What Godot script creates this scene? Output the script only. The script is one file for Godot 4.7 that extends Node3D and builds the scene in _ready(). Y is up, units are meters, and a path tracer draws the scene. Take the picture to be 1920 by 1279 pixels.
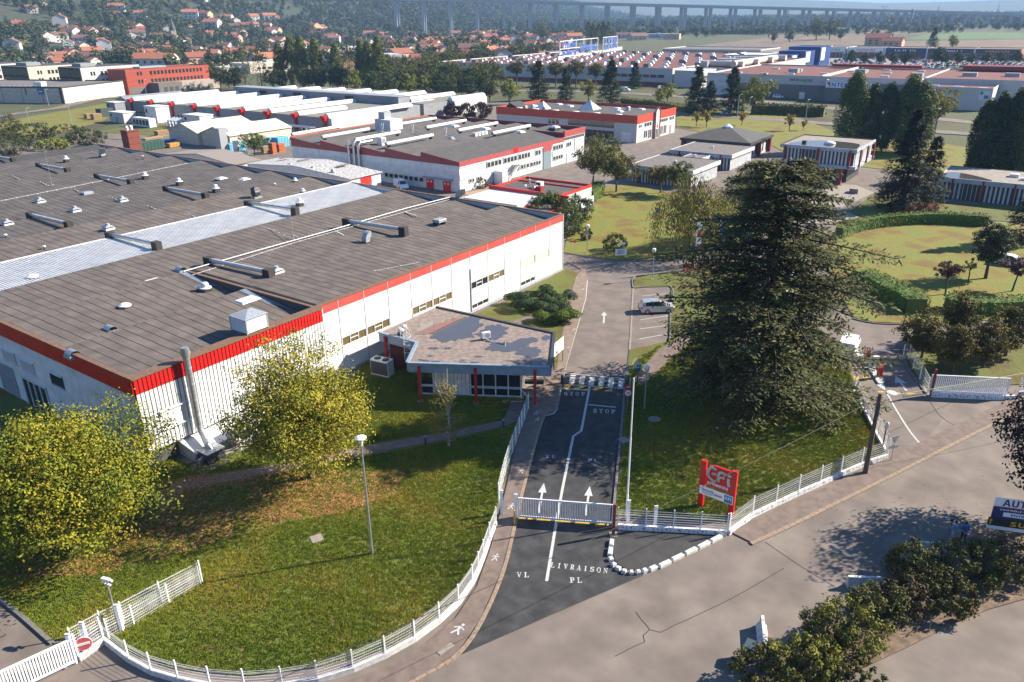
extends Node3D

# ---------------------------------------------------------------- mesh building
class Shape:
	var p := PackedVector3Array()
	var n := PackedVector3Array()
	var c := PackedColorArray()
	var t := PackedVector2Array()
	var tint := Color.WHITE
	var at := Transform3D.IDENTITY

	func tri(a: Vector3, b: Vector3, d: Vector3) -> void:      # counter-clockwise seen from outside
		a = at*a; b = at*b; d = at*d
		var m := (b - a).cross(d - a).normalized()
		for q in [a,d,b]:
			p.append(q); n.append(m); c.append(tint); t.append(Vector2.ZERO)

	func quad(a: Vector3,b: Vector3,d: Vector3,e: Vector3) -> void:
		a = at*a; b = at*b; d = at*d; e = at*e
		var m := (d - a).cross(e - b).normalized()
		var k := 0
		for q in [a,d,b,a,e,d]:
			p.append(q); n.append(m); c.append(tint)
			t.append([Vector2(0,1),Vector2(1,0),Vector2(1,1),Vector2(0,1),Vector2(0,0),Vector2(1,0)][k])
			k += 1

	func squad(a: Vector3,b: Vector3,d: Vector3,e: Vector3,na: Vector3,nb: Vector3,nd: Vector3,ne: Vector3) -> void:
		var bs := at.basis
		for q in [[a,na],[d,nd],[b,nb],[a,na],[e,ne],[d,nd]]:
			p.append(at*q[0]); n.append((bs*q[1]).normalized()); c.append(tint); t.append(Vector2.ZERO)

	func box(x0: float,y0: float,z0: float,x1: float,y1: float,z1: float) -> Shape:
		var a := Vector3(minf(x0,x1),minf(y0,y1),minf(z0,z1))
		var b := Vector3(maxf(x0,x1),maxf(y0,y1),maxf(z0,z1))
		hexa([Vector3(a.x,a.y,b.z),Vector3(b.x,a.y,b.z),Vector3(b.x,a.y,a.z),Vector3(a.x,a.y,a.z)],[Vector3(a.x,b.y,b.z),Vector3(b.x,b.y,b.z),Vector3(b.x,b.y,a.z),Vector3(a.x,b.y,a.z)])
		return self

	func cbox(x0: float, y0: float, z0: float, x1: float, y1: float, z1: float, k: float) -> Shape:   # box with its upper edges chamfered by k
		box(x0,y0,z0,x1,y1 - k,z1)
		hexa([Vector3(x0,y1 - k,z1),Vector3(x1,y1 - k,z1),Vector3(x1,y1 - k,z0),Vector3(x0,y1 - k,z0)],[Vector3(x0+k,y1,z1 - k),Vector3(x1 - k,y1,z1 - k),Vector3(x1 - k,y1,z0+k),Vector3(x0+k,y1,z0+k)])
		return self

	func hexa(l: Array, h: Array) -> Shape:   # lower and upper ring of four, counter-clockwise from above starting front left
		quad(l[0],l[1],h[1],h[0]); quad(l[1],l[2],h[2],h[1]); quad(l[2],l[3],h[3],h[2]); quad(l[3],l[0],h[0],h[3])
		quad(h[0],h[1],h[2],h[3]); quad(l[3],l[2],l[1],l[0])
		return self

	func bar(a: Vector3, b: Vector3, wide: float, high: float) -> Shape:   # a bar of rectangular section from a to b
		var f := (b - a).normalized()
		var r := f.cross(Vector3.UP)
		r = Vector3.RIGHT if r.length() < 0.01 else r.normalized()
		var s := r*wide/2.0
		var k := r.cross(f)*high/2.0
		hexa([a - s - k,a+s - k,b+s - k,b - s - k],[a - s+k,a+s+k,b+s+k,b - s+k])
		return self

	func tube(a: Vector3,b: Vector3,r0: float,r1: float,k := 8,cap := true) -> Shape:
		var f := (b - a).normalized()
		var x := f.cross(Vector3.UP if absf(f.y) < 0.95 else Vector3.RIGHT).normalized()
		var y := f.cross(x)
		for i in k:
			var d0 := x*cos(TAU*i/k)+y*sin(TAU*i/k)
			var d1 := x*cos(TAU*(i+1)/k)+y*sin(TAU*(i+1)/k)
			squad(a+d0*r0,a+d1*r0,b+d1*r1,b+d0*r1,d0,d1,d1,d0)
			if cap:
				tri(b,b+d0*r1,b+d1*r1)
				tri(a,a+d1*r0,a+d0*r0)
		return self

	func run(pts: Array,r: float,k := 8) -> Shape:
		for i in pts.size() - 1:
			tube(pts[i],pts[i+1],r,r,k,i == 0 or i == pts.size() - 2)
			if i:
				ball(pts[i],Vector3(r,r,r),6,4)
		return self

	func ball(o: Vector3,r: Vector3,k := 10,m := 6) -> Shape:
		for j in m:
			for i in k:
				var q := []
				for s in [[i,j+1],[i+1,j+1],[i+1,j],[i,j]]:
					var a: float = TAU*s[0]/k
					var e: float = PI*s[1]/m
					q.append(Vector3(sin(e)*cos(a),cos(e),-sin(e)*sin(a)))
				squad(o+q[0]*r,o+q[1]*r,o+q[2]*r,o+q[3]*r,q[0]/r,q[1]/r,q[2]/r,q[3]/r)
		return self

	func lathe(prof: Array, k := 12) -> Shape:      # profile of (radius, height) from the foot up
		for j in prof.size() - 1:
			var a: Vector2 = prof[j]
			var b: Vector2 = prof[j+1]
			var m := Vector2(b.y - a.y,a.x - b.x).normalized()
			for i in k:
				var d0 := Vector3(cos(TAU*i/k),0,-sin(TAU*i/k))
				var d1 := Vector3(cos(TAU*(i+1)/k),0,-sin(TAU*(i+1)/k))
				var u := Vector3.UP
				squad(d0*a.x+u*a.y,d1*a.x+u*a.y,d1*b.x+u*b.y,d0*b.x+u*b.y,d0*m.x+u*m.y,d1*m.x+u*m.y,d1*m.x+u*m.y,d0*m.x+u*m.y)
		return self

	func prism(poly: Array, y0: float, y1: float, under := false) -> Shape:   # a flat plate over a ground outline
		var q := PackedVector2Array(poly)
		if not Geometry2D.is_polygon_clockwise(q):
			q.reverse()
		var f := Geometry2D.triangulate_polygon(q)
		for i in range(0,f.size(),3):
			var a := q[f[i]]
			var b := q[f[i+1]]
			var d := q[f[i+2]]
			if (b - a).cross(d - a) > 0.0:
				var s := b
				b = d
				d = s
			tri(Vector3(a.x,y1,a.y),Vector3(b.x,y1,b.y),Vector3(d.x,y1,d.y))
			if under:
				tri(Vector3(a.x,y0,a.y),Vector3(d.x,y0,d.y),Vector3(b.x,y0,b.y))
		if y1 > y0:
			for i in q.size():
				var a := q[i]
				var b := q[(i+1) % q.size()]
				quad(Vector3(a.x,y0,a.y),Vector3(b.x,y0,b.y),Vector3(b.x,y1,b.y),Vector3(a.x,y1,a.y))
		return self

	func face(poly: Array, z0: float, z1: float) -> Shape:   # a plate standing upright: outline in x and y, thickness in z
		var keep := at
		at = keep*Transform3D(Basis(Vector3(1,0,0),Vector3(0,0,1),Vector3(0,-1,0)),Vector3.ZERO)
		prism(poly.map(func(s): return Vector2(s.x,-s.y)),z0,z1,true)
		at = keep
		return self

	func mesh() -> ArrayMesh:
		var a := []
		a.resize(Mesh.ARRAY_MAX)
		a[Mesh.ARRAY_VERTEX] = p; a[Mesh.ARRAY_NORMAL] = n; a[Mesh.ARRAY_COLOR] = c; a[Mesh.ARRAY_TEX_UV] = t
		var m := ArrayMesh.new()
		m.add_surface_from_arrays(Mesh.PRIMITIVE_TRIANGLES,a)
		return m

func S() -> Shape: return Shape.new()
# -------- naming and tagging
var taken := {}
var rng := RandomNumberGenerator.new()

func v(x: float,y: float,z: float) -> Vector3: return Vector3(x,y,z)
func w(x: float,z: float) -> Vector2: return Vector2(x,z)
func g3(q: Vector2,y := 0.0) -> Vector3: return Vector3(q.x,y,q.y)

func numbered(called: String) -> String:
	taken[called] = taken.get(called,-1)+1
	return called if taken[called] == 0 else "%s_%03d" % [called,taken[called]]

func tag(o: Node,label: String,category: String,group := "") -> Node:
	o.set_meta("label",label); o.set_meta("category",category)
	if group:
		o.set_meta("group",group)
	return o

func thing(called: String,label: String,category: String,where := Vector3.ZERO,turn := 0.0,group := "") -> Node3D:
	var o := Node3D.new()
	o.name = numbered(called)
	add_child(o)
	o.position = where; o.rotation_degrees.y = turn
	tag(o,label,category,group)
	return o

func part(called: String,s,m: Material,parent: Node,where := Vector3.ZERO,turn := Vector3.ZERO) -> MeshInstance3D:
	var o := MeshInstance3D.new()
	o.mesh = s.mesh() if s is Shape else s
	o.material_override = m
	o.name = called
	parent.add_child(o,true)
	o.position = where; o.rotation_degrees = turn
	return o

func stuff(o: Node) -> Node:
	o.set_meta("kind","stuff")
	return o

func setting(called: String,s,m: Material,where := Vector3.ZERO) -> MeshInstance3D:
	var o := part(numbered(called),s,m,self,where)
	o.set_meta("kind","structure")
	return o

func single(called: String,s,m: Material,label: String,category: String,where := Vector3.ZERO,turn := 0.0,group := "") -> MeshInstance3D:
	var o := part(numbered(called),s,m,self,where,Vector3(0,turn,0))
	tag(o,label,category,group)
	return o

func copy(o: Node3D,where: Vector3,turn: float,label := "",grow := 1.0,called := "") -> Node3D:
	var c: Node3D = o.duplicate()
	var base := String(o.name).rstrip("0123456789").trim_suffix("_") if called == "" else called
	c.name = numbered(base)
	add_child(c)
	c.position = where; c.rotation_degrees.y = turn; c.scale = Vector3.ONE*grow
	if label:
		c.set_meta("label",label)
	return c

# ---------------------------------------------------------------- materials
func noise_map(freq: float,from: float,to: float,seed_at: int,side := 256,oct := 4,kind := FastNoiseLite.TYPE_SIMPLEX_SMOOTH) -> NoiseTexture2D:
	var f := FastNoiseLite.new()
	f.seed = seed_at; f.frequency = freq; f.fractal_octaves = oct; f.noise_type = kind
	var t := NoiseTexture2D.new()
	t.width = side; t.height = side; t.seamless = true; t.noise = f
	var gr := Gradient.new()
	gr.set_color(0,Color(from,from,from)); gr.set_color(1,Color(to,to,to))
	t.color_ramp = gr
	return t

func ramp_map(freq: float, stops: Array, seed_at: int, side := 512, oct := 5) -> NoiseTexture2D:   # stops: [place, linear colour]
	var t := noise_map(freq,0,1,seed_at,side,oct)
	var gr := Gradient.new()
	gr.offsets = PackedFloat32Array(stops.map(func(s): return s[0]))
	gr.colors = PackedColorArray(stops.map(func(s): return Color(s[1],s[2],s[3]).linear_to_srgb()))
	t.color_ramp = gr
	return t

func lin(r: float,g: float,b: float) -> Color: return Color(r,g,b).linear_to_srgb()

var grain: NoiseTexture2D
var blotch: NoiseTexture2D
var speck: NoiseTexture2D
var bump: NoiseTexture2D

func mat(col: Color, rough := 0.8, tex: Texture2D = null, size := 1.0, metal := 0.0) -> StandardMaterial3D:   # col is linear; tex modulates it over size metres
	var m := StandardMaterial3D.new()
	m.albedo_color = col.linear_to_srgb(); m.roughness = rough; m.metallic = metal
	if tex:
		m.albedo_texture = tex; m.uv1_triplanar = true; m.uv1_world_triplanar = true
		m.uv1_scale = Vector3.ONE/size
	return m

func detail(m: StandardMaterial3D, tex: Texture2D, size: float) -> StandardMaterial3D:   # a second, multiplied pattern
	m.detail_enabled = true; m.detail_albedo = tex; m.detail_blend_mode = BaseMaterial3D.BLEND_MODE_MUL
	m.detail_uv_layer = BaseMaterial3D.DETAIL_UV_2; m.uv2_triplanar = true; m.uv2_world_triplanar = true
	m.uv2_scale = Vector3.ONE/size
	return m

func relief(m: StandardMaterial3D,tex: Texture2D,cm: float) -> StandardMaterial3D:
	m.heightmap_enabled = true; m.heightmap_texture = tex; m.heightmap_scale = cm
	return m

func tinted(rough := 0.8, through := 0.0) -> StandardMaterial3D:   # takes the vertex colours
	var m := StandardMaterial3D.new()
	m.vertex_color_use_as_albedo = true; m.roughness = rough
	if through > 0.0:
		m.backlight_enabled = true; m.backlight = Color(through,through,through)
		m.metallic_specular = 0.3
	return m

func glass(col := Color(0.02,0.025,0.03)) -> StandardMaterial3D:
	var m := mat(col,0.08)
	m.metallic_specular = 0.6
	return m

var C := {}

# ---------------------------------------------------------------- setting
func rise(x: float, z: float) -> float:          # height of the land: flat plain, a wooded slope to the left, low hills far away
	var s := (x+400.0)*-0.953+(z+620.0)*-0.304
	var k := smoothstep(-40.0,760.0,s)
	var y := 150.0*k
	y += 12.0*k*sin(x*0.006+z*0.004)+7.0*k*sin(x*0.017 - z*0.013)
	var far := Vector2(x,z).length()
	y += smoothstep(5200.0,8000.0,far)*(110.0+26.0*sin(x*0.0011)+14.0*sin(x*0.0031+1.0))
	return y

func strip(pts: Array,wide: float,y: float,s: Shape = null) -> Shape:
	if s == null:
		s = S()
	for i in pts.size() - 1:
		var a: Vector2 = pts[i]
		var b: Vector2 = pts[i+1]
		var da := (b - a).normalized()
		var na: Vector2 = (da+((a - pts[i - 1]).normalized() if i else da)).normalized().orthogonal()
		var nb: Vector2 = (da+((pts[i+2] - b).normalized() if i < pts.size() - 2 else da)).normalized().orthogonal()
		na *= wide/2.0/maxf(0.4,na.dot(da.orthogonal())); nb *= wide/2.0/maxf(0.4,nb.dot(da.orthogonal()))
		s.quad(g3(a - na,y),g3(a+na,y),g3(b+nb,y),g3(b - nb,y))
	return s

func curve(pts: Array, each := 1.0) -> Array:     # a smooth line through the points
	var c := Curve2D.new()
	for i in pts.size():
		var d: Vector2 = (pts[mini(i+1,pts.size() - 1)] - pts[maxi(i - 1,0)])/6.0
		c.add_point(pts[i],-d,d)
	c.bake_interval = each
	return Array(c.tessellate_even_length(4,each))

func kerb(pts: Array, wide: float, high: float, label: String, m: Material, each := 1.0) -> void:   # kerb stones laid end to end
	var o := thing("kerb",label,"kerb")
	var c := curve(pts,each)
	for i in c.size() - 1:
		var a: Vector2 = c[i]
		var b: Vector2 = c[i+1]
		var d := (b - a).normalized()*0.012
		var s := S()
		var n := (b - a).normalized().orthogonal()*wide/2.0
		var l := [g3(a+d - n,-0.1),g3(b - d - n,-0.1),g3(b - d+n,-0.1),g3(a+d+n,-0.1)]
		l.reverse()
		var k := l.map(func(q): return q+Vector3(0,high+0.1,0))
		s.hexa(l,k)
		part("kerb_stone",s,m,o)

func lawn(poly: Array,y := 0.08,m: Material = null,called := "lawn") -> void:
	setting(called,S().prism(poly,-0.05,y),m if m else C.grass)

func letters(text: String,a: Vector3,b: Vector3,tall: float,m: Material,parent: Node,called := "letter",spread := true) -> void:
	# painted letters lying on the road, the foot of the line running from a to b; each letter a mesh of its own
	var f := SystemFont.new()
	f.font_names = PackedStringArray(["Droid Serif"]); f.font_weight = 700
	var d := (b - a)/text.length()
	for i in text.length():
		if text[i] == " ":
			continue
		var t := TextMesh.new()
		t.text = text[i]; t.font = f; t.font_size = 32; t.pixel_size = 0.01; t.depth = 0.01; t.curve_step = 2.0
		var o := part(called,t,m,parent)
		var across := d.normalized()
		var up := Vector3.UP.cross(across)
		var size := t.get_aabb().size
		var wide := d.length()*(0.62 if text[i] != "I" else 0.35)
		o.transform = Transform3D(Basis(across*wide/maxf(size.x,0.01),up*tall/maxf(size.y,0.01),Vector3.UP*0.5),a+d*(i+0.5)+up*tall*0.5)

func arrow(s: Shape,foot: Vector2,tip: Vector2,stem: float,head_w: float,head_l: float,y: float) -> void:
	var d := (tip - foot).normalized()
	var n := Vector2(-d.y,d.x)
	var k := tip - d*head_l
	strip([foot,k],stem,y,s)
	s.prism([tip,k+n*head_w/2.0,k - n*head_w/2.0],y,y)

func walker(s: Shape, o: Vector2, dirv: Vector2, size: float, y: float) -> void:      # painted pedestrian
	var n := Vector2(-dirv.y,dirv.x)
	var q := func(x: float,z: float) -> Vector2: return o+n*x*size+dirv*z*size
	strip([q.call(0,0.45),q.call(0.03,0.75)],0.16*size,y,s)
	strip([q.call(0.0,0.45),q.call(-0.22,0.0)],0.11*size,y,s)
	strip([q.call(0.02,0.45),q.call(0.25,0.08)],0.11*size,y,s)
	strip([q.call(0.0,0.72),q.call(-0.3,0.5)],0.08*size,y,s)
	strip([q.call(0.05,0.72),q.call(0.33,0.55)],0.08*size,y,s)
	var c := []
	for i in 8:
		c.append(q.call(0.06+0.1*cos(TAU*i/8),0.9+0.1*sin(TAU*i/8)))
	s.prism(c,y,y)

func paint_materials() -> void:
	grain = noise_map(0.09,0.72,1.0,11,256,3)
	blotch = noise_map(0.012,0.8,1.0,5,512,5)
	speck = noise_map(0.3,0.74,1.0,7,256,2)
	bump = noise_map(0.06,0.0,1.0,21,256,4)
	C.asphalt = relief(detail(mat(Color(0.245,0.2,0.172),0.9,blotch,17.0),speck,1.9),speck,0.4)
	C.road = relief(detail(mat(Color(0.285,0.235,0.203),0.9,noise_map(0.011,0.74,1.0,31,512,6),23.0),speck,2.3),speck,0.4)
	C.new_asphalt = relief(detail(mat(Color(0.075,0.074,0.078),0.85,noise_map(0.012,0.55,1.0,61,512,5),9.0),speck,1.7),speck,0.3)
	C.dark_asphalt = relief(detail(mat(Color(0.062,0.06,0.06),0.85,blotch,7.0),speck,1.7),speck,0.3)
	C.walk = relief(detail(mat(Color(0.25,0.185,0.155),0.9,blotch,6.0),speck,1.1),speck,0.3)
	C.walk2 = relief(detail(mat(Color(0.33,0.245,0.19),0.9,blotch,5.0),speck,1.1),speck,0.3)
	C.concrete = detail(mat(Color(0.42,0.37,0.31),0.9,blotch,3.0),grain,0.7)
	C.kerbstone = detail(mat(Color(0.42,0.31,0.22),0.9,blotch,2.0),grain,0.5)
	C.greykerb = detail(mat(Color(0.26,0.24,0.22),0.9,blotch,2.0),grain,0.5)
	C.line = detail(mat(Color(0.8,0.8,0.79),0.8,noise_map(0.05,0.72,1.0,91,256,4),2.0),speck,1.3)
	C.yellow_line = mat(Color(0.75,0.46,0.06),0.8,noise_map(0.05,0.6,1.0,92,256,4),2.0)
	var lawn_map := ramp_map(0.010,[[0.0,0.62,0.42,0.5],[0.32,0.78,0.66,0.62],[0.52,0.86,0.9,0.8],[0.72,0.7,0.9,0.8],[1.0,0.95,0.84,0.95]],77)
	C.grass = relief(detail(mat(Color(0.23,0.235,0.028),0.95,lawn_map,33.0),noise_map(0.07,0.42,1.0,41,512,4),5.0),noise_map(0.16,0,1,42,256,3),4.0)
	C.grass_dry = relief(detail(mat(Color(0.33,0.29,0.035),0.95,lawn_map,41.0),noise_map(0.07,0.5,1.0,43,512,4),6.0),noise_map(0.16,0,1,42,256,3),4.0)
	C.meadow = detail(mat(Color(0.13,0.135,0.04),0.95,lawn_map,140.0),noise_map(0.05,0.5,1.0,44,512,4),25.0)
	C.plough = detail(mat(Color(0.25,0.175,0.11),0.95,noise_map(0.012,0.75,1.0,45,512,4),160.0),noise_map(0.06,0.75,1.0,46,256,3),14.0)
	C.crop = mat(Color(0.09,0.16,0.04),0.95,noise_map(0.02,0.75,1.0,47,256,4),90.0)

func make_setting() -> void:
	# one sheet of land out to the horizon
	var s := S()
	var rings := [0.0,60.0,140.0,240.0,320.0,400.0]
	while rings[-1] < 9000.0:
		rings.append(rings[-1]*1.09)
	var hgt := func(r: float,a: float) -> Vector3:
		var x := r*sin(a)
		var z := -r*cos(a)
		return Vector3(x,rise(x,z) - 0.06,z)
	var hill := S()
	for i in rings.size() - 1:
		for j in 120:
			var a := TAU*j/120.0
			var b := TAU*(j+1)/120.0
			(hill if rise(rings[i]*sin(a),-rings[i]*cos(a)) > 2.0 and rings[i] < 5000.0 else s).quad(hgt.call(rings[i],a),hgt.call(rings[i],b),hgt.call(rings[i+1],b),hgt.call(rings[i+1],a))
	setting("ground",s,C.meadow)
	setting("hills",hill,C.forest_floor)
	# the works' own asphalt, the street, the new driveway
	setting("campus_asphalt",S().prism([w(-77.2,-59.48),w(-32.27,-35.77),w(-26.76,-34.58),w(-24.36,-33.18),w(-23.33,-34.15),w(-15.52,-30.82),w(-7.8,-32.06),w(-2.91,-33.12),w(8.23,-39.39),w(14.82,-43.61),w(16.32,-42.77),w(30.6,-51.73),w(40.29,-57.8),w(46.05,-63.63),w(54.53,-69.8),w(69.53,-82.43),w(91.98,-125.45),w(95.54,-262.82),w(29.95,-310.8),w(-61.05,-365.72),w(-123.12,-350.17),w(-130.25,-258.67),w(-153.45,-205.35)],0.0,0.0),C.asphalt)
	setting("street",S().prism([w(-38.32,-27.3),w(-27.85,-31.55),w(-24.04,-34.98),w(-15.76,-31.53),w(-7.84,-32.33),w(-3.07,-33.36),w(8.16,-39.8),w(14.43,-43.79),w(16.05,-43.35),w(30.97,-52.5),w(41.22,-63.77),w(46.05,-63.63),w(87.32,-88.98),w(84.59,-67.64),w(26.5,-17.72),w(-23.38,-15.04)],0.004,0.004),C.road)
	setting("yard_apron",S().prism([w(-40.73,-40.39),w(-33.06,-39.09),w(-26.7,-34.53),w(-24.46,-33.37),w(-25.21,-29.94),w(-35.68,-27.26)],0.008,0.008),C.asphalt)
	setting("driveway",S().prism([w(5.06,-70.07),w(10.99,-69.15),w(11.14,-67.94),w(9.42,-59.08),w(8.08,-52.27),w(6.73,-44.13),w(6.34,-42.13),w(6.4,-40.88),w(6.97,-40.03),w(8.16,-39.8),w(2.34,-36.51),w(-3.07,-33.36),w(-1.95,-35.88),w(-0.71,-40.33),w(0.06,-45.19),w(0.93,-50.92),w(2.85,-61),w(3.76,-61.98),w(4.36,-65.6)],0.010,0.010),C.new_asphalt)
	setting("island",S().prism([w(6.89,-44.25),w(6.48,-42.07),w(6.61,-40.92),w(7.15,-40.33),w(8.22,-40.16),w(10.35,-41.22),w(14.25,-43.8),w(14.58,-44.09)],0.0,0.06),C.dark_asphalt)
	# footway along the drive and the street
	setting("footway",S().prism([w(1.14,-63.09),w(2.66,-61.01),w(1.63,-55.26),w(0.76,-50.78),w(-0.09,-45.13),w(-0.88,-40.28),w(-2.11,-35.92),w(-3.31,-33.41),w(-4.88,-31.98),w(-7.5,-30.24),w(-12.49,-28.13),w(-21.25,-27.05),w(-24.09,-29.92),w(-22.54,-31.28),w(-18.68,-30.24),w(-13.86,-30.03),w(-10.41,-30.73),w(-6.72,-32.69),w(-5.09,-34.16),w(-3.54,-36.12),w(-2.37,-38.9),w(-1.61,-42.57),w(-0.93,-47.12),w(-0.04,-53.89)],-0.05,0.10),C.walk)
	setting("footway",S().prism([w(1.14,-63.09),w(1.99,-67.15),w(3.68,-70.11),w(4.5,-71.35),w(5.37,-78.29),w(7.04,-90.12),w(8.81,-100.61),w(9.82,-103.92),w(8.01,-107.81),w(8.97,-108.29),w(10.41,-104.63),w(10.33,-100.54),w(9.32,-91.98),w(5.51,-71.97),w(4.73,-67.42),w(3.77,-62.19),w(2.66,-61.01)],-0.05,0.095),C.walk2)
	setting("footway_street",S().prism([w(14.8,-44.08),w(15.92,-42.89),w(19.14,-44.78),w(30.19,-51.74),w(40.55,-58.26),w(70.63,-76.1),w(75.46,-82.21),w(29.59,-53.17)],-0.05,0.09),C.walk)
	kerb([w(4.34,-65.15),w(3.77,-62.19),w(2.75,-60.91),w(0.88,-50.7),w(0.02,-45),w(-0.77,-40.18),w(-2.01,-35.83),w(-3.22,-33.33),w(-4.87,-31.87),w(-7.49,-30.13),w(-11.03,-28.67)],0.22,0.115,"tan concrete kerb between dark driveway and footway",C.kerbstone,1.0)
	kerb([w(15.87,-42.72),w(19.08,-44.59),w(24.51,-47.96),w(30.05,-51.43),w(40.39,-57.98),w(51.58,-64.57)],0.3,0.105,"pale kerb of the street footway below the white fence",C.kerbstone,1.0)
	kerb([w(11,-68.42),w(9.91,-62.02),w(8.16,-52.27),w(6.84,-45.04)],0.2,0.12,"low kerb between driveway and the cedar lawn",C.greykerb,1.0)
	kerb([w(11.32,-69.26),w(12.65,-76.56),w(13.97,-84.42),w(15.83,-95.64)],0.2,0.05,"flush concrete kerb between road and parking bays",C.concrete,1.0)
	kerb([w(-35.17,-40.28),w(-30.8,-37.53),w(-26.59,-34.49)],0.25,0.14,"weathered kerb beside the lawn near the sliding gate",C.greykerb,1.0)
	kerb([w(15.86,-95.86),w(16.52,-99.82),w(18.68,-101.13),w(25.39,-103.49)],0.16,0.13,"curved kerb at corner by the globe street lamp",C.greykerb,1.0)
	kerb([w(15.83,-95.64),w(20.77,-96.09),w(18.82,-85.99),w(17.17,-77.74)],0.16,0.13,"kerb round the parking bays beside silver car",C.greykerb,1.0)
	kerb([w(7.85,-112.45),w(10.41,-110.66),w(14.85,-108.3),w(20.18,-107.8),w(26.63,-109.11)],0.16,0.12,"kerb along the lawn island at road bend",C.greykerb,1.0)
	kerb([w(39.44,-83.85),w(41.41,-82.26),w(44.85,-81.81),w(49.27,-82.15)],0.16,0.13,"kerb of the ring road below the laurel hedge",C.greykerb,1.0)
	kerb([w(41.19,-74.91),w(42.59,-77.04),w(43.84,-78.2)],0.14,0.12,"short kerb at corner beside right gate fence",C.greykerb,0.8)
	kerb([w(41.19,-74.91),w(39.54,-70.27),w(38.49,-64.61)],0.14,0.12,"kerb along the grass beside entrance lane",C.greykerb,0.8)
	# lawns
	lawn([w(-76.22,-58.55),w(-34.99,-40.54),w(-26.73,-34.7),w(-25.86,-34.81),w(-24.52,-35.72),w(-22.17,-33.93),w(-18.73,-32.51),w(-14.45,-31.95),w(-10.8,-32.49),w(-7.45,-33.68),w(-4.91,-35.49),w(-3.52,-37.48),w(-2.31,-40.16),w(-1.71,-44.01),w(-1.02,-48.81),w(-0.21,-54.06),w(1.06,-61.75),w(1.93,-64.89),w(-10.34,-71.81),w(-14.81,-76.02),w(-17.32,-61.75),w(-23.39,-55.47),w(-26.15,-53.73),w(-52.12,-71.81),w(-88.08,-81.42)])
	lawn([w(11.31,-69.14),w(13.33,-74),w(19.88,-81.22),w(30.46,-75.26),w(35.2,-75.11),w(32.2,-65.13),w(30.17,-55.65),w(29.73,-53.49),w(15.09,-45.17),w(10.41,-45.77),w(7.17,-46.1),w(8.33,-52.26),w(10.1,-62.01)])
	lawn([w(12.44,-75.56),w(16.94,-77.75),w(12.7,-73.47),w(11.41,-69.88)],0.085)
	lawn([w(15.93,-95.85),w(16.56,-99.59),w(18.72,-100.89),w(25.34,-103.25),w(34.71,-104.83),w(38.43,-98.23),w(39.1,-88.91),w(27.54,-80.63),w(19.99,-81.7),w(17.31,-77.88),w(20.84,-96.09)])
	lawn([w(7.87,-112.74),w(9.82,-126.17),w(14.66,-139.25),w(19.05,-159.28),w(25.02,-162.71),w(31.09,-153.36),w(44.33,-144.04),w(40.57,-124.6),w(30.18,-110.87),w(25.92,-109.41),w(20.22,-108.06),w(14.88,-108.56),w(10.44,-110.94)],0.08,C.grass_dry)
	lawn([w(46.33,-111.81),w(51.34,-120.71),w(58.6,-125.77),w(66.49,-127.5),w(79.93,-127.52),w(90.86,-123.75),w(72.1,-89.57),w(57.59,-82.85),w(49.43,-82.47),w(45,-82.13),w(41.55,-82.59),w(39.69,-84.01),w(43.06,-99.18)],0.08,C.grass_dry)
	lawn([w(50.42,-127.62),w(61.79,-137.86),w(71.31,-150.89),w(81.2,-141.89),w(90.64,-137.9),w(97.92,-135.82),w(91.13,-125.49),w(80.33,-128.23),w(66.83,-128.21),w(56.86,-125.86)],0.085)
	lawn([w(-4.9,-86.14),w(0.07,-92.34),w(7.01,-103.06),w(7.78,-104.5),w(9.76,-101.51),w(8.78,-95.08),w(6.18,-78.26),w(5.17,-70.07),w(4.18,-69.48),w(4.47,-76.83),w(4.38,-79.54)])
	lawn([w(41.41,-74.9),w(44.07,-78.19),w(45.79,-77.68),w(53.02,-75.23),w(61.46,-79.45),w(59.35,-68.41),w(49.2,-66.34),w(39.1,-64.93),w(39.7,-70.26)],0.08)
	lawn([w(-178.02,-263.18),w(-179.25,-302.63),w(-174.71,-329.2),w(-171.96,-349.62),w(-150.07,-304.51),w(-143.82,-283.2),w(-144.93,-253.89),w(-164.36,-241.87)],0.08,C.grass_dry)
	lawn([w(-133.4,-255.25),w(-127.31,-267.46),w(-117.22,-273.3),w(-108.14,-260.37),w(-106.7,-243.41),w(-115.24,-248.78)],0.08)
	lawn([w(51.82,-247.49),w(62.3,-297.9),w(81.46,-295.68),w(96.97,-266.95),w(96.22,-237.28),w(113.54,-214.61),w(126.02,-184.29),w(108.78,-157.3),w(92.03,-166.93),w(69.76,-188.53),w(69.82,-213.6)],0.08,C.grass_dry)
	lawn([w(19.97,-204.31),w(26.49,-212.59),w(29.89,-218.9),w(27.9,-191.69),w(27,-176.38),w(19.62,-174.97)],0.08)
	# painted roof-top of the paths
	setting("garden_path",S().prism([w(-26.55,-48.36),w(-26.09,-51.18),w(-20.44,-52.95),w(-15,-55.26),w(-6.04,-58.28),w(-0.84,-60.32),w(-0.17,-64.19),w(1.16,-64.15),w(0.47,-60.28),w(-0.65,-59.35),w(-5.72,-57.1),w(-14.52,-54.01),w(-19.72,-51.93),w(-25.01,-49.99),w(-25.54,-47.33)],0.02,0.10),C.walk)
	setting("footpath",S().prism([w(11.83,-68.39),w(15.52,-75.32),w(19.65,-80.11),w(19.62,-77.81),w(16.76,-73.89),w(12.57,-67.19)],0.02,0.105),C.walk)
	setting("garden_path",S().prism([w(-1.51,-82.94),w(2.58,-86.58),w(5.99,-90.16),w(6,-88.27),w(2.86,-85.16),w(0.02,-82.4)],0.02,0.105),C.walk)
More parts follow.
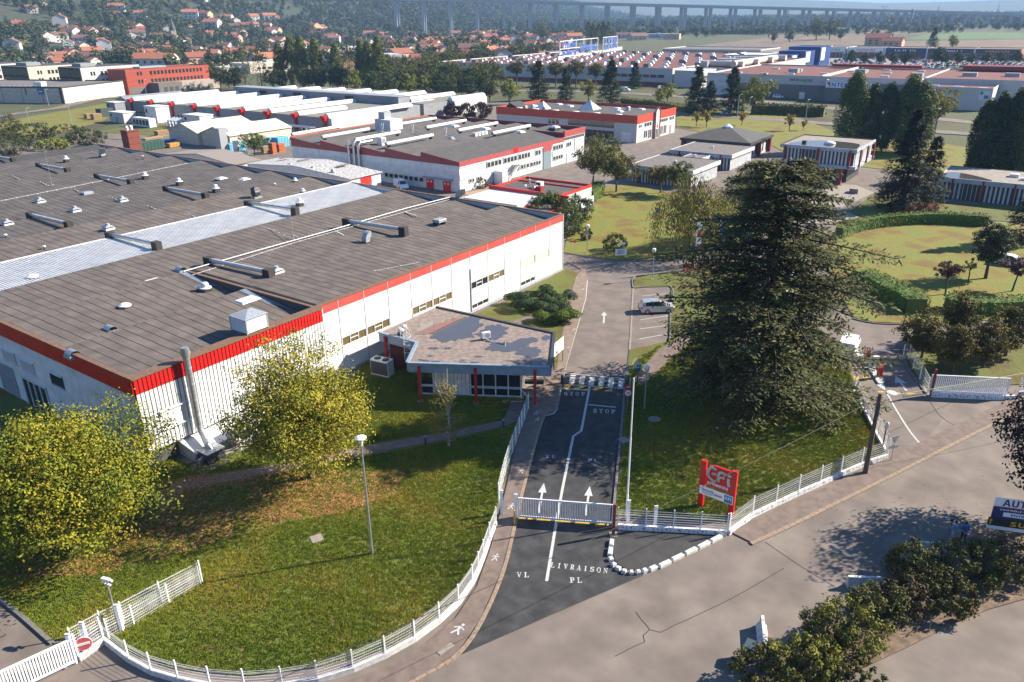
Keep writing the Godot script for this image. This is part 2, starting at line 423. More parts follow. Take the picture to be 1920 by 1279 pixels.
	setting("fields",S().prism([w(87.12,-592.92),w(171.11,-838.34),w(359.36,-1150.66),w(391.67,-1255.22),w(570.37,-1296.48),w(441.04,-970.98),w(281.8,-719.34),w(238.58,-701.16),w(190.38,-658.94)],0.02,0.02),C.plough)
	setting("fields",S().prism([w(253.22,-717.25),w(436.32,-933.68),w(618.48,-955.84),w(739,-921.87),w(504.83,-625.54),w(418.14,-669.08),w(311.17,-644.1)],0.02,0.02),C.plough)
	setting("crop_field",S().prism([w(620.27,-1230.2),w(701.86,-1294.12),w(773.3,-1174.82),w(885.67,-1107.46),w(739,-921.87),w(629.28,-972.77),w(478.34,-997.05)],0.03,0.03),C.crop)
	setting("fields",S().prism([w(543.73,-1312.45),w(673.56,-1448.32),w(695.67,-1298.06),w(600.88,-1206.82),w(521.94,-1185.3)],0.025,0.025),C.plough)

func road_markings() -> void:
	var o := thing("road_marking","white and yellow road markings of the driveway at the sliding gate","road marking")
	part("centre_line",strip([w(1.99,-39.31),w(2.95,-45.43),w(3.68,-49.76),w(5.09,-57.53),w(5.85,-58.43),w(7.43,-67.11)],0.2,0.018),C.line,o)
	part("edge_line",strip([w(2.76,-61.11),w(3.64,-61.58),w(3.97,-62.39),w(4.73,-67.42),w(5.38,-71.59),w(9.32,-91.98),w(10.15,-98.72),w(10.15,-101.02),w(9.73,-101.98)],0.16,0.022),C.line,o)
	part("stop_line",strip([w(4.68,-66.61),w(7.14,-66.19)],0.18,0.023),C.line,o)
	part("stop_line",strip([w(6.91,-63.24),w(9.37,-62.65)],0.18,0.018),C.line,o)
	part("crossing_border",strip([w(5.27,-70.06),w(10.93,-68.66)],0.14,0.018),C.line,o)
	part("crossing_border",strip([w(4.89,-67.53),w(10.52,-66.44)],0.14,0.018),C.line,o)
	var a := v(5.26,0,-69.81)
	var b := v(10.8,0,-68.55)
	var c := v(4.91,0,-67.77)
	var d := v(10.43,0,-66.56)
	for i in 6:
		var s := S()
		var f := (i*2+1.15)/12.0
		var h := f+1.0/11.0
		s.quad(c.lerp(d,f)+v(0,0.019,0),c.lerp(d,h)+v(0,0.019,0),a.lerp(b,h)+v(0,0.019,0),a.lerp(b,f)+v(0,0.019,0))
		part("zebra_bar",s,C.line,o)
	for k in [[[w(4.79,-66.72),w(5,-67.53),w(5.82,-67.5),w(5.35,-66.7)]],[[w(5.7,-66.58),w(6.72,-67.24),w(7.18,-67.23),w(7.17,-67.11),w(6.35,-66.45)]],[[w(6.79,-66.32),w(7.18,-66.65),w(7.14,-66.19)]],[[w(7.45,-66.3),w(8.23,-66.97),w(8.93,-66.83),w(7.93,-66.06)]],[[w(8.63,-65.92),w(9.52,-66.58),w(9.42,-65.79)]]]:
		part("hazard_stripe",S().prism(k[0],0.026,0.026),C.yellow_line,o)
	for q in [[w(0.29,-45.99),0],[w(1.57,-45.78),0],[w(2.96,-45.56),0],[w(4.26,-45.34),0],[w(5.62,-45.13),0]]:
		part("yellow_block",strip([q[0],q[0]+Vector2(1.0,0.08)],0.28,0.021),C.yellow_line,o)
	for q in [[w(1.75,-46.6),w(2.3,-50.45)],[w(5.09,-46.21),w(5.75,-49.93)]]:
		var s := S()
		arrow(s,q[0],q[1],0.16,0.62,1.3,0.02)
		part("lane_arrow",s,C.line,o)
	letters("STOP",v(4.73,0.02,-65.1),v(6.88,0.02,-65.04),0.75,C.line,o)
	letters("STOP",v(7.09,0.02,-61.65),v(9.21,0.02,-61.39),0.75,C.line,o)
	letters("VL",v(2.46,0.02,-54.05),v(3.53,0.02,-54.02),0.45,C.line,o)
	letters("PL",v(5.84,0.02,-53.4),v(6.8,0.02,-53.29),0.45,C.line,o)
	letters("VL",v(0.01,0.02,-39.68),v(0.96,0.02,-39.66),0.5,C.line,o)
	letters("LIVRAISON",v(2.19,0.02,-40.62),v(5.97,0.02,-39.92),0.5,C.line,o)
	letters("PL",v(3.36,0.02,-39.11),v(4.29,0.02,-39.09),0.5,C.line,o)
	o = thing("road_marking","white straight-on arrow painted on the old road by silver car","road marking")
	var s1 := S()
	arrow(s1,w(10.63,-83.52),w(11.11,-87.17),0.2,0.75,1.2,0.012)
	part("arrow",s1,C.line,o)
	o = thing("road_marking","white lines between the parking bays beside silver car","road marking")
	for q in [[w(16.54,-92.71),w(19.7,-93.4)],[w(15.63,-88.66),w(19.27,-90.04)],[w(14.96,-84.38),w(18.56,-85.65)],[w(14.46,-81.57),w(17.98,-82.59)],[w(13.94,-78.6),w(17.43,-80.03)]]:
		part("bay_line",strip(q,0.12,0.012),C.line,o)
	o = thing("road_marking","white line and arrow of the right-hand entrance lane","road marking")
	part("lane_line",strip(curve([w(34.91,-64.61),w(34.3,-61.55),w(33.78,-58.44),w(33.55,-56.44),w(33.54,-54.46)]),0.16,0.016),C.line,o)
	for q in [[w(30.62,-52.74),w(31.18,-53.05)],[w(31.59,-53.36),w(32.16,-53.67)],[w(32.54,-53.91),w(33.12,-54.22)]]:
		part("give_way_dash",strip(q,0.25,0.016),C.line,o)
	s1 = S()
	arrow(s1,w(36.99,-65.21),w(37.44,-68.47),0.22,1.1,1.6,0.012)
	part("arrow",s1,C.line,o)
	for q in [[w(36.9,-71.77),w(37.65,-71.75)],[w(37.81,-71.74),w(38.34,-71.73)],[w(38.71,-71.59),w(39.3,-71.57)],[w(33.22,-68.11),w(33.69,-67.98)],[w(34.1,-67.97),w(34.61,-67.83)]]:
		part("hazard_stripe",strip(q,0.9,0.014),C.yellow_line,o)
	for q in [[w(32.44,-65.35),w(33.33,-65.32)],[w(34.22,-65.07),w(34.81,-65.05)],[w(35.45,-64.92),w(36.14,-64.68)],[w(36.68,-64.55),w(37.51,-64.64)]]:
		part("hazard_stripe",strip(q,0.3,0.014),C.yellow_line,o)
	o = thing("road_marking","white pedestrian figures painted along the footway","road marking")
	var up := Vector2(0.25,-0.97)
	for q in [w(-1.37,-41.24),w(-0.31,-46.97),w(0.49,-51.68),w(1.96,-61.23),w(2.06,-60.05)]:
		s1 = S()
		walker(s1,q,up,0.75,0.108)
		part("pedestrian_symbol",s1,C.line,o)
	s1 = S()
	walker(s1,w(-3.58,-34.75),Vector2(0.5,-0.86),1.0,0.108)
	part("pedestrian_symbol",s1,C.line,o)
	for q in [w(5.97,-76.06),w(6.93,-81.18),w(7.78,-85.51),w(9.19,-95.06)]:
		s1 = S()
		walker(s1,q,up,0.6,0.108)
		part("pedestrian_symbol",s1,C.line,o)
	# cracks sealed with dark bitumen in the street
	o = thing("road_crack","thin dark cracks wandering across the street surface","crack")
	for q in [[w(7.19,-36.51),w(7.43,-35.79),w(7.77,-35.01),w(7.32,-34.56),w(7.33,-34.06),w(6.71,-33.75),w(5.5,-33.02)],[w(7.77,-35.01),w(8.35,-34.79),w(9.18,-35.29),w(10.52,-36),w(13.52,-37.73),w(17.28,-40.24)],[w(16.88,-42.98),w(18.39,-40.48),w(19.8,-38.52)],[w(-3.07,-33.32),w(2.34,-36.46),w(8.16,-39.75)],[w(37.94,-58.51),w(37.6,-60.26),w(38.14,-63.32)],[w(25.44,-53.43),w(33.33,-58.45),w(40.34,-63.04)]]:
		part("crack",strip(curve(q,0.7),0.05,0.013),C.tar,o)
	o = thing("storm_drain","square storm drain with concrete rim at the kerb bend","drain")
	part("rim",S().prism([w(-4.13,-33.18),w(-3.49,-33.85),w(-3.08,-33.52),w(-3.77,-32.75)],0.0,0.02),C.concrete,o)
	part("grate",S().prism([w(-4.01,-33.18),w(-3.51,-33.65),w(-3.29,-33.48),w(-3.79,-32.94)],0.0,0.026),C.rust,o)
	part("lid",S().prism([w(-4.45,-33.39),w(-3.72,-34.09),w(-3.49,-33.89),w(-4.22,-33.15)],0.1,0.13),C.concrete,o)

# ---------------------------------------------------------------- the scene
func _ready() -> void:
	rng.seed = 4
	var cam := Camera3D.new()
	cam.name = "camera"
	add_child(cam)
	cam.transform = Transform3D(Basis(v(0.99991568,-0.01197207,0.00503026),v(0.01298592,0.92184953,-0.38733037),v(0.0,0.38736303,0.92192726)),v(0,33,0))
	cam.fov = 47.42; cam.near = 0.5; cam.far = 12000.0; cam.current = true
	var env := Environment.new()
	var sky_m := ProceduralSkyMaterial.new()
	sky_m.sky_top_color = Color(0.30,0.47,0.70); sky_m.sky_horizon_color = Color(0.80,0.87,0.93); sky_m.sky_curve = 0.12
	sky_m.ground_bottom_color = Color(0.25,0.25,0.22); sky_m.ground_horizon_color = Color(0.7,0.75,0.78)
	env.background_mode = Environment.BG_SKY
	env.sky = Sky.new()
	env.sky.sky_material = sky_m
	env.background_energy_multiplier = 0.55
	env.tonemap_mode = Environment.TONE_MAPPER_LINEAR
	env.tonemap_exposure = 2.75
	env.sdfgi_enabled = true; env.ssao_enabled = true; env.ssil_enabled = true
	env.fog_enabled = true; env.fog_density = 0.00012; env.fog_light_color = Color(0.58,0.73,0.90)
	var we := WorldEnvironment.new()
	we.name = "world_environment"; we.environment = env
	add_child(we)
	var sun := DirectionalLight3D.new()
	sun.name = "sun"
	add_child(sun)
	sun.look_at_from_position(v(0.818,0.531,-0.218)*50.0,Vector3.ZERO)
	sun.light_energy = 1.6; sun.light_color = Color(1.0,0.955,0.88); sun.light_angular_distance = 0.5; sun.shadow_enabled = true

	paint_materials()
	more_materials()
	make_setting()
	road_markings()
	main_building()
	roof_things()
	guard_house()
	signs_and_posts()
	second_hall()
	third_hall()
	pavilions()
	annexes()
	vault_factory()
	vehicles()
	near_green()
	offices()
	shopping_centre()
	far_trees()
	village()
	viaduct()
	lamps_far()
	people()

func more_materials() -> void:
	C.tar = mat(Color(0.03,0.028,0.026),0.9)
	C.rust = mat(Color(0.12,0.06,0.04),0.9,grain,0.5)
	C.white_panel = detail(mat(Color(0.82,0.82,0.82),0.55,blotch_light(),7.0),grain_light(),1.3)
	C.red_panel = mat(Color(0.62,0.07,0.06),0.55,blotch_light(),5.0)
	C.red_clad = mat(Color(0.66,0.012,0.008),0.45,blotch_light(),5.0)
	C.burgundy = mat(Color(0.30,0.035,0.045),0.55,blotch_light(),5.0)
	C.coping = mat(Color(0.20,0.115,0.07),0.6,blotch,3.0)
	C.felt = detail(mat(Color(0.20,0.165,0.142),0.92,noise_map(0.012,0.72,1.0,81,512,5),19.0),speck,1.4)
	C.felt_b = detail(mat(Color(0.18,0.15,0.13),0.92,noise_map(0.012,0.72,1.0,82,512,5),16.0),speck,1.4)
	C.felt_dark = detail(mat(Color(0.085,0.08,0.08),0.92,blotch,16.0),speck,1.4)
	C.bitumen = mat(Color(0.035,0.03,0.028),0.9)
	C.steel = mat(Color(0.50,0.52,0.54),0.38,blotch_light(),1.5,0.7)
	C.zinc = mat(Color(0.42,0.45,0.48),0.5,blotch,2.0,0.3)
	C.white_metal = mat(Color(0.74,0.75,0.76),0.4,blotch_light(),3.0)
	C.grey_metal = mat(Color(0.30,0.31,0.33),0.5,blotch_light(),3.0)
	C.dark_metal = mat(Color(0.05,0.055,0.06),0.5,blotch_light(),3.0)
	C.black = mat(Color(0.018,0.018,0.02),0.7)
	C.gap = mat(Color(0.07,0.07,0.075),0.9)
	C.plinth = mat(Color(0.42,0.43,0.45),0.8,blotch,3.0)
	C.glass = glass()
	C.amber_glass = glass(Color(0.13,0.10,0.05))
	C.felt_g = detail(mat(Color(0.145,0.125,0.118),0.92,noise_map(0.012,0.72,1.0,83,512,5),21.0),speck,1.4)
	C.white_sheet = mat(Color(0.72,0.72,0.71),0.5,blotch_light(),6.0)
	C.white_clad = mat(Color(0.78,0.79,0.8),0.5,blotch_light(),5.0)
	C.ribbed_grey = mat(Color(0.50,0.52,0.55),0.5,blotch_light(),4.0)
	C.joint = mat(Color(0.36,0.37,0.39),0.6)
	C.white_paint = mat(Color(0.8,0.8,0.8),0.5)
	C.white_wall = detail(mat(Color(0.78,0.77,0.75),0.8,noise_map(0.03,0.7,1.0,55,256,5),2.6),grain_light(),0.6)
	C.stained_wall = mat(Color(1,1,1),0.85,ramp_map(0.03,[[0.0,0.2,0.19,0.18],[0.36,0.3,0.29,0.28],[0.42,0.66,0.66,0.67],[1.0,0.78,0.77,0.76]],56,256,4),2.4)
	C.guard_roof = detail(mat(Color(0.38,0.30,0.26),0.9,noise_map(0.02,0.72,1.0,57,512,5),7.0),speck,1.2)
	C.blue_fascia = mat(Color(0.23,0.31,0.40),0.5,blotch_light(),3.0)
	C.puddle = mat(Color(0.075,0.07,0.07),0.04)
	C.puddle.metallic_specular = 0.7
	C.brick = mat(Color(0.2,0.055,0.035),0.9,grain,0.5)
	C.red_post = mat(Color(0.40,0.012,0.02),0.5)
	C.dark_red = mat(Color(0.22,0.02,0.022),0.6)
	C.sign_red = mat(Color(0.55,0.012,0.015),0.4)
	C.sign_pink = mat(Color(0.68,0.10,0.09),0.5)
	C.ink = mat(Color(0.02,0.025,0.05),0.6)
	C.badge_blue = mat(Color(0.02,0.16,0.36),0.4)
	C.navy = mat(Color(0.012,0.03,0.12),0.5)
	C.lamp_blue = mat(Color(0.2,0.28,0.32),0.5)
	C.frosted = mat(Color(0.6,0.58,0.5),0.4)
	C.old_wood = mat(Color(0.13,0.105,0.08),0.9,grain,0.6)
	C.wire = mat(Color(0.03,0.03,0.03),0.6)
	C.wire_pale = mat(Color(0.4,0.38,0.34),0.6)
	C.yellow_post = mat(Color(0.7,0.36,0.02),0.5)
	C.bin_lid = mat(Color(0.05,0.07,0.085),0.45)
	C.tape = mat(Color(0.5,0.49,0.47),0.6)
	C.duct_white = mat(Color(0.62,0.63,0.64),0.45,noise_map(0.05,0.75,1.0,58,256,4),1.5,0.2)
	C.leaf = tinted(0.7,0.5)
	C.blade = tinted(0.85,0.3)
	C.bark = mat(Color(0.11,0.085,0.065),0.95,grain,0.5)
	C.bark_dark = mat(Color(0.05,0.038,0.03),0.95,grain,0.5)
	C.birch_bark = mat(Color(0.55,0.52,0.48),0.8,noise_map(0.06,0.45,1.0,59,256,4),0.7)
	C.hedge_core = mat(Color(0.08,0.12,0.022),0.95)
	C.earth = detail(mat(Color(0.30,0.21,0.14),0.95,noise_map(0.02,0.6,1.0,60,512,5),7.0),speck,1.5)
	C.pale_clad = mat(Color(0.60,0.63,0.68),0.5,blotch_light(),6.0)
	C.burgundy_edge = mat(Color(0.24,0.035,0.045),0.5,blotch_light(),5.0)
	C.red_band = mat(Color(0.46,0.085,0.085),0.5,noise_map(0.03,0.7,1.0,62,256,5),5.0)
	C.red_orange = mat(Color(0.50,0.055,0.03),0.5,blotch_light(),5.0)
	C.red_bright = mat(Color(0.62,0.03,0.02),0.45,blotch_light(),3.0)
	C.orange_edge = mat(Color(0.48,0.12,0.05),0.5,blotch_light(),3.0)
	C.slate_door = mat(Color(0.16,0.22,0.25),0.5)
	C.felt_far = detail(mat(Color(0.155,0.14,0.13),0.92,blotch,18.0),speck,1.6)
	C.felt_far2 = detail(mat(Color(0.125,0.115,0.11),0.92,blotch,15.0),speck,1.6)
	C.slate_roof = detail(mat(Color(0.11,0.11,0.11),0.8,blotch,9.0),speck,1.2)
	C.guard_grey = detail(mat(Color(0.24,0.21,0.195),0.92,blotch,8.0),speck,1.5)
	C.pale_roof = detail(mat(Color(0.42,0.36,0.31),0.92,blotch,8.0),speck,1.5)
	C.grey_fascia = mat(Color(0.42,0.46,0.52),0.6,blotch_light(),4.0)
	C.pale_glass = mat(Color(0.55,0.65,0.65),0.12)
	C.terrace = mat(Color(0.42,0.28,0.18),0.9,grain,1.5)
	C.white_roof = mat(Color(0.66,0.67,0.68),0.5,blotch_light(),5.0)
	C.white_roof_worn = mat(Color(0.72,0.70,0.68),0.6,noise_map(0.025,0.45,1.0,63,512,5),9.0)
	C.fibre_roof = mat(Color(0.36,0.31,0.27),0.9,noise_map(0.03,0.6,1.0,64,512,5),6.0)
	C.cream = mat(Color(0.62,0.55,0.45),0.8,blotch_light(),5.0)
	C.cream_roof = mat(Color(0.70,0.61,0.48),0.7,blotch_light(),6.0)
	C.roof_light = mat(Color(0.16,0.12,0.09),0.6)
	C.red_brick = detail(mat(Color(0.34,0.085,0.05),0.9,grain,0.8),speck,0.4)
	C.green_box = mat(Color(0.02,0.075,0.055),0.6,blotch,3.0)
	C.dark_green = mat(Color(0.04,0.06,0.05),0.7,blotch,2.0)
	C.blue_box = mat(Color(0.13,0.42,0.62),0.6,blotch,3.0)
	C.orange_crate = mat(Color(0.55,0.14,0.04),0.7,grain,1.0)
	C.pallet = mat(Color(0.42,0.28,0.14),0.9,grain,0.8)
	C.yellow_bin = mat(Color(0.5,0.26,0.03),0.7,grain,1.0)
	C.vault_grey = mat(Color(0.26,0.275,0.30),0.6,blotch_light(),7.0)
	C.vault_roof = mat(Color(0.22,0.21,0.18),0.9,blotch,9.0)
	C.vault_white = mat(Color(0.74,0.75,0.77),0.35,blotch_light(),7.0)
	C.silver = mat(Color(0.52,0.54,0.58),0.3)
	C.silver.metallic = 0.6
	C.silver.clearcoat_enabled = true
	C.white_gloss = mat(Color(0.78,0.79,0.8),0.3)
	C.white_gloss.clearcoat_enabled = true
	C.red_tiles = mat(Color(0.36,0.055,0.025),0.7,blotch_light(),6.0)
	C.stone_grey = mat(Color(0.17,0.155,0.145),0.9,blotch,5.0)
	C.stone_pale = mat(Color(0.42,0.37,0.31),0.9,blotch,5.0)
	C.blue_shed = mat(Color(0.42,0.52,0.62),0.6,blotch_light(),8.0)
	C.peach = mat(Color(0.62,0.38,0.24),0.8,blotch_light(),6.0)
	C.yellow_paint = mat(Color(0.75,0.45,0.02),0.6)
	C.red_roof = detail(mat(Color(0.27,0.085,0.065),0.9,noise_map(0.015,0.7,1.0,65,512,5),30.0),speck,3.0)
	C.store_grey = mat(Color(0.19,0.18,0.18),0.8,blotch_light(),6.0)
	C.store_blue = mat(Color(0.012,0.05,0.22),0.5,blotch_light(),8.0)
	C.smoke_hatch = mat(Color(0.12,0.14,0.16),0.3)
	C.sign_blue = mat(Color(0.02,0.10,0.42),0.5)
	C.sign_green = mat(Color(0.03,0.22,0.06),0.5)
	C.magenta = mat(Color(0.5,0.05,0.22),0.5)
	C.timber = mat(Color(0.36,0.20,0.09),0.8,noise_map(0.04,0.75,1.0,66,256,4),5.0)
	C.teal = mat(Color(0.02,0.12,0.16),0.4)
	C.pale_lot = detail(mat(Color(0.36,0.32,0.28),0.9,blotch,20.0),speck,3.0)
	C.render_cream = mat(Color(0.60,0.50,0.38),0.85,blotch_light(),5.0)
	C.tile_red = mat(Color(0.30,0.10,0.06),0.85,blotch,6.0)
	C.tile_orange = mat(Color(0.42,0.15,0.075),0.85,blotch,6.0)
	C.tile_brown = mat(Color(0.20,0.10,0.075),0.85,blotch,6.0)
	C.far_concrete = mat(Color(0.38,0.38,0.38),0.9)
	C.pylon = mat(Color(0.16,0.17,0.18),0.6)
	C.cloth = tinted(0.8)
	C.forest_floor = mat(Color(0.045,0.05,0.02),0.95,blotch,60.0)
	C.flag_blue = mat(Color(0.03,0.16,0.5),0.8)
	C.blind = mat(Color(0.42,0.42,0.41),0.7)

var _bl: NoiseTexture2D
var _gl: NoiseTexture2D
func blotch_light() -> NoiseTexture2D:
	if _bl == null:
		_bl = noise_map(0.014,0.84,1.0,15,256,5)
	return _bl
func grain_light() -> NoiseTexture2D:
	if _gl == null:
		_gl = noise_map(0.2,0.9,1.0,16,256,3)
	return _gl


# ---------------------------------------------------------------- the long works hall; local x runs away along its street front, z towards the street
const TURN := 54.2
const HALL := Vector3(7.18,0,-103.95)
const TOP := 7.9

func tooth_depth(x: float,k: int) -> float:
	if x > -43.8 or k >= 2:
		return lerpf(0.95,0.05,clampf(-x/(43.8 if k < 2 else 62.0),0,1))
	return lerpf(1.0,0.04,(-x - 43.8)/18.5)

func window(parent: Node,x0: float,y0: float,x1: float,y1: float,lights: int,z := 0.0,pane: Material = null,split := -1) -> void:
	# a band window: dark panes behind frames, sill below
	var o := part("window",S().box(x0,y0,z - 0.16,x1,y1,z - 0.12),C.gap,parent)
	var step := (x1 - x0)/lights
	var fr := S()
	fr.box(x0,y0,z - 0.1,x1,y0+0.06,z+0.012).box(x0,y1 - 0.06,z - 0.1,x1,y1,z+0.012)
	for i in lights+1:
		var x := clampf(x0+i*step,x0+0.03,x1 - 0.03)
		fr.box(x - 0.03,y0+0.06,z - 0.1,x+0.03,y1 - 0.06,z+0.008)
	if split >= 0:
		fr.box(x0+split*step+0.03,(y0+y1)/2+0.02,z - 0.1,x0+(split+1)*step - 0.03,(y0+y1)/2+0.08,z+0.006)
	part("frame",fr,C.white_metal,o)
	for i in lights:
		part("pane",S().box(x0+i*step+0.03,y0+0.06,z - 0.09,x0+(i+1)*step - 0.03,y1 - 0.06,z - 0.07),pane if pane else C.glass,o)
	part("sill",S().box(x0 - 0.02,y0 - 0.05,z - 0.1,x1+0.02,y0,z+0.08),C.white_metal,o)

func main_building() -> void:
	var o := thing("works_hall","huge low white and red factory hall with brown shed roof and white roof stripe","factory hall",HALL,TURN)
	# core walls behind the cladding
	var core := S()
	core.box(-62.15,0,-119.9,-0.15,6.6,-0.25)
	part("wall",core,C.gap,o)
	# roof: each shed a field of felt rolls between ridge and valley
	var mats := [C.felt,C.felt_b]
	for k in 12:
		var z1 := -0.35 - 10.2*k if k == 0 else -10.2*k
		var z0 := -10.2*(k+1) if k < 11 else -119.6
		var many := S()
		for i in 62:
			var xa := -0.3 - i*0.9935
			var xb := xa - 0.9935
			if k < 2 and xa > -43.8 and xb < -43.8:
				xb = -43.85
			elif k < 2 and i == 44:
				xa = -44.1
			var lip := 0.012+rng.randf()*0.012
			var da := tooth_depth(xa,k)
			var db := tooth_depth(xb,k)
			var s := many if k > 3 else S()
			var g := 0.035
			var lo := [v(xb+g,TOP - db - 0.2,z1),v(xa - g,TOP - da - 0.2,z1),v(xa - g,TOP - 0.22,z0),v(xb+g,TOP - 0.22,z0)]
			var hi := [v(xb+g,TOP - db+lip,z1),v(xa - g,TOP - da+lip,z1),v(xa - g,TOP - 0.02+lip,z0),v(xb+g,TOP - 0.02+lip,z0)]
			if k == 3:
				continue
			s.hexa(lo,hi)
			if k <= 2:
				part("felt_roll",s,mats[rng.randi() % 2],o)
		if k > 3:
			var m := part("roof_felt",many,C.felt_dark if k == 11 else C.felt_g if k > 4 else mats[k % 2],o)
			stuff(m)
		# dark bed under the joints and the upright face of the shed
		var bed := S()
		var xs := []
		for i in 63:
			var x := -0.2 - i*0.9985
			if k < 2 and i > 0 and -43.83 < xs[-1] and x < -43.83:
				xs += [-43.82,-43.84]
			else:
				xs.append(x)
		for j in xs.size() - 1:
			if xs[j] - xs[j+1] < 0.05:
				continue
			var d0 := tooth_depth(xs[j],k)
			var d1 := tooth_depth(xs[j+1],k)
			bed.hexa([v(xs[j+1],TOP - d1 - 0.5,z1),v(xs[j],TOP - d0 - 0.5,z1),v(xs[j],TOP - 0.4,z0),v(xs[j+1],TOP - 0.4,z0)],[v(xs[j+1],TOP - d1 - 0.01,z1),v(xs[j],TOP - d0 - 0.01,z1),v(xs[j],TOP - 0.035,z0),v(xs[j+1],TOP - 0.035,z0)])
		if k != 3:
			part("roof_bed",bed,C.bitumen,o)
		else:
			# the white ribbed sheet-metal shed, sheet by sheet
			for i in 62:
				var xa := -0.3 - i*0.9935
				var sh := S()
				var xb := xa - 0.98
				for r in 3:
					var x := xa - r*0.327
					var da := tooth_depth(x,k)
					var pr := [[0.0,0.0],[0.19,0.0],[0.215,0.10],[0.30,0.10],[0.327,0.0]]
					for q in 4:
						var x1: float = x - pr[q][0]
						var x2: float = x - pr[q+1][0]
						sh.quad(v(x2,TOP - da+pr[q+1][1],z1),v(x1,TOP - da+pr[q][1],z1),v(x1,TOP+0.02+pr[q][1],z0),v(x2,TOP+0.02+pr[q+1][1],z0))
				part("roof_sheet",sh,C.white_sheet,o)
			part("ridge_cap",S().box(-0.3,TOP+0.04,z0 - 0.2,-62.1,TOP+0.12,z0+0.15),C.white_sheet,o)
			part("roof_bed",bed,C.zinc,o)
	# parapets with coping
	var inner := S()
	inner.box(-0.02,6.5,-119.8,-0.24,TOP - 0.02,-0.1)
	part("far_parapet",inner,C.ribbed_grey,o)
	for i in 24:
		part("inner_panel",S().box(-0.25,6.6,-1.2 - i*5.0,-0.29,TOP - 0.06,-1.2 - i*5.0 - 4.94),C.ribbed_grey,o)
	part("coping",S().box(0.06,TOP - 0.03,-119.9,-0.34,TOP+0.09,0.06),C.coping,o)
	part("coping",S().box(-0.34,TOP - 0.04,-0.3,-43.5,TOP+0.08,0.08),C.coping,o)
	part("coping",S().box(-43.5,TOP - 0.04,-0.2,-62.4,TOP+0.09,0.78),C.coping,o)
	part("coping",S().box(-62.0,TOP - 0.04,-0.2,-62.42,TOP+0.085,-119.9),C.coping,o)
	part("section_wall",S().box(-43.72,6.5,-20.3,-43.9,TOP - 0.03,0.0),C.gap,o)
	part("coping",S().box(-43.62,TOP - 0.02,-20.4,-43.98,TOP+0.07,-0.2),C.coping,o)
	for k in 2:
		var gut := S()
		gut.quad(v(-44.75,TOP - 0.98,-0.4 - 10.2*k),v(-44.0,TOP - 0.98,-0.4 - 10.2*k),v(-44.0,TOP+0.05,-10.1 - 10.2*k),v(-44.75,TOP+0.05,-10.1 - 10.2*k))
		part("valley_gutter",gut,C.steel,o)
	# street front: bays of white panels under red ones, thin dark joints between
	var bay := 3.415
	for i in 13:
		var x1 := 0.0 - i*bay
		var x0 := x1 - bay
		if i == 12:
			x0 = -43.6
		part("red_panel",S().box(x0+0.02,6.98,-0.1,x1 - 0.02,TOP - 0.05,0.0),C.red_panel,o)
		part("joint_strip",S().box(x1 - 0.035,0.0,-0.1,x1+0.035,TOP - 0.05,0.03),C.joint,o)
		part("plinth",S().box(x0+0.02,-0.05,-0.1,x1 - 0.02,0.3,0.04),C.plinth,o)
		var up := i in [2,1,4,5,7,8,10,11]
		var low := i in [5,2]
		var ys := [0.3,0.4,1.02,2.88,3.84,6.96] if low else [0.3,2.88,3.84,6.96] if up else [0.3,6.96]
		for j in range(0,ys.size(),1):
			if j+1 >= ys.size():
				break
			var ya: float = ys[j]
			var yb: float = ys[j+1]
			var hole := (low and (j == 1 or j == 3)) or (up and not low and j == 1)
			if hole and i in [1,2] and ya > 2.0:
				part("shutter",S().box(x0+0.06,ya+0.02,-0.08,x1 - 0.06,yb - 0.02,-0.03),C.blind,o)
			elif hole:
				window(o,x0+0.05,ya,x1 - 0.05,yb,3,0.0,C.amber_glass if ya > 2.0 and i != 5 else C.glass,1 if ya > 2.0 else -1)
			elif yb - ya > 0.3:
				part("white_panel",S().box(x0+0.02,ya+0.015,-0.1,x1 - 0.02,yb,-0.006*(rng.randi() % 2)),C.white_panel,o)
	part("corner_post",S().box(-0.04,0,0.0,0.05,TOP - 0.03,0.06),C.white_metal,o)
	part("downpipe",S().tube(v(-20.5,0.3,0.1),v(-20.5,5.6,0.1),0.05,0.05,8),C.white_metal,o)
	# far end and back, plain ribbed sheet
	part("end_wall",S().box(-0.1,0,-119.8,0.0,TOP - 0.04,-0.08),C.ribbed_grey,o)
	# near section: ribbed cladding, red above white, rib by rib
	var zf := 0.7
	part("wall",S().box(-62.3,1.4,-0.2,-43.6,TOP - 0.06,zf - 0.07),C.gap,o)
	for i in 53:
		var x := -43.62 - i*0.352
		for q in [[6.62,TOP - 0.05,C.red_clad,"red_cladding_rib"],[1.5,6.6,C.white_clad,"white_cladding_rib"]]:
			var s := S()
			s.hexa([v(x - 0.30,q[0],zf),v(x - 0.05,q[0],zf),v(x - 0.035,q[0],zf - 0.1),v(x - 0.315,q[0],zf - 0.1)],[v(x - 0.30,q[1],zf),v(x - 0.05,q[1],zf),v(x - 0.035,q[1],zf - 0.1),v(x - 0.315,q[1],zf - 0.1)])
			part(q[3],s,q[2],o)
	for q in [[-58.6,-60.6],[-51.7,-53.9]]:
		part("blind_panel",S().box(q[0],2.95,zf,q[1],4.45,zf+0.03),C.white_panel,o)
		part("blind_lintel",S().box(q[0]+0.15,4.45,zf,q[1] - 0.15,4.56,zf+0.14),C.white_metal,o)
		part("blind_sill",S().box(q[0]+0.15,2.86,zf,q[1] - 0.15,2.95,zf+0.14),C.white_metal,o)
	part("end_return",S().box(-43.58,0.2,-0.1,-43.5,TOP - 0.06,zf),C.white_clad,o)
	part("base_wall",S().box(-62.25,0,-0.2,-43.6,1.3,zf - 0.35),C.gap,o)
	# low annex with a sloping white roof below the cladding
	var an := S()
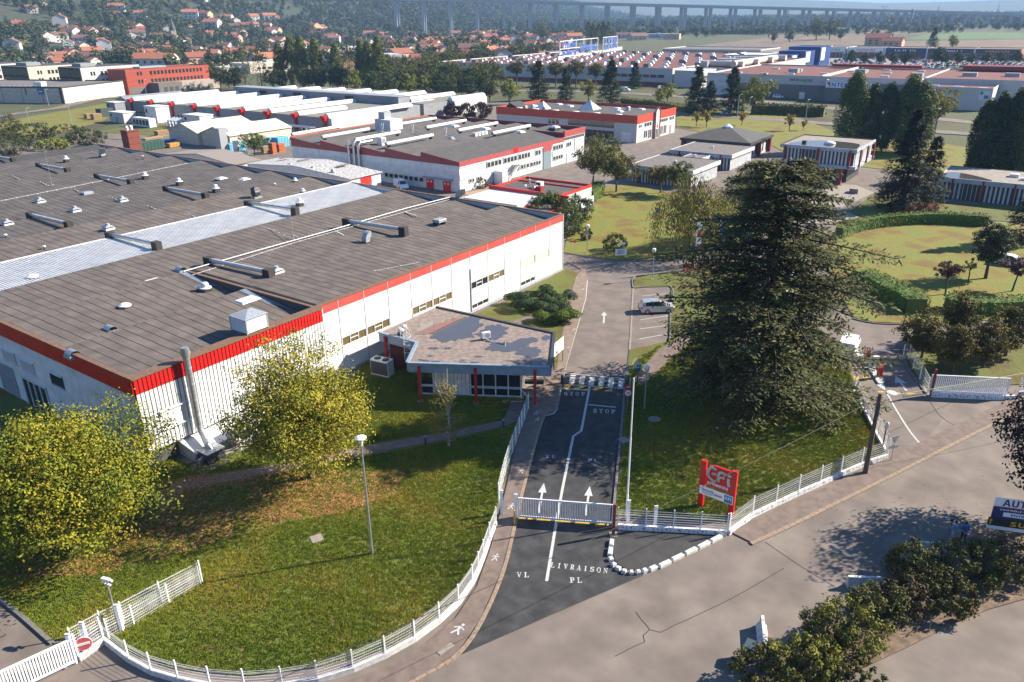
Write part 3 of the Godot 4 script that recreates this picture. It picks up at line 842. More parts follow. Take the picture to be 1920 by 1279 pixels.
	an.hexa([v(-59.6,0,2.6),v(-44.6,0,2.6),v(-44.6,0,0.2),v(-59.6,0,0.2)],[v(-59.6,0.75,2.6),v(-44.6,0.75,2.6),v(-44.6,1.25,0.2),v(-59.6,1.25,0.2)])
	part("annex_wall",an,C.plinth,o)
	for i in 6:
		var x := -44.6 - i*2.5
		var s := S()
		s.hexa([v(x - 2.47,0.76,2.75),v(x,0.76,2.75),v(x,1.27,0.2),v(x - 2.47,1.27,0.2)],[v(x - 2.47,0.84,2.75),v(x,0.84,2.75),v(x,1.35,0.2),v(x - 2.47,1.35,0.2)])
		part("annex_roof_sheet",s,C.white_sheet,o)
	# yard side: shaded ribbed wall with shuttered openings
	part("yard_wall",S().box(-62.2,0,0.5,-62.3,6.5,-119.8),C.white_clad,o)
	for i in 110:
		var z := 0.62 - i*0.352
		var s := S()
		s.hexa([v(-62.38,6.5,z - 0.35),v(-62.28,6.5,z),v(-62.2,6.5,z),v(-62.2,6.5,z - 0.35)],[v(-62.38,TOP - 0.05,z - 0.35),v(-62.28,TOP - 0.05,z),v(-62.2,TOP - 0.05,z),v(-62.2,TOP - 0.05,z - 0.35)])
		var s2 := S()
		s2.box(-62.2,6.48,z - 0.02,-62.39,TOP - 0.05,z - 0.33)
		part("red_cladding_rib",s2,C.red_clad,o)
	for i in 70:
		var z := 0.62 - i*0.5
		part("white_cladding_rib",S().box(-62.29,5.1 if i > 22 else 0.3,z - 0.03,-62.335,6.46,z - 0.47),C.white_clad,o)
	for q in [[-22.5,3.9,-19.9],[-18.9,3.75,-16.4],[-13.4,3.85,-11.2]]:
		var s := part("window",S().box(-62.33,q[1],q[0],-62.37,q[1]+1.15,q[2]),C.blind if q[0] < -15.0 else C.glass,o)
		part("frame",S().box(-62.3,q[1]+1.15,q[0] - 0.08,-62.5,q[1]+1.23,q[2]+0.08).box(-62.3,q[1] - 0.08,q[0] - 0.08,-62.5,q[1],q[2]+0.08),C.white_metal,s)
	part("door",S().box(-62.31,0,-24.6,-62.36,3.2,-21.2),C.grey_metal,o)
	var dr := part("glass_door",S().box(-62.31,0.1,-19.6,-62.35,2.9,-15.0),C.glass,o)
	var fr := S()
	for i in 5:
		fr.box(-62.34,0.1,-19.6+i*1.12,-62.42,2.9,-19.48+i*1.12)
	fr.box(-62.34,2.8,-19.6,-62.42,2.95,-15.0)
	part("frame",fr,C.white_metal,dr)

# ---------------------------------------------------------------- entrance: guard house, fences, gates, signs, lamps
func words(text: String,at_pos: Vector3,wide: float,tall: float,m: Material,parent: Node,turn_y := 0.0,called := "lettering",face := "Droid Sans",weight := 700) -> MeshInstance3D:
	var f := SystemFont.new()
	f.font_names = PackedStringArray([face]); f.font_weight = weight
	var t := TextMesh.new()
	t.text = text; t.font = f; t.font_size = 32; t.pixel_size = 0.01; t.depth = 0.02; t.curve_step = 2.0
	var o := part(called,t,m,parent)
	var s := t.get_aabb().size
	o.transform = Transform3D(Basis(Vector3.UP,deg_to_rad(turn_y)).scaled_local(Vector3(wide/maxf(s.x,0.01),tall/maxf(s.y,0.01),1.0)),at_pos)
	return o

func dwarf_fence(pts: Array,label: String,wall: float,high: float,bay := 2.5,group := "white wire mesh fences",soft := true,m: Material = null) -> Node3D:
	var o := thing("fence",label,"fence",Vector3.ZERO,0.0,group)
	var c := curve(pts,bay) if soft else pts
	for i in c.size():
		part("post",S().box(-0.035,wall - 0.05,-0.035,0.035,high+0.06,0.035),C.white_paint,o,g3(c[i]),Vector3(0,rad_to_deg(-(c[mini(i+1,c.size() - 1)] - c[maxi(i - 1,0)]).angle()),0))
		if i == c.size() - 1:
			break
		var a := g3(c[i])
		var b := g3(c[i+1])
		var d := b - a
		var n := d.normalized().cross(Vector3.UP)
		if wall > 0.0:
			var s := S()
			s.hexa([a+n*0.1,b+n*0.1,b - n*0.1,a - n*0.1],[a+n*0.09+v(0,wall,0),b+n*0.09+v(0,wall,0),b - n*0.09+v(0,wall,0),a - n*0.09+v(0,wall,0)])
			part("wall_section",s,m if m else C.white_wall,o)
		var p := S()
		var y := wall+0.06
		var rows := 0
		while y < high+0.01:
			p.bar(a+v(0,y,0),b+v(0,y,0),0.011,0.011)
			rows += 1
			if rows % 4 == 1:
				p.bar(a+v(0,y+0.05,0)+n*0.02,b+v(0,y+0.05,0)+n*0.02,0.01,0.01)
			y += 0.19
		var k := int(d.length()/0.1)
		for j in range(1,k):
			var q := a+d*float(j)/k
			p.quad(q+v(0,wall+0.04,0) - d.normalized()*0.003,q+v(0,wall+0.04,0)+d.normalized()*0.003,q+v(0,high,0)+d.normalized()*0.003,q+v(0,high,0) - d.normalized()*0.003)
		stuff(part("mesh_panel",p,C.white_paint,o))
	return o

func slat_gate(label: String,a: Vector2,b: Vector2,low: float,high: float,many: int,m: Material,slat := 0.06) -> Node3D:
	var o := thing("sliding_gate",label,"gate",g3(a),rad_to_deg(-(b - a).angle()))
	var l := a.distance_to(b)
	part("bottom_rail",S().box(0,low,-0.05,l,low+0.12,0.05),m,o)
	part("top_rail",S().box(0,high - 0.1,-0.05,l,high,0.05),m,o)
	part("end_stile",S().box(0,low+0.12,-0.04,0.1,high - 0.1,0.04),m,o)
	part("end_stile",S().box(l - 0.1,low+0.12,-0.04,l,high - 0.1,0.04),m,o)
	var s := S().box(-slat/2,low+0.11,-0.02,slat/2,high - 0.09,0.02).mesh()
	for i in many:
		part("slat",s,m,o,v(0.1+(l - 0.2)*(i+0.5)/many,0,0))
	part("caster",S().tube(v(0.6,low - 0.06,-0.04),v(0.6,low - 0.06,0.04),0.07,0.07,10),C.grey_metal,o)
	part("caster",S().tube(v(l - 0.6,low - 0.06,-0.04),v(l - 0.6,low - 0.06,0.04),0.07,0.07,10),C.grey_metal,o)
	return o

func guard_house() -> void:
	var o := thing("guard_house","low guard house with puddled flat roof, blue fascia and red posts","guard house",v(-9.5,0,-64.5),-5.9)
	var roof := [w(0,0),w(12.93,0),w(12.87,-7.96),w(-0.21,-14.6),w(-4.5,-7.1),w(-0.1,-4.74)]
	part("roof",S().prism(roof,3.55,3.84),C.guard_roof,o)
	# sheets of roofing felt
	for q in [[0.2,-0.3,12.7,-1.9],[0.2,-1.93,12.7,-3.4],[0.2,-3.43,12.7,-4.7]]:
		part("felt_sheet",S().box(q[0],3.84,q[1],q[2],3.85,q[3]),C.guard_roof,o)
	for q in [[0,12.93,0.0,0.0,0.0],[12.93,12.87,0.0,-7.96,1.0],[12.87,-0.21,-7.96,-14.6,1.0],[-4.5,-0.1,-7.1,-4.74,0.0],[-0.1,0.0,-4.74,0.0,0.0]]:
		var a := v(q[0],0,q[2])
		var b := v(q[1],0,q[3])
		var n := (b - a).normalized().cross(Vector3.UP)
		var s := S().bar(a+n*0.06+v(0,3.43,0),b+n*0.06+v(0,3.43,0),0.14,0.84)
		part("fascia",s,C.blue_fascia,o)
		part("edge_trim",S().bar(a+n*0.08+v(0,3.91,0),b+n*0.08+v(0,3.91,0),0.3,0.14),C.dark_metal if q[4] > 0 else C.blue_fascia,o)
	# puddles standing on the roof: thin sheets of water with ragged outlines
	var f := FastNoiseLite.new()
	f.seed = 9; f.frequency = 0.55
	for q in [[3.0,-8.6,2.6,4.0,0.3],[6.8,-7.8,1.6,2.6,0.2],[8.6,-4.4,2.4,1.3,-0.25],[10.7,-3.4,1.3,1.5,0.0],[10.4,-6.0,1.5,0.8,-0.4],[0.2,-8.6,1.5,2.0,0.5],[1.3,-0.7,0.62,0.26,0.3],[2.4,-0.5,0.5,0.2,0.2],[1.7,-1.7,0.28,0.22,0.0],[1.7,-3.5,0.65,0.33,0.0],[3.0,-3.6,0.42,0.3,0.0],[6.2,-1.9,0.4,0.24,0],[6.0,-0.6,0.5,0.2,0],[5.0,-0.55,0.45,0.14,0],[4.9,-1.0,0.25,0.14,0],[12.2,-6.9,0.5,0.7,0],[11.8,-1.5,0.6,0.5,0],[4.6,-11.4,0.7,0.5,0.2]]:
		var c := []
		for i in 40:
			var a := TAU*i/40.0
			var k := 0.86+0.42*f.get_noise_2d(q[0]+cos(a)*(q[2]+0.8)*1.3,q[1]+sin(a)*(q[3]+0.8)*1.3)
			var e := Vector2(cos(a)*q[2]*k,sin(a)*q[3]*k).rotated(q[4])
			c.append(w(q[0]+e.x,q[1]+e.y))
		part("puddle",S().prism(c,3.855,3.862+0.0007*(rng.randi() % 9)),C.puddle,o)
	# walls: glazing, white boards, brick at the back
	part("floor_slab",S().prism([w(0.4,-1.0),w(12.0,-1.0),w(12.0,-7.0),w(-0.1,-13.8),w(-3.6,-7.4),w(0.4,-5.0)],0.0,0.12),C.concrete,o)
	part("core_wall",S().prism([w(0.8,-1.3),w(10.2,-1.3),w(10.2,-7.0),w(-0.2,-13.6),w(-3.4,-7.5),w(0.8,-5.2)],0.12,3.5),C.gap,o)
	for i in 9:
		part("wall_board",S().box(2.1+i*0.37,0.2,-1.24,2.1+i*0.37+0.33,3.1,-1.16),C.white_metal,o)
	for i in 8:
		part("brick_course",S().box(-3.6,0.15+i*0.4,-7.5,-3.3,0.52+i*0.4,-7.3).box(-3.3,0.15+i*0.4,-7.42,-2.0,0.52+i*0.4,-6.6),C.brick,o)
	for q in [[0.8,2.0,1],[5.5,10.2,4]]:
		var wn := part("window",S().box(q[0],0.25,-1.27,q[1],3.1,-1.25),C.black,o)
		for i in q[2]:
			var st: float = (q[1] - q[0])/q[2]
			part("pane",S().box(q[0]+i*st+0.05,1.2,-1.22,q[0]+(i+1)*st - 0.05,3.05,-1.2),C.glass,wn)
			part("pane",S().box(q[0]+i*st+0.05,0.3,-1.22,q[0]+(i+1)*st - 0.05,0.95,-1.2),C.glass,wn)
			part("mullion",S().box(q[0]+i*st - 0.05,0.2,-1.25,q[0]+i*st+0.05,3.15,-1.1),C.white_metal,wn)
		part("mullion",S().box(q[1] - 0.05,0.2,-1.25,q[1]+0.05,3.15,-1.1),C.white_metal,wn)
		part("transom",S().box(q[0],0.98,-1.25,q[1],1.05,-1.13).box(q[0],1.12,-1.25,q[1],1.19,-1.12).box(q[0],0.18,-1.25,q[1],0.28,-1.12),C.white_metal,wn)
	part("side_door",S().box(10.2,0.15,-2.6,10.26,2.5,-1.5),C.glass,o)
	part("counter",S().box(10.4,0.7,-3.4,12.2,1.0,-2.9),C.dark_metal,o)
	for q in [[11.6,0.2],[6.2,0.2],[1.0,0.2]]:
		part("red_post",S().box(q[0] - 0.12,0.1,q[1] - 0.12,q[0]+0.12,3.62,q[1]+0.12),C.red_post,o)
		part("post_foot",S().box(q[0] - 0.25,-0.05,q[1] - 0.25,q[0]+0.25,0.16,q[1]+0.25),C.concrete,o)
	part("red_post",S().box(-3.9,0.0,-6.55,-3.66,3.7,-6.3),C.red_post,o)
	# what stands on the roof
	var ac := thing("air_conditioner","white air conditioner with a bent pipe on puddled guard house roof","air conditioner",o.transform*v(6.4,3.86,-6.1),-5.9+30)
	part("case",S().box(-0.42,0.12,-0.18,0.42,0.75,0.18),C.white_metal,ac)
	part("fan_grille",S().tube(v(0.1,0.43,0.18),v(0.1,0.43,0.2),0.25,0.25,14),C.grey_metal,ac)
	part("foot",S().box(-0.4,0,-0.2,-0.3,0.12,0.2).box(0.3,0,-0.2,0.4,0.12,0.2),C.black,ac)
	part("pipe",S().run([v(-0.2,0.2,0.2),v(0.0,0.12,0.6),v(1.1,0.1,1.9)],0.05,8),C.white_metal,ac)
	part("pipe_cap",S().tube(v(1.1,0.0,1.9),v(1.1,0.3,1.9),0.16,0.05,10),C.steel,ac)
	var ld := thing("cage_ladder","white caged roof ladder on the guard house edge","ladder",o.transform*v(-1.35,0,-5.15),-5.9+28)
	for x in [-0.3,0.3]:
		part("stile",S().tube(v(x,2.0,0.3),v(x,5.0,0.3),0.03,0.03,6),C.white_metal,ld)
		part("platform_post",S().tube(v(x,3.9,-0.9),v(x,5.0,-0.9),0.03,0.03,6).tube(v(x,5.0,0.3),v(x,5.0,-0.9),0.03,0.03,6).tube(v(x,4.5,0.3),v(x,4.5,-0.9),0.025,0.025,6),C.white_metal,ld)
	for i in 9:
		part("rung",S().tube(v(-0.3,2.1+i*0.3,0.3),v(0.3,2.1+i*0.3,0.3),0.02,0.02,6),C.white_metal,ld)
	for i in 3:
		var pts := []
		for j in 9:
			pts.append(v(-0.36*cos(PI*j/8),2.9+i*0.8,0.3+0.55*sin(PI*j/8)))
		part("cage_hoop",S().run(pts,0.025,5),C.white_metal,ld)
	var tu := thing("rooftop_turbine","small white roof fan beside the caged ladder","roof vent",o.transform*v(-2.2,3.86,-6.6),0)
	part("base",S().box(-0.3,0,-0.3,0.3,0.3,0.3),C.dark_metal,tu)
	part("hood",S().ball(v(0,0.55,0),v(0.38,0.26,0.38)),C.white_metal,tu)
	part("hood",S().ball(v(0.35,0.8,-0.2),v(0.28,0.2,0.28)),C.white_metal,tu)
	var hp := thing("heat_pump","white twin-fan heat pump on the grass beside the guard house","heat pump",v(-12.93,0,-70.24),-28)
	part("case",S().box(-1.05,0.1,-0.5,1.05,1.75,0.5),C.white_metal,hp)
	part("grille",S().box(-1.0,0.25,0.5,1.0,1.6,0.52),C.dark_metal,hp)
	part("plinth",S().box(-1.15,0,-0.6,1.15,0.1,0.6),C.concrete,hp)
	for x in [-0.5,0.5]:
		part("fan",S().tube(v(x,1.75,0),v(x,1.8,0),0.38,0.34,18),C.black,hp)
		part("fan_hub",S().tube(v(x,1.8,0),v(x,1.86,0),0.09,0.06,8),C.grey_metal,hp)

func signs_and_posts() -> void:
	# the sign of the works
	var a := v(13.49,0,-47.19)
	var b := v(15.27,0,-45.73)
	var turn := rad_to_deg(-atan2(b.z - a.z,b.x - a.x))
	var o := thing("company_sign","tall red company sign with silver letters behind white fence","sign",a,turn)
	var l := a.distance_to(b)
	for x in [0.0,l]:
		part("post",S().box(x - 0.2,0,-0.12,x+0.2,3.85,0.12),C.sign_red,o)
	var pn := [w(0.25,1.98),w(l - 0.25,1.98),w(l - 0.25,3.72),w(0.85,3.72),w(0.45,3.58),w(0.27,3.25)]
	part("red_panel",S().face(pn,-0.09,0.07),C.sign_red,o)
	part("white_panel",S().box(-0.12,1.18,0.13,l+0.12,1.86,0.16),C.white_paint,o)
	var e := part("logo_letters",S().face(arc_letter([w(0.62,1.0),w(0.3,1.06),w(0.08,0.9),w(0.0,0.55),w(0.1,0.25),w(0.38,0.06),w(0.62,-0.04)],0.2),0.0,0.05).face(arc_letter([w(0.28,0.6),w(0.62,0.62)],0.17),0.0,0.05),C.steel,o,v(0.38,2.5,0.075))
	part("logo_letters",S().face(arc_letter([w(1.42,0.86),w(1.05,0.92),w(0.88,0.7),w(0.88,0.4),w(0.92,0.1)],0.2),0.0,0.05).face(arc_letter([w(1.0,0.5),w(1.34,0.54)],0.16),0.0,0.05),C.steel,o,v(0.30,2.5,0.078))
	part("logo_letters",S().face(arc_letter([w(1.62,0.62),w(1.62,0.28),w(1.7,0.0)],0.23),0.0,0.05).face(range(12).map(func(i): return w(1.64+0.14*cos(TAU*i/12),0.86+0.14*sin(TAU*i/12))),0.0,0.05),C.steel,o,v(0.32,2.5,0.075))
	words("AUTOMOTIVE",v(l/2+0.02,2.24,0.085),1.6,0.22,C.white_paint,o)
	words("Electricfil",v(0.5,1.6,0.165),0.9,0.2,C.ink,o,0,"lettering","Droid Serif",400)
	words("automotive",v(0.52,1.38,0.165),0.8,0.1,C.grey_metal,o)
	words("Akamouls",v(1.3,1.5,0.165),0.62,0.18,C.sign_red,o,0,"lettering","Droid Serif",700)
	part("blue_badge",S().box(l - 0.52,1.24,0.16,l+0.06,1.8,0.175),C.badge_blue,o)
	words("EFi",v(l - 0.23,1.58,0.18),0.42,0.24,C.white_paint,o)
	# road signs
	o = thing("road_sign","round red stop and twenty speed signs on one pole by barrier","road sign",v(10.37,0,-62.52),-4)
	part("pole",S().tube(v(0,0,0),v(0,2.3,0),0.035,0.035,8),C.steel,o)
	part("no_entry_disc",S().tube(v(0,2.15,0.04),v(0,2.15,0.07),0.24,0.24,20),C.sign_red,o)
	words("STOP",v(0,2.15,0.075),0.32,0.1,C.white_paint,o)
	part("speed_disc",S().tube(v(0,1.55,0.04),v(0,1.55,0.07),0.36,0.36,24),C.sign_red,o)
	part("speed_face",S().tube(v(0,1.55,0.06),v(0,1.55,0.078),0.27,0.27,24),C.white_paint,o)
	words("20",v(0,1.55,0.082),0.34,0.27,C.ink,o)
	o = thing("direction_sign","small white and blue pedestrian sign by the footpath end","road sign",v(12.04,0,-67.44),18)
	part("pole",S().tube(v(0,0,0),v(0,1.9,0),0.03,0.03,8),C.dark_metal,o)
	part("plate",S().box(-0.35,1.75,0.03,0.35,2.3,0.05),C.white_paint,o)
	part("pictogram",S().box(-0.2,1.85,0.05,-0.02,2.1,0.056).box(0.05,1.8,0.05,0.25,2.05,0.056),C.badge_blue,o)
	part("blue_disc",S().tube(v(0,1.5,0.03),v(0,1.5,0.05),0.2,0.2,16),C.badge_blue,o)
	o = thing("information_board","white angled information board beside guard house and footway","sign",v(4.7,0,-72),62)
	part("panel",S().box(-1.15,1.35,-0.03,1.15,2.75,0.03),C.white_paint,o)
	part("post",S().box(-1.1,0,-0.03,-1.03,1.35,0.03).box(1.03,0,-0.03,1.1,1.35,0.03),C.dark_metal,o)
	part("print",S().face(arc_letter([w(-0.6,1.75),w(-0.5,2.2),w(-0.1,2.35),w(0.1,2.2)],0.08),0.03,0.036).box(-0.7,1.6,0.03,-0.3,1.75,0.037),C.badge_blue,o)
	o = thing("no_entry_sign","red no entry disc hung on the white fence at the corner gate","road sign",v(-24.09,0,-33.48),24)
	part("disc",S().tube(v(0,1.05,0.08),v(0,1.05,0.11),0.42,0.42,24),C.sign_pink,o)
	part("rim",S().tube(v(0,1.05,0.07),v(0,1.05,0.1),0.46,0.46,24),C.white_paint,o)
	part("bar",S().box(-0.33,0.97,0.11,0.33,1.13,0.125),C.white_paint,o)
	o = thing("give_way_sign","back of a grey give way sign by lane mouth","road sign",v(29.9,0,-52.92),20)
	part("pole",S().tube(v(0,0,0),v(0,2.2,0),0.03,0.03,8),C.steel,o)
	part("triangle",S().face([w(-0.42,2.3),w(0,1.6),w(0.42,2.3)],-0.02,0.02),C.zinc,o)
	part("plate",S().box(-0.45,1.2,-0.02,0.45,1.45,0.02),C.zinc,o)
	o = thing("sign_plate","small blank grey sign on post by cloud-pruned shrub","road sign",v(7.22,0,-89.92),10)
	part("pole",S().tube(v(0,0,0),v(0,1.6,0),0.03,0.03,8),C.steel,o)
	part("plate",S().box(-0.4,1.35,0.03,0.4,1.65,0.06),C.zinc,o)
	o = thing("direction_board","two-tier white direction board on lawn beside round shrub","sign",v(16.18,0,-110.13),0)
	part("post",S().box(-0.75,0,-0.03,-0.7,1.2,0.03).box(0.7,0,-0.03,0.75,1.2,0.03).box(0.1,1.0,-0.03,0.15,2.1,0.03),C.grey_metal,o)
	part("lower_board",S().box(-0.85,0.2,0.03,0.85,1.15,0.07),C.white_paint,o)
	part("upper_board",S().box(-0.35,1.8,0.03,0.6,2.15,0.07),C.white_paint,o)
	for i in 4:
		part("text_line",S().box(-0.55,0.95 - i*0.17,0.07,0.5 - (i % 2)*0.3,1.02 - i*0.17,0.076),C.ink,o)
	o = thing("blue_sign","blue round sign standing in the lawn island","road sign",v(25.38,0,-131.9),0)
	part("pole",S().tube(v(0,0,0),v(0,1.7,0),0.03,0.03,8),C.steel,o)
	part("disc",S().tube(v(0,1.7,0.03),v(0,1.7,0.06),0.42,0.42,18),C.badge_blue,o)
	part("plate",S().box(-0.4,1.1,0.03,0.4,1.3,0.06),C.badge_blue,o)
	o = thing("red_disc_sign","small red and white round sign on thin pole by hall corner","road sign",v(9.61,0,-112.94),0)
	part("pole",S().tube(v(0,0,0),v(0,1.6,0),0.025,0.025,8),C.steel,o)
	part("disc",S().tube(v(0,1.6,0.03),v(0,1.6,0.05),0.25,0.25,16),C.sign_pink,o)
	# lamps
	o = thing("street_lamp","tall grey lamp post with flat white disc head on lawn","street lamp",v(-9.48,0,-42.17),0)
	part("pole",S().tube(v(0,0,0),v(0,8.3,0),0.10,0.055,12),C.steel,o)
	part("door",S().box(-0.05,0.4,0.08,0.05,0.9,0.115),C.zinc,o)
	part("neck",S().tube(v(0,8.3,0),v(0,8.75,0),0.055,0.16,12),C.white_metal,o)
	part("disc_head",S().lathe([w(0.16,8.72),w(0.36,8.86),w(0.36,8.92),w(0.2,9.0),w(0.0,9.01)],20),C.white_metal,o)
	var q := thing("globe_lamp","blue-grey lamp post with frosted bowl head under the cedar","street lamp",v(11.88,0,-62.27),0,"bowl-headed lamp posts on the works site")
	part("foot",S().box(-0.17,0,-0.17,0.17,0.1,0.17),C.zinc,q)
	part("pole",S().tube(v(0,0.1,0),v(0,3.75,0),0.06,0.05,10),C.lamp_blue,q)
	part("bowl",S().lathe([w(0.08,3.72),w(0.2,3.85),w(0.26,4.1),w(0.24,4.22)],14),C.frosted,q)
	part("cap",S().lathe([w(0.26,4.2),w(0.2,4.3),w(0.0,4.33)],14),C.white_metal,q)
	copy(q,v(18.95,0,-99.27),20,"bowl-headed lamp post at road bend beside parking bays")
	copy(q,v(11.43,0,-112.29),40,"bowl-headed lamp post on lawn near works hall corner")
	copy(q,v(2.79,0,-142.03),40,"grey lamp post in front of the second factory hall")
	o = thing("camera_mast","slim mast with white security camera behind corner fence","security camera",v(-23.27,0,-35.61),-20)
	part("mast",S().tube(v(0,0,0),v(0,3.5,0),0.05,0.045,8),C.steel,o)
	part("camera_body",S().box(-0.32,3.5,-0.1,0.25,3.72,0.1),C.white_metal,o)
	part("bracket",S().box(-0.2,3.25,-0.06,0.22,3.33,0.06),C.white_metal,o)
	part("dome",S().ball(v(0.35,3.62,0),v(0.1,0.1,0.1)),C.frosted,o)
	o = thing("camera_mast","dark mast with white dome camera beside lane fence","security camera",v(29.61,0,-53.98),0)
	part("mast",S().tube(v(0,0,0),v(0,2.6,0),0.06,0.05,8),C.dark_metal,o)
	part("camera_body",S().ball(v(0.05,2.75,0),v(0.14,0.2,0.14)),C.white_metal,o)
	part("bracket",S().box(-0.12,2.4,-0.08,0.12,2.6,0.08),C.white_metal,o)
	o = thing("flag_pole","tall thin white pole on the lawn edge beside gate","pole",v(7.94,0,-45.83),0)
	part("lower_tube",S().tube(v(0,0,0),v(0,2.0,0),0.08,0.08,10),C.white_paint,o)
	part("middle_tube",S().tube(v(0,2.0,0),v(0,6.5,0),0.062,0.06,10),C.white_paint,o)
	part("upper_tube",S().tube(v(0,6.5,0),v(0,11.0,0),0.05,0.045,10),C.white_paint,o)
	o = thing("utility_pole","dark wooden utility pole standing against the white fence","utility pole",v(27.14,0,-51.2),0)
	part("pole",S().tube(v(0,0,0),v(0.0,6.9,0.0),0.2,0.13,10),C.old_wood,o)
	part("strap",S().tube(v(0.02,5.0,0.0),v(0.02,6.1,0.0),0.165,0.155,10),C.dark_metal,o)
	part("hook",S().bar(v(-0.25,6.6,0),v(0.25,6.6,0),0.05,0.05),C.dark_metal,o)
	var top := v(27.14,0,-51.2)+v(0.0,6.6,0.0)
	var cb := thing("overhead_cable","thin overhead cable crossing the driveway from utility pole","cable")
	part("cable",sagging(top,v(-20.0,7.0,-19.0),0.8),C.wire,cb)
	cb = thing("overhead_cable","pale overhead cable running right from the utility pole","cable")
	part("cable",sagging(top,v(62.0,7.2,-62.0),0.4),C.wire_pale,cb)
	for k in [[v(25.31,0,-102.76),"flag pole with a red and white banner left of cedar",C.sign_pink],[v(29.12,0,-105.33),"flag pole with a blue banner half hidden by cedar",C.flag_blue],[v(33.2,0,-106.96),"white flag pole with blue banner behind cedar branches",C.flag_blue]]:
		o = thing("flag_pole",k[1],"flag pole",k[0],0,"flag poles before the lawn island")
		part("pole",S().tube(v(0,0,0),v(0,7.0,0),0.07,0.05,8),C.white_paint,o)
		for i in 4:
			var s := S()
			for j in 4:
				var y := 2.9+i+j*0.25
				s.bar(v(0.07,y,0.05*sin(y*2.0)),v(0.62,y,0.12*sin(y*2.2+1.0)),0.03,0.25)
			part("banner_field",s,k[2] if i % 2 == 0 else C.white_paint,o)
	# small posts
	for k in [[v(6.78,0,-43.95),2.5,"dark red square post at the right end of main gate"],[v(38.72,0,-64.17),2.7,"rust red post at left end of right-hand gate"]]:
		o = thing("red_post",k[2],"post",k[0],0)
		part("post",S().cbox(-0.09,0.05,-0.09,0.09,k[1],0.09,0.02),C.dark_red,o)
		part("foot",S().box(-0.28,0,-0.28,0.28,0.06,0.28),C.concrete,o)
	o = thing("yellow_post","slim yellow post at left end of main gate","post",v(0,0,-45.19),0)
	part("post",S().cbox(-0.055,0.0,-0.055,0.055,1.25,0.055,0.02),C.yellow_post,o)
	for k in [[v(-0.84,0,-59.07),"dark bollard light at the edge of garden path near fence"],[v(-7.31,0,-56.35),"dark bollard light on garden path below the birch"],[v(-0.81,0,-62.52),"grey bollard light on grass by guard house path"]]:
		o = thing("bollard_light",k[1],"bollard",k[0],0,"bollard lights along the garden path")
		part("stem",S().tube(v(0,0,0),v(0,0.75,0),0.07,0.07,10),C.dark_metal,o)
		part("cap",S().tube(v(0,0.75,0),v(0,0.9,0),0.085,0.07,10),C.zinc,o)
	# barriers of the drive
	for k in [[v(4.8,0,-67.65),1,"left","dark barrier post with half-road boom beside guard house"],[v(10.85,0,-66.66),-1,"right","dark barrier post with half-road boom on cedar side"]]:
		o = thing("road_barrier",k[3],"barrier",k[0],-3)
		part("housing",S().cbox(-0.14,0,-0.14,0.14,1.0,0.14,0.04),C.dark_metal,o)
		part("light_cap",S().box(-0.1,0.82,0.14,0.1,0.98,0.15),C.badge_blue,o)
		part("boom",S().tube(v(0.1*k[1],0.85,0.1),v(3.1*k[1],0.85,0.1),0.045,0.035,8),C.zinc,o)
	o = single("white_stake",S().box(-0.03,0,-0.03,0.03,1.15,0.03),C.white_paint,"short thin white stake beside the right barrier post","post",v(11.17,0,-66.42))
	# barrier island of the right-hand entrance
	o = thing("traffic_island","white kerbed island between the two right-hand lanes","traffic island")
	part("kerb",S().prism(curve_closed([w(35.89,-72.87),w(36.33,-72.86),w(36.01,-69.87),w(35.88,-67.67),w(35.67,-66.97),w(35.22,-66.63),w(34.96,-66.87),w(35.28,-68.66)]),0.0,0.16),C.white_wall,o)
	part("painted_tip",S().prism([w(34.71,-66.53),w(35.57,-66.74),w(35.01,-65.27),w(34.81,-65.96)],0.0,0.03),C.line,o)
	part("painted_tail",S().prism([w(36.09,-75.5),w(36.88,-75.77),w(36.44,-73.12),w(35.62,-72.88)],0.0,0.03),C.line,o)
	for k in [[v(36.26,0,-72.32),1.35,"red barrier post with raised striped boom at far end of island",4.6],[v(35.68,0,-68.16),1.35,"red barrier post with white boom at near end of island",-4.6]]:
		o = thing("road_barrier",k[2],"barrier",k[0],0)
		part("housing",S().cbox(-0.2,0.05,-0.2,0.2,k[1],0.2,0.05),C.sign_red,o)
		part("boom",S().tube(v(0,1.2,0.22),v(k[3],1.2,0.22),0.05,0.04,8),C.white_paint,o)
		for i in 3:
			part("red_band",S().tube(v(k[3]*(0.45+0.2*i),1.2,0.22),v(k[3]*(0.53+0.2*i),1.2,0.22),0.054,0.052,8),C.sign_pink,o)
	o = thing("card_reader","white card reader column on the traffic island","card reader",v(36.18,0,-70.37),0)
	part("column",S().box(-0.08,0.15,-0.08,0.08,1.1,0.08),C.white_metal,o)
	part("head",S().box(-0.3,1.1,-0.18,0.3,1.3,0.18),C.white_metal,o)
	o = single("speed_hump_marker",S().lathe([w(0.5,0.0),w(0.45,0.06),w(0.0,0.1)],14),C.white_wall,"low white dome at the tip of the lane line","lane marker",v(35.4,0,-64.81))
	# kerb blocks round the drive island
	var n := 0
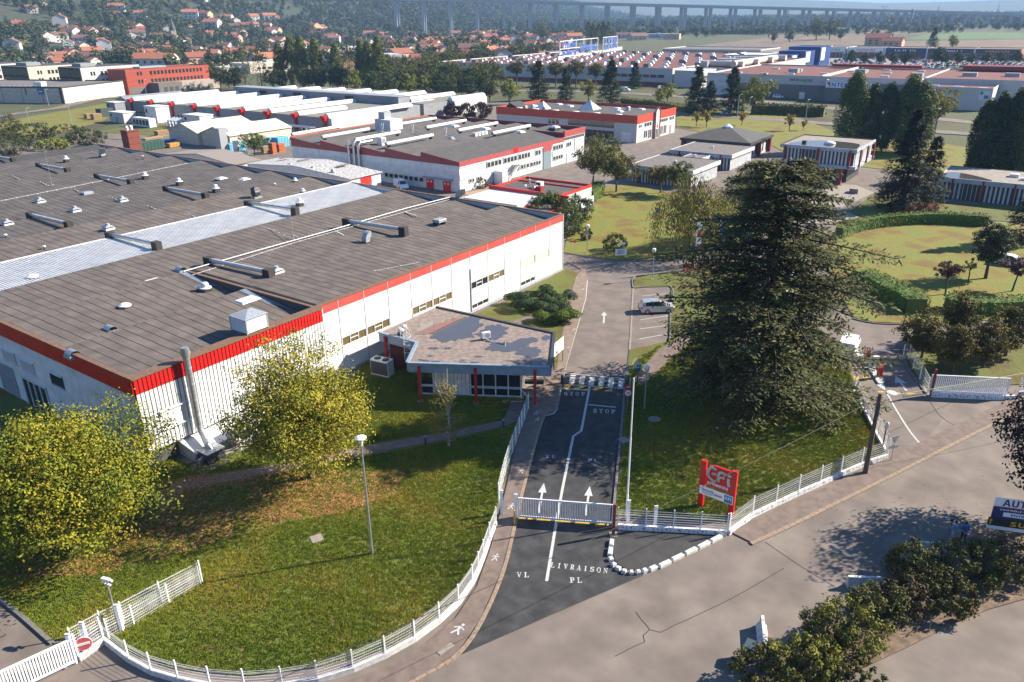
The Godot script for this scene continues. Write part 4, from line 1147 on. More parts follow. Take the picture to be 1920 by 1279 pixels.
	for k in [[v(6.58,0,-43.27),v(6.46,0,-42.59)],[v(6.41,0,-42.42),v(6.24,0,-41.64)],[v(6.22,0,-41.43),v(6.32,0,-41.10)],[v(6.32,0,-40.83),v(6.46,0,-40.62)],[v(6.51,0,-40.41),v(6.76,0,-40.25)],[v(6.84,0,-40.09),v(7.10,0,-39.98)],[v(7.29,0,-39.93),v(7.53,0,-39.92)],[v(7.74,0,-39.92),v(8.01,0,-39.96)],[v(8.16,0,-40.01),v(8.46,0,-40.16)],[v(8.63,0,-40.16),v(9.12,0,-40.46)],[v(9.30,0,-40.46),v(10.12,0,-40.97)],[v(10.24,0,-41.08),v(11.08,0,-41.60)],[v(11.24,0,-41.71),v(12.10,0,-42.24)],[v(12.22,0,-42.30),v(13.11,0,-42.90)],[v(13.23,0,-42.96),v(14.06,0,-43.52)]]:
		var pa: Vector3 = k[0]
		var pb: Vector3 = k[1]
		var dl := pa.distance_to(pb)
		var bl := thing("kerb_block",BLOCKS[n],"kerb block",(pa+pb)/2,rad_to_deg(-atan2(pb.z - pa.z,pb.x - pa.x)),"white concrete kerb blocks round the driveway island")
		part("block",S().cbox(-dl/2,0,-0.16,dl/2,0.24,0.16,0.05),C.white_wall,bl)
		n += 1
	# fences and gates
	dwarf_fence([w(1.42,-62.46),w(0.53,-57.93),w(-0.08,-54.88),w(-0.67,-51.48),w(-1.13,-47.92)],"straight white mesh fence beside footway from guard house down",0.0,1.6,2.5,"white wire mesh fences",true)
	part("guard_rail",S().run([v(0.82,0,-64.38),v(0.82,0,-64.38)+v(0,1.1,0),v(1.42,0,-62.56)+v(0,1.1,0),v(1.42,0,-62.56)],0.035,6),C.white_paint,thing("hand_railing","short white handrail at the guard house glass door","railing"))
	dwarf_fence([w(-1.29,-45.21),w(-1.7,-43.43),w(-2.05,-41.58),w(-2.68,-39.1),w(-3.45,-37.3),w(-4.49,-35.79),w(-5.78,-34.37),w(-7.29,-33.16),w(-8.9,-32.19),w(-10.68,-31.45),w(-12.48,-31.08),w(-14.43,-30.94),w(-16.34,-31.15),w(-18.23,-31.61),w(-19.92,-32.19),w(-21.55,-33.09),w(-23.6,-34.52)],"long curved white mesh fence on low wall round front lawn",0.35,1.5)
	dwarf_fence([w(-24.36,-33.18),w(-23.61,-34.48)],"short white fence panel on low wall carrying the no entry disc",0.4,1.9,2.5,"white wire mesh fences",false)
	dwarf_fence([w(-25.03,-33.9),w(-23.98,-35.19),w(-23.12,-35.95),w(-21.59,-37.68),w(-19.83,-39.58)],"straight white mesh fence running into the front lawn, outer run",0.0,1.7,2.5,"white wire mesh fences",false)
	dwarf_fence([w(-23.51,-34.85),w(-22.54,-35.94),w(-21.18,-37.72),w(-19.86,-39.38)],"straight white mesh fence behind the corner gate, inner run",0.0,1.45,2.5,"white wire mesh fences",false)
	dwarf_fence([w(7.16,-44.61),w(9.05,-44.38),w(10.92,-44.16),w(12.75,-43.95),w(14.49,-43.73)],"white mesh fence on stained low wall right of main gate",0.4,1.75,2.5,"white wire mesh fences",false,C.stained_wall)
	dwarf_fence([w(14.65,-43.79),w(16.83,-45.76),w(18.9,-47.07),w(20.98,-48.38),w(23.04,-49.6),w(25.07,-50.87),w(27.19,-52.12),w(29.82,-53.4)],"white mesh fence on flaking low wall along the street",0.4,1.75,2.5,"white wire mesh fences",false,C.stained_wall)
	dwarf_fence([w(30.02,-54.13),w(30.38,-56.43),w(30.82,-58.8),w(31.21,-61.03),w(31.51,-62.87),w(31.86,-64.92)],"white mesh fence along the left of the right-hand entrance lane",0.35,1.75,2.5,"white wire mesh fences",false,C.stained_wall)
	dwarf_fence([w(38.59,-64.61),w(39.34,-67.57),w(40.02,-70.25),w(40.52,-72.32),w(39.93,-72.34)],"white mesh fence along the grass right of the entrance lane",0.0,1.6,2.5,"white wire mesh fences",false)
	dwarf_fence([w(46.63,-63.94),w(49.56,-64.51),w(52.44,-65.1)],"white mesh fence beyond the right-hand gate near picture edge",0.4,1.75,2.5,"white wire mesh fences",false)
	dwarf_fence([w(38.66,-63.95),w(41.11,-63.56),w(43.4,-63.28),w(45.93,-63.1)],"low white wall and fence posts carrying the right-hand gate",0.45,0.62,3.0,"white wire mesh fences",false,C.stained_wall)
	slat_gate("grey-white slatted sliding gate closed across the main driveway",w(0.29,-45.99),w(6.99,-44.98),0.14,1.75,38,C.white_metal,0.075)
	slat_gate("white slatted sliding gate at the left corner of lawn",w(-30.16,-27.93),w(-24.42,-33.06),0.15,1.75,52,C.white_paint,0.09)
	slat_gate("white slatted sliding gate parked open at right-hand entrance",w(38.53,-64.28),w(45.19,-63.33),0.4,2.1,40,C.white_paint,0.09)
	for k in [[v(-0.89,0,-46.47),1.95,"white gate post on the footway, left of main gate"],[v(0.12,0,-46),1.95,"white catch post touching the left end of main gate"],[v(7.92,0,-45.02),2.0,"stout white guide post at the right end of main gate"],[v(-24.24,0,-33.96),2.0,"white guide post behind the no entry disc"],[v(-24.54,0,-33.06),2.0,"white end post of the left corner gate"],[v(-23.01,0,-35.43),1.9,"white post halfway along the corner fence"],[v(9.76,0,-44.67),1.75,"white guide post in the middle of gate-side fence"]]:
		o = thing("gate_post",k[2],"gate post",k[0],2)
		part("post",S().cbox(-0.1,0,-0.1,0.1,k[1],0.1,0.02),C.white_paint,o)
		part("roller_cap",S().box(-0.13,k[1],-0.06,0.13,k[1]+0.09,0.06),C.white_metal,o)
	# street furniture to the right
	for k in [[v(20.57,0,-38.46),v(22.58,0,-38.28),"concrete road barrier lying half in shade near bushes"],[v(26.52,0,-41.77),v(28.44,0,-41.4),"concrete road barrier in tree shade beside two people"],[v(14.29,0,-35.19),v(13.78,0,-33),"concrete road barrier standing behind the black bin"]]:
		var d: Vector3 = k[1] - k[0]
		o = thing("concrete_barrier",k[2],"concrete barrier",(k[0]+k[1])/2,rad_to_deg(-atan2(d.z,d.x)),"concrete road barriers on the street")
		var h2: float = maxf(d.length()/2,1.0)
		var prof := [[-0.3,0.0],[0.3,0.0],[0.3,0.1],[0.13,0.35],[0.09,0.82],[-0.09,0.82],[-0.13,0.35],[-0.3,0.1]]
		var s := S()
		s.at = Transform3D(Basis(Vector3.UP,PI/2),Vector3.ZERO)
		s.face(prof.map(func(z): return w(z[0],z[1])),-h2,h2)
		part("block",s,C.white_wall,o)
		for x in [-0.6,0.6]:
			part("lifting_socket",S().tube(v(x*h2,0.8,0),v(x*h2,0.826,0),0.04,0.04,8),C.black,o)
	o = thing("wheelie_bin","black wheeled rubbish bin in front of concrete barrier","bin",v(12.86,0,-32.7),-35)
	part("body",S().hexa([v(-0.24,0.08,0.3),v(0.24,0.08,0.3),v(0.24,0.08,-0.25),v(-0.24,0.08,-0.25)],[v(-0.3,1.0,0.38),v(0.3,1.0,0.38),v(0.3,1.0,-0.34),v(-0.3,1.0,-0.34)]),C.black,o)
	part("lid",S().hexa([v(-0.32,1.0,0.41),v(0.32,1.0,0.41),v(0.32,1.0,-0.36),v(-0.32,1.0,-0.36)],[v(-0.28,1.07,0.34),v(0.28,1.07,0.34),v(0.3,1.12,-0.34),v(-0.3,1.12,-0.34)]),C.bin_lid,o)
	part("handle",S().tube(v(-0.28,0.98,-0.42),v(0.28,0.98,-0.42),0.02,0.02,8),C.black,o)
	for x in [-0.27,0.27]:
		part("wheel",S().tube(v(x - 0.03,0.1,-0.27),v(x+0.03,0.1,-0.27),0.1,0.1,12),C.dark_metal,o)
	# the hoarding at the right edge
	o = thing("advertising_hoarding","blue, white and black hoarding on thin legs below dark tree","hoarding",v(31.31,0,-42.46)+v(0,0,0),-16)
	for x in [0.1,5.6]:
		part("leg",S().tube(v(x,0,0),v(x,3.6,0),0.05,0.05,8),C.zinc,o)
	part("white_board",S().box(0,3.1,0.05,6.0,3.75,0.1),C.white_paint,o)
	part("blue_board",S().box(0,2.25,0.05,6.0,3.09,0.1),C.navy,o)
	part("black_board",S().box(-0.1,1.62,0.05,6.0,2.22,0.12),C.black,o)
	part("white_strip",S().box(-0.1,1.35,0.05,6.0,1.6,0.1),C.white_paint,o)
	part("red_line",S().box(0,3.06,0.1,6.0,3.12,0.108),C.sign_red,o)
	words("AUTO",v(1.4,3.42,0.11),1.8,0.5,C.navy,o)
	words("CONTRÔLE TECHNIQUE",v(1.75,2.9,0.11),2.7,0.16,C.white_paint,o)
	part("entry_plate",S().box(0.65,2.4,0.1,2.6,2.72,0.112),C.white_paint,o)
	words("ENTRÉE",v(1.65,2.56,0.12),1.1,0.2,C.navy,o)
	words("SUR",v(1.9,1.9,0.13),1.4,0.36,C.yellow_post,o)
	part("arrow",S().face([w(0.0,1.7),w(0.08,1.7),w(0.1,2.0),w(0.18,2.0),w(0.05,2.15),w(-0.07,2.0),w(0.0,2.0)],0.12,0.13),C.yellow_post,o)
	# manholes in the lawns
	for k in [[v(-13.55,0,-43.85),"square concrete cover set in front lawn beside lamp",true],[v(12.42,0,-60.15),"round concrete cover in the shaded cedar lawn",false],[v(9.26,0,-56.62),"small concrete cover at the lawn edge by driveway",true]]:
		single("manhole_cover",S().box(-0.4,0.02,-0.4,0.4,0.12,0.4) if k[2] else S().lathe([w(0.55,0.05),w(0.55,0.13),w(0.0,0.14)],16),C.concrete,k[1],"manhole cover",k[0],30)
	# ductwork on the near cladding
	o = thing("exhaust_duct","tall steel exhaust duct climbing the red and white cladding","duct",HALL,TURN)
	part("upper_duct",S().tube(v(-58.0,2.2,1.2),v(-58.0,8.3,1.2),0.26,0.26,14),C.steel,o)
	part("cowl",S().tube(v(-58.0,8.3,1.2),v(-58.0,8.75,1.2),0.27,0.4,14).tube(v(-58.0,8.75,1.2),v(-58.0,9.2,1.2),0.4,0.3,14),C.steel,o)
	for y in [3.2,4.6,6.0,7.4]:
		part("joint_ring",S().tube(v(-58.0,y,1.2),v(-58.0,y+0.07,1.2),0.29,0.29,14),C.zinc,o)
	part("elbow",S().run([v(-58.0,2.3,1.2),v(-58.0,1.9,1.3),v(-58.6,1.3,3.0),v(-58.6,0.9,3.3),v(-58.6,0.5,3.3)],0.26,14),C.steel,o)
	o = thing("filter_box","dark steel filter box at the foot of the exhaust duct","filter unit",HALL,TURN)
	o.position = o.transform*v(-58.6,0,3.3)
	part("box",S().box(-0.8,0,-0.7,0.8,1.0,0.7),C.dark_metal,o)
	part("lid",S().box(-0.84,1.0,-0.74,0.84,1.06,0.74),C.zinc,o)
	part("side_pipe",S().tube(v(-0.8,0.5,0),v(-1.3,0.5,0.2),0.2,0.2,10),C.steel,o)
	o = thing("condenser_frame","steel frame condenser with one fan under left tree edge","condenser",HALL,TURN)
	o.position = o.transform*v(-55.6,0,3.4)
	for x in [-0.75,0.75]:
		for z in [-0.6,0.6]:
			part("leg",S().box(x - 0.05,0,z - 0.05,x+0.05,1.7,z+0.05),C.white_metal,o)
	part("top",S().box(-0.85,1.7,-0.7,0.85,1.8,0.7),C.white_metal,o)
	part("coil",S().hexa([v(-0.35,0.75,0.5),v(0.35,0.75,0.5),v(0.35,0.75,-0.5),v(-0.35,0.75,-0.5)],[v(-0.75,1.7,0.58),v(0.75,1.7,0.58),v(0.75,1.7,-0.58),v(-0.75,1.7,-0.58)]),C.black,o)
	part("fan",S().tube(v(0,1.8,0),v(0,1.86,0),0.5,0.45,18),C.black,o)
	part("cross_rail",S().box(-0.75,0.65,0.55,0.75,0.72,0.65).box(-0.75,0.65,-0.65,0.75,0.72,-0.55),C.white_metal,o)
	part("plinth",S().box(-1.0,0,-0.9,1.0,0.14,0.9),C.concrete,o)
	single("service_slab",S().box(-60.5,0.0,2.7,-52.5,0.1,4.9),C.concrete,"pale concrete slab under the duct and condenser","slab",HALL,TURN)

const BLOCKS := ["white kerb block nearest the dark red gate post","second white kerb block down from the dark red gate post","short kerb block starting the island curve, third from red post","short kerb block on the island curve, fourth from red post","short kerb block on the island curve, fifth from red post","short kerb block on the island curve, sixth from red post","short kerb block at island tip, seventh from red post","short kerb block at island tip, eighth from red post","short kerb block after the island tip, ninth from red post","medium kerb block on the street side, tenth from red post","long kerb block on the street side, eleventh from red post","long kerb block on the street side, twelfth from red post","long kerb block on the street side, thirteenth from red post","long kerb block on street side, next to last before wall","long kerb block on street side, last before the fence wall"]

func arc_letter(pts: Array, wide: float) -> Array:      # outline of a rounded pen stroke
	var c := curve(pts,0.09)
	var l := []
	var r := []
	for i in c.size():
		var d: Vector2 = (c[mini(i+1,c.size() - 1)] - c[maxi(i - 1,0)]).normalized().orthogonal()*wide/2.0
		l.append(c[i]+d)
		r.push_front(c[i] - d)
	return l+r

func curve_closed(pts: Array) -> Array:
	var c := Curve2D.new()
	for i in pts.size()+1:
		var d: Vector2 = (pts[(i+1) % pts.size()] - pts[(i - 1+pts.size()) % pts.size()])/6.0
		c.add_point(pts[i % pts.size()],-d,d)
	var t := Array(c.tessellate(3))
	t.pop_back()
	return t

func sagging(a: Vector3,b: Vector3,sag: float) -> Shape:
	var pts := []
	for i in 13:
		var t := i/12.0
		pts.append(a.lerp(b,t) - v(0,sag*4.0*t*(1.0 - t),0))
	return S().run(pts,0.018,5)

# ---------------------------------------------------------------- what stands on the roof of the works hall
func mushroom_vent(where: Vector3,label: String,big := 1.0) -> void:
	var o := thing("roof_vent",label,"roof vent",where,TURN,"mushroom vents on the works hall roof")
	part("base",S().box(-0.42*big,-0.4,-0.42*big,0.42*big,0.22*big,0.42*big),C.bitumen,o)
	part("collar",S().lathe([w(0.34*big,0.2*big),w(0.62*big,0.42*big),w(0.6*big,0.5*big),w(0.4*big,0.56*big)],16),C.white_metal,o)
	part("dome",S().lathe([w(0.38*big,0.54*big),w(0.34*big,0.86*big),w(0.27*big,0.98*big),w(0.0,1.04*big)],16),C.white_metal,o)

func pagoda_vent(where: Vector3,label: String) -> void:
	var o := thing("roof_fan",label,"roof fan",where,TURN,"square roof fans on the works hall roof")
	part("skid",S().box(-0.75,-0.4,-0.5,0.75,0.1,-0.36).box(-0.75,-0.4,0.36,0.75,0.1,0.5),C.bitumen,o)
	part("tray",S().cbox(-0.62,0.1,-0.62,0.62,0.34,0.62,0.04),C.white_metal,o)
	part("louvre",S().box(-0.45,0.34,-0.45,0.45,0.5,0.45),C.black,o)
	part("hood",S().hexa([v(-0.62,0.5,0.62),v(0.62,0.5,0.62),v(0.62,0.5,-0.62),v(-0.62,0.5,-0.62)],[v(-0.3,0.7,0.3),v(0.3,0.7,0.3),v(0.3,0.7,-0.3),v(-0.3,0.7,-0.3)]),C.zinc,o)
	part("motor_cap",S().lathe([w(0.28,0.7),w(0.26,0.9),w(0.0,0.98)],10),C.zinc,o)

func smoke_tube(a: Vector3,b: Vector3,label: String,m: Material) -> void:
	var o := thing("roof_duct",label,"duct",a,rad_to_deg(-atan2(b.z - a.z,b.x - a.x)),"long roof ducts between black boxes")
	var l := a.distance_to(b)
	part("duct",S().tube(v(0.4,0.62,0),v(l - 0.4,0.62,0),0.24,0.24,12),m,o)
	for k in range(1,5):
		part("seam_ring",S().tube(v(l*k/5.0,0.62,0),v(l*k/5.0+0.06,0.62,0),0.255,0.255,12),m,o)
	part("end_box",S().box(-0.55,-0.5,-0.4,0.55,0.95,0.4),C.bitumen,o)
	part("end_box",S().box(l - 0.5,-0.5,-0.4,l+0.5,0.95,0.4),C.bitumen,o)

func roof_things() -> void:
	for q in [[v(-86.6,7.7,-153.9),"mushroom vent near the far left roof edge"],[v(-63.23,7.7,-135.37),"mushroom vent right of the second black-ended duct"],[v(-55.04,7.7,-129.55),"mushroom vent left of the two white skylights"],[v(-46.83,7.7,-123.52),"mushroom vent just below the two white skylights"],[v(-35.75,7.7,-129.62),"small mushroom vent near the far gable valley"],[v(-30.72,7.8,-112.36),"mushroom vent standing on the white roof stripe"],[v(-32.37,7.7,-121.02),"mushroom vent half hidden behind the white ridge"],[v(-31.17,7.3,-75.22),"mushroom vent on near roof section beside steel gutter"]]:
		mushroom_vent(q[0],q[1],0.75 if "small" in q[1] or "half" in q[1] else 1.0)
	for q in [[v(-70.74,7.7,-116.17),"square roof fan, far left of the grey roof"],[v(-62.19,7.7,-109.87),"square roof fan between the far left fan and a duct"],[v(-58.33,7.7,-116.17),"square roof fan next to the flat grey hatch"],[v(-67.54,7.7,-102.53),"square roof fan at the left picture edge"],[v(-52.43,7.7,-99.24),"narrow roof fan close above the white stripe"],[v(-25.19,7.6,-79.87),"square roof fan at the lower end of nearest duct"]]:
		pagoda_vent(q[0],q[1])
	for q in [[v(-88.13,7.6,-147.27),v(-79.79,7.6,-141.48),"duct between black boxes, second from the far left"],[v(-71.37,7.6,-135.33),v(-63.18,7.6,-129.82),"duct between black boxes below the lightning mast"],[v(-54.69,7.6,-123.67),v(-46.52,7.6,-118.12),"duct between black boxes, nearest the black fan"],[v(-66.61,7.6,-106.49),v(-58.47,7.6,-100.95),"duct between black boxes with a short side branch"],[v(-103.4,7.6,-158.2),v(-96.6,7.6,-153.4),"duct at far left roof corner, cut by picture edge"],[v(-49.96,7.7,-94.69),v(-42.19,7.5,-89.9),"duct crossing the white stripe, left one"],[v(-37.97,7.7,-111.74),v(-30.04,7.5,-107.03),"duct crossing the white stripe, right one"],[v(-21.45,7.7,-100.22),v(-13.47,7.5,-95.4),"duct on brown roof above the street front"],[v(-33.52,7.7,-83.16),v(-25.6,7.5,-78.37),"duct on brown roof nearest the steel gutters"]]:
		smoke_tube(q[0],q[1],q[2],C.steel if "stripe" in q[2] else C.duct_white)
	for q in [[v(-49.4,7.6,-133.54),"low white skylight dome, left of a pair"],[v(-45.12,7.6,-132.56),"low white skylight dome, right of a pair"]]:
		var o := thing("skylight",q[1],"skylight",q[0],TURN,"skylights on the works hall roof")
		part("kerb",S().box(-0.8,-0.4,-0.8,0.8,0.15,0.8),C.bitumen,o)
		part("dome",S().hexa([v(-0.85,0.15,0.85),v(0.85,0.15,0.85),v(0.85,0.15,-0.85),v(-0.85,0.15,-0.85)],[v(-0.35,0.42,0.35),v(0.35,0.42,0.35),v(0.35,0.42,-0.35),v(-0.35,0.42,-0.35)]),C.white_metal,o)
	var o := thing("skylight","large white skylight on near section beside big louvred box","skylight",v(-25.77,7.4,-71.46),TURN,"skylights on the works hall roof")
	part("kerb",S().box(-1.0,-0.5,-0.75,1.0,0.25,0.75),C.bitumen,o)
	part("dome",S().hexa([v(-1.1,0.25,0.8),v(1.1,0.25,0.8),v(1.1,0.25,-0.8),v(-1.1,0.25,-0.8)],[v(-0.95,0.4,0.6),v(0.95,0.4,0.6),v(0.95,0.4,-0.6),v(-0.95,0.4,-0.6)]),C.white_metal,o)
	o = thing("louvred_unit","big louvred air intake box with pyramid lid at roof edge","air handling unit",v(-22.87,7.6,-63.09),TURN)
	part("foot",S().box(-0.8,-0.6,-0.8,0.8,0.45,0.8),C.blue_fascia,o)
	part("core",S().box(-1.05,0.45,-1.05,1.05,1.75,1.05),C.grey_metal,o)
	for i in 12:
		for side in 4:
			var s := S()
			s.hexa([v(-1.05,0.0,1.13),v(1.05,0.0,1.13),v(1.05,0.03,1.05),v(-1.05,0.03,1.05)],[v(-1.05,0.03,1.13),v(1.05,0.03,1.13),v(1.05,0.1,1.05),v(-1.05,0.1,1.05)])
			part("louvre_blade",s,C.white_metal,o,v(0,0.5+i*0.103,0),v(0,90*side,0))
	for x in [-1.08,1.08]:
		for z in [-1.08,1.08]:
			part("corner_post",S().box(x - 0.06,0.42,z - 0.06,x+0.06,1.76,z+0.06),C.zinc,o)
	var lid := S()
	for k in 4:
		var a := v(-1.2,1.76,1.2).rotated(Vector3.UP,PI/2*k)
		var b := v(1.2,1.76,1.2).rotated(Vector3.UP,PI/2*k)
		lid.tri(a,b,v(0,2.1,0))
	lid.box(-1.2,1.72,-1.2,1.2,1.76,1.2)
	part("pyramid_lid",lid,C.zinc,o)
	for q in [[v(-7.54,7.5,-115.17),1.0,"large steel gooseneck elbow at far end of the brown roof"],[v(-17.62,7.5,-92.13),0.8,"short galvanised gooseneck cowl on the brown roof"],[v(-82.3,7.5,-159.7),1.0,"white louvred gooseneck elbow near the far gable"]]:
		o = thing("gooseneck_vent",q[2],"roof vent",q[0],TURN+(180 if q[1] < 1 else 90))
		var k: float = q[1]
		part("base",S().box(-0.6*k,-0.4,-0.6*k,0.6*k,0.2,0.6*k),C.bitumen,o)
		for i in 6:
			var a0 := PI/2*i/6.0
			var a1 := PI/2*(i+1)/6.0
			var ring := func(a: float) -> Array:
				var ci := v(-0.75+0.35*cos(a),0.2+0.75+0.35*sin(a) - 0.35,0)*k
				var co := v(-0.75+1.2*cos(a),0.2+0.75+1.2*sin(a) - 0.35,0)*k
				return [ci - v(0,0,0.45*k),ci+v(0,0,0.45*k),co+v(0,0,0.45*k),co - v(0,0,0.45*k)]
			var s := S()
			var r0: Array = ring.call(a0)
			var r1: Array = ring.call(a1)
			s.hexa([r0[1],r0[2],r0[3],r0[0]],[r1[1],r1[2],r1[3],r1[0]])
			part("elbow_segment",s,C.zinc,o)
		part("riser",S().box(-0.4*k,0.15,-0.45*k,0.45*k,0.62*k,0.45*k),C.zinc,o)
		part("mouth",S().box(-0.8*k,0.98*k,-0.4*k,-0.74*k,1.75*k,0.4*k),C.black,o)
	o = thing("roof_fan","black round fan in a frame above the white stripe","roof fan",v(-39.03,7.6,-118.8),TURN)
	part("frame",S().box(-0.7,-0.3,-0.6,0.7,0.1,0.6),C.zinc,o)
	part("drum",S().tube(v(-0.45,0.75,0),v(0.45,0.75,0),0.6,0.6,16),C.dark_metal,o)
	part("hood",S().hexa([v(-0.6,1.2,0.6),v(0.6,1.2,0.6),v(0.6,1.2,-0.6),v(-0.6,1.2,-0.6)],[v(-0.25,1.6,0.25),v(0.25,1.6,0.25),v(0.25,1.6,-0.25),v(-0.25,1.6,-0.25)]),C.dark_metal,o)
	for q in [[v(-66.44,7.65,-121.76),"flat grey roof hatch between fans"],[v(-9.44,7.6,-101.32),"flat grey roof hatch on the brown roof"]]:
		o = thing("roof_hatch",q[1],"roof hatch",q[0],TURN)
		part("skid",S().box(-0.8,-0.3,-0.45,-0.6,0.18,0.45).box(0.6,-0.3,-0.45,0.8,0.18,0.45),C.bitumen,o)
		part("box",S().cbox(-0.75,0.18,-0.6,0.75,0.55,0.6,0.05),C.zinc,o)
	for q in [[v(-36.89,7.6,-69.78),"low white disc vent on near brown roof"],[v(-50.87,7.7,-78.99),"low white disc vent on the white roof stripe"]]:
		o = thing("disc_vent",q[1],"roof vent",q[0],TURN)
		part("stub",S().tube(v(0,-0.4,0),v(0,0.25,0),0.45,0.45,14),C.bitumen,o)
		part("cap",S().lathe([w(0.58,0.22),w(0.58,0.34),w(0.3,0.5),w(0.0,0.52)],16),C.white_metal,o)
	for q in [[v(-72.8,7.6,-156.5),"little pot vent near far gable edge"],[v(-64.02,7.6,-96.24),"little mushroom pipe at left picture edge"],[v(-55.99,7.6,-90.54),"little mushroom pipe above the white stripe"],[v(-31.98,7.3,-75.09),"little white-capped pipe beside the near mushroom vent"],[v(-38.36,7.6,-126.8),"little white-capped pipe on the grey roof"]]:
		o = thing("pipe_vent",q[1],"roof vent",q[0],TURN)
		part("pipe",S().tube(v(0,-0.4,0),v(0,0.45,0),0.09,0.09,8),C.bitumen,o)
		part("cap",S().lathe([w(0.22,0.42),w(0.2,0.55),w(0.0,0.6)],10),C.white_metal,o)
	for q in [[v(-35.66,7.6,-64.16),"half-round steel scoop on roof step of near section"],[v(-35.96,7.8,-58.31),"half-round dark scoop on the left roof edge"],[v(-36.06,7.7,-81.35),"steel rain hopper at the head of valley gutter"]]:
		o = thing("roof_scoop",q[1],"roof scoop",q[0],TURN+90)
		var s := S()
		for i in 8:
			var a := PI*i/8
			var b := PI*(i+1)/8
			s.quad(v(-0.5,0.42*sin(a),0.42*cos(a)),v(0.5,0.42*sin(a),0.42*cos(a)),v(0.5,0.42*sin(b),0.42*cos(b)),v(-0.5,0.42*sin(b),0.42*cos(b)))
		part("half_pipe",s,C.steel,o)
		part("flange",S().box(-0.55,-0.2,-0.5,0.55,0.04,0.5),C.zinc,o)
	for q in [[v(-27.12,7.6,-94.44),5.2,"thin lightning mast on ridge of brown roof"],[v(-75.71,7.6,-128.74),6.0,"thin lightning mast with tripod on the grey roof"]]:
		o = thing("lightning_mast",q[2],"lightning rod",q[0],TURN)
		part("rod",S().tube(v(0,0,0),v(0.1,q[1],0),0.03,0.012,6),C.zinc,o)
		for k in 3:
			part("tripod_leg",S().tube(v(0,0.5,0),v(0.9*cos(TAU*k/3),-0.1,0.9*sin(TAU*k/3)),0.03,0.03,6),C.zinc,o)
	# ridge pipe and earthing tapes
	o = thing("ridge_pipe","grey pipe running along the roof ridge of brown shed","pipe")
	part("pipe",S().run([v(-35.12,8.05,-79.82),v(-28.72,8.05,-88.61),v(-21.78,8.05,-97.96),v(-14.76,8.05,-108.01),v(-9.01,8.05,-114.94)],0.09,8),C.zinc,o)
	var n := 0
	for q in [[[v(-33.84,7.95,-78.78),v(-26.11,7.95,-91.17),v(-8.95,7.95,-113.94)],"along ridge of brown shed"],[[v(-24.77,7.55,-74.57),v(-17.94,7.65,-78.31),v(-10.18,7.8,-82.85)],"slanting over the brown roof to the street edge"],[[v(-32.79,7.75,-100.25),v(-26.88,7.95,-93.14)],"from white stripe to lightning mast"],[[v(-77.62,7.8,-117.58),v(-75.25,7.8,-121.99),v(-69.97,7.8,-131.81),v(-60.67,7.9,-148.46)],"running along the second far roof ridge"],[[v(-74.56,7.7,-130.36),v(-67.99,7.7,-123.21)],"short, ending at the flat grey hatch"],[[v(-66.33,7.6,-124.79),v(-60.09,7.6,-118.18)],"short, ending at the fan beside hatch"],[[v(-58,7.6,-118.81),v(-51.2,7.6,-111.33)],"short, right of the fan beside hatch"],[[v(-49.98,7.6,-113.3),v(-43.82,7.6,-106.43)],"short, reaching down to the white stripe"],[[v(-90.69,7.7,-141.44),v(-84.26,7.7,-134.64)],"short, at the far left of grey roof"],[[v(-82.51,7.7,-135.47),v(-76.49,7.7,-129.17)],"short, running up to tripod mast"]]:
		o = thing("earthing_tape","thin pale conductor tape on roof, "+q[1],"conductor tape")
		var pts: Array = q[0]
		part("tape",S().run(pts,0.028,5),C.tape,o)
		for i in pts.size() - 1:
			var m := int(pts[i].distance_to(pts[i+1])/1.4)
			var cl := S()
			for j in m:
				var p: Vector3 = pts[i].lerp(pts[i+1],(j+0.5)/m)
				cl.box(p.x - 0.07,p.y - 0.06,p.z - 0.07,p.x+0.07,p.y+0.05,p.z+0.07)
			if m:
				stuff(part("clip",cl,C.white_metal,o))
	for q in [[v(-29.71,7.7,-82.63),v(-28.33,7.7,-80.63),"grey walkway bar on brown roof by the near duct"],[v(-22.64,7.8,-97.35),v(-20.94,7.8,-94.91),"grey walkway bar beside the ridge duct"],[v(-14.58,7.9,-106.39),v(-12.95,7.9,-104.44),"grey walkway bar near far end of ridge"],[v(-38.42,7.7,-77.76),v(-37.62,7.7,-78.8),"white bar lying on the near brown roof"]]:
		o = thing("roof_bar",q[2],"roof bar")
		part("bar",S().bar(q[0],q[1],0.16,0.1),C.tape,o)
		part("foot",S().box(q[0].x - 0.1,q[0].y - 0.4,q[0].z - 0.1,q[0].x+0.1,q[0].y,q[0].z+0.1).box(q[1].x - 0.1,q[1].y - 0.4,q[1].z - 0.1,q[1].x+0.1,q[1].y,q[1].z+0.1),C.zinc,o)

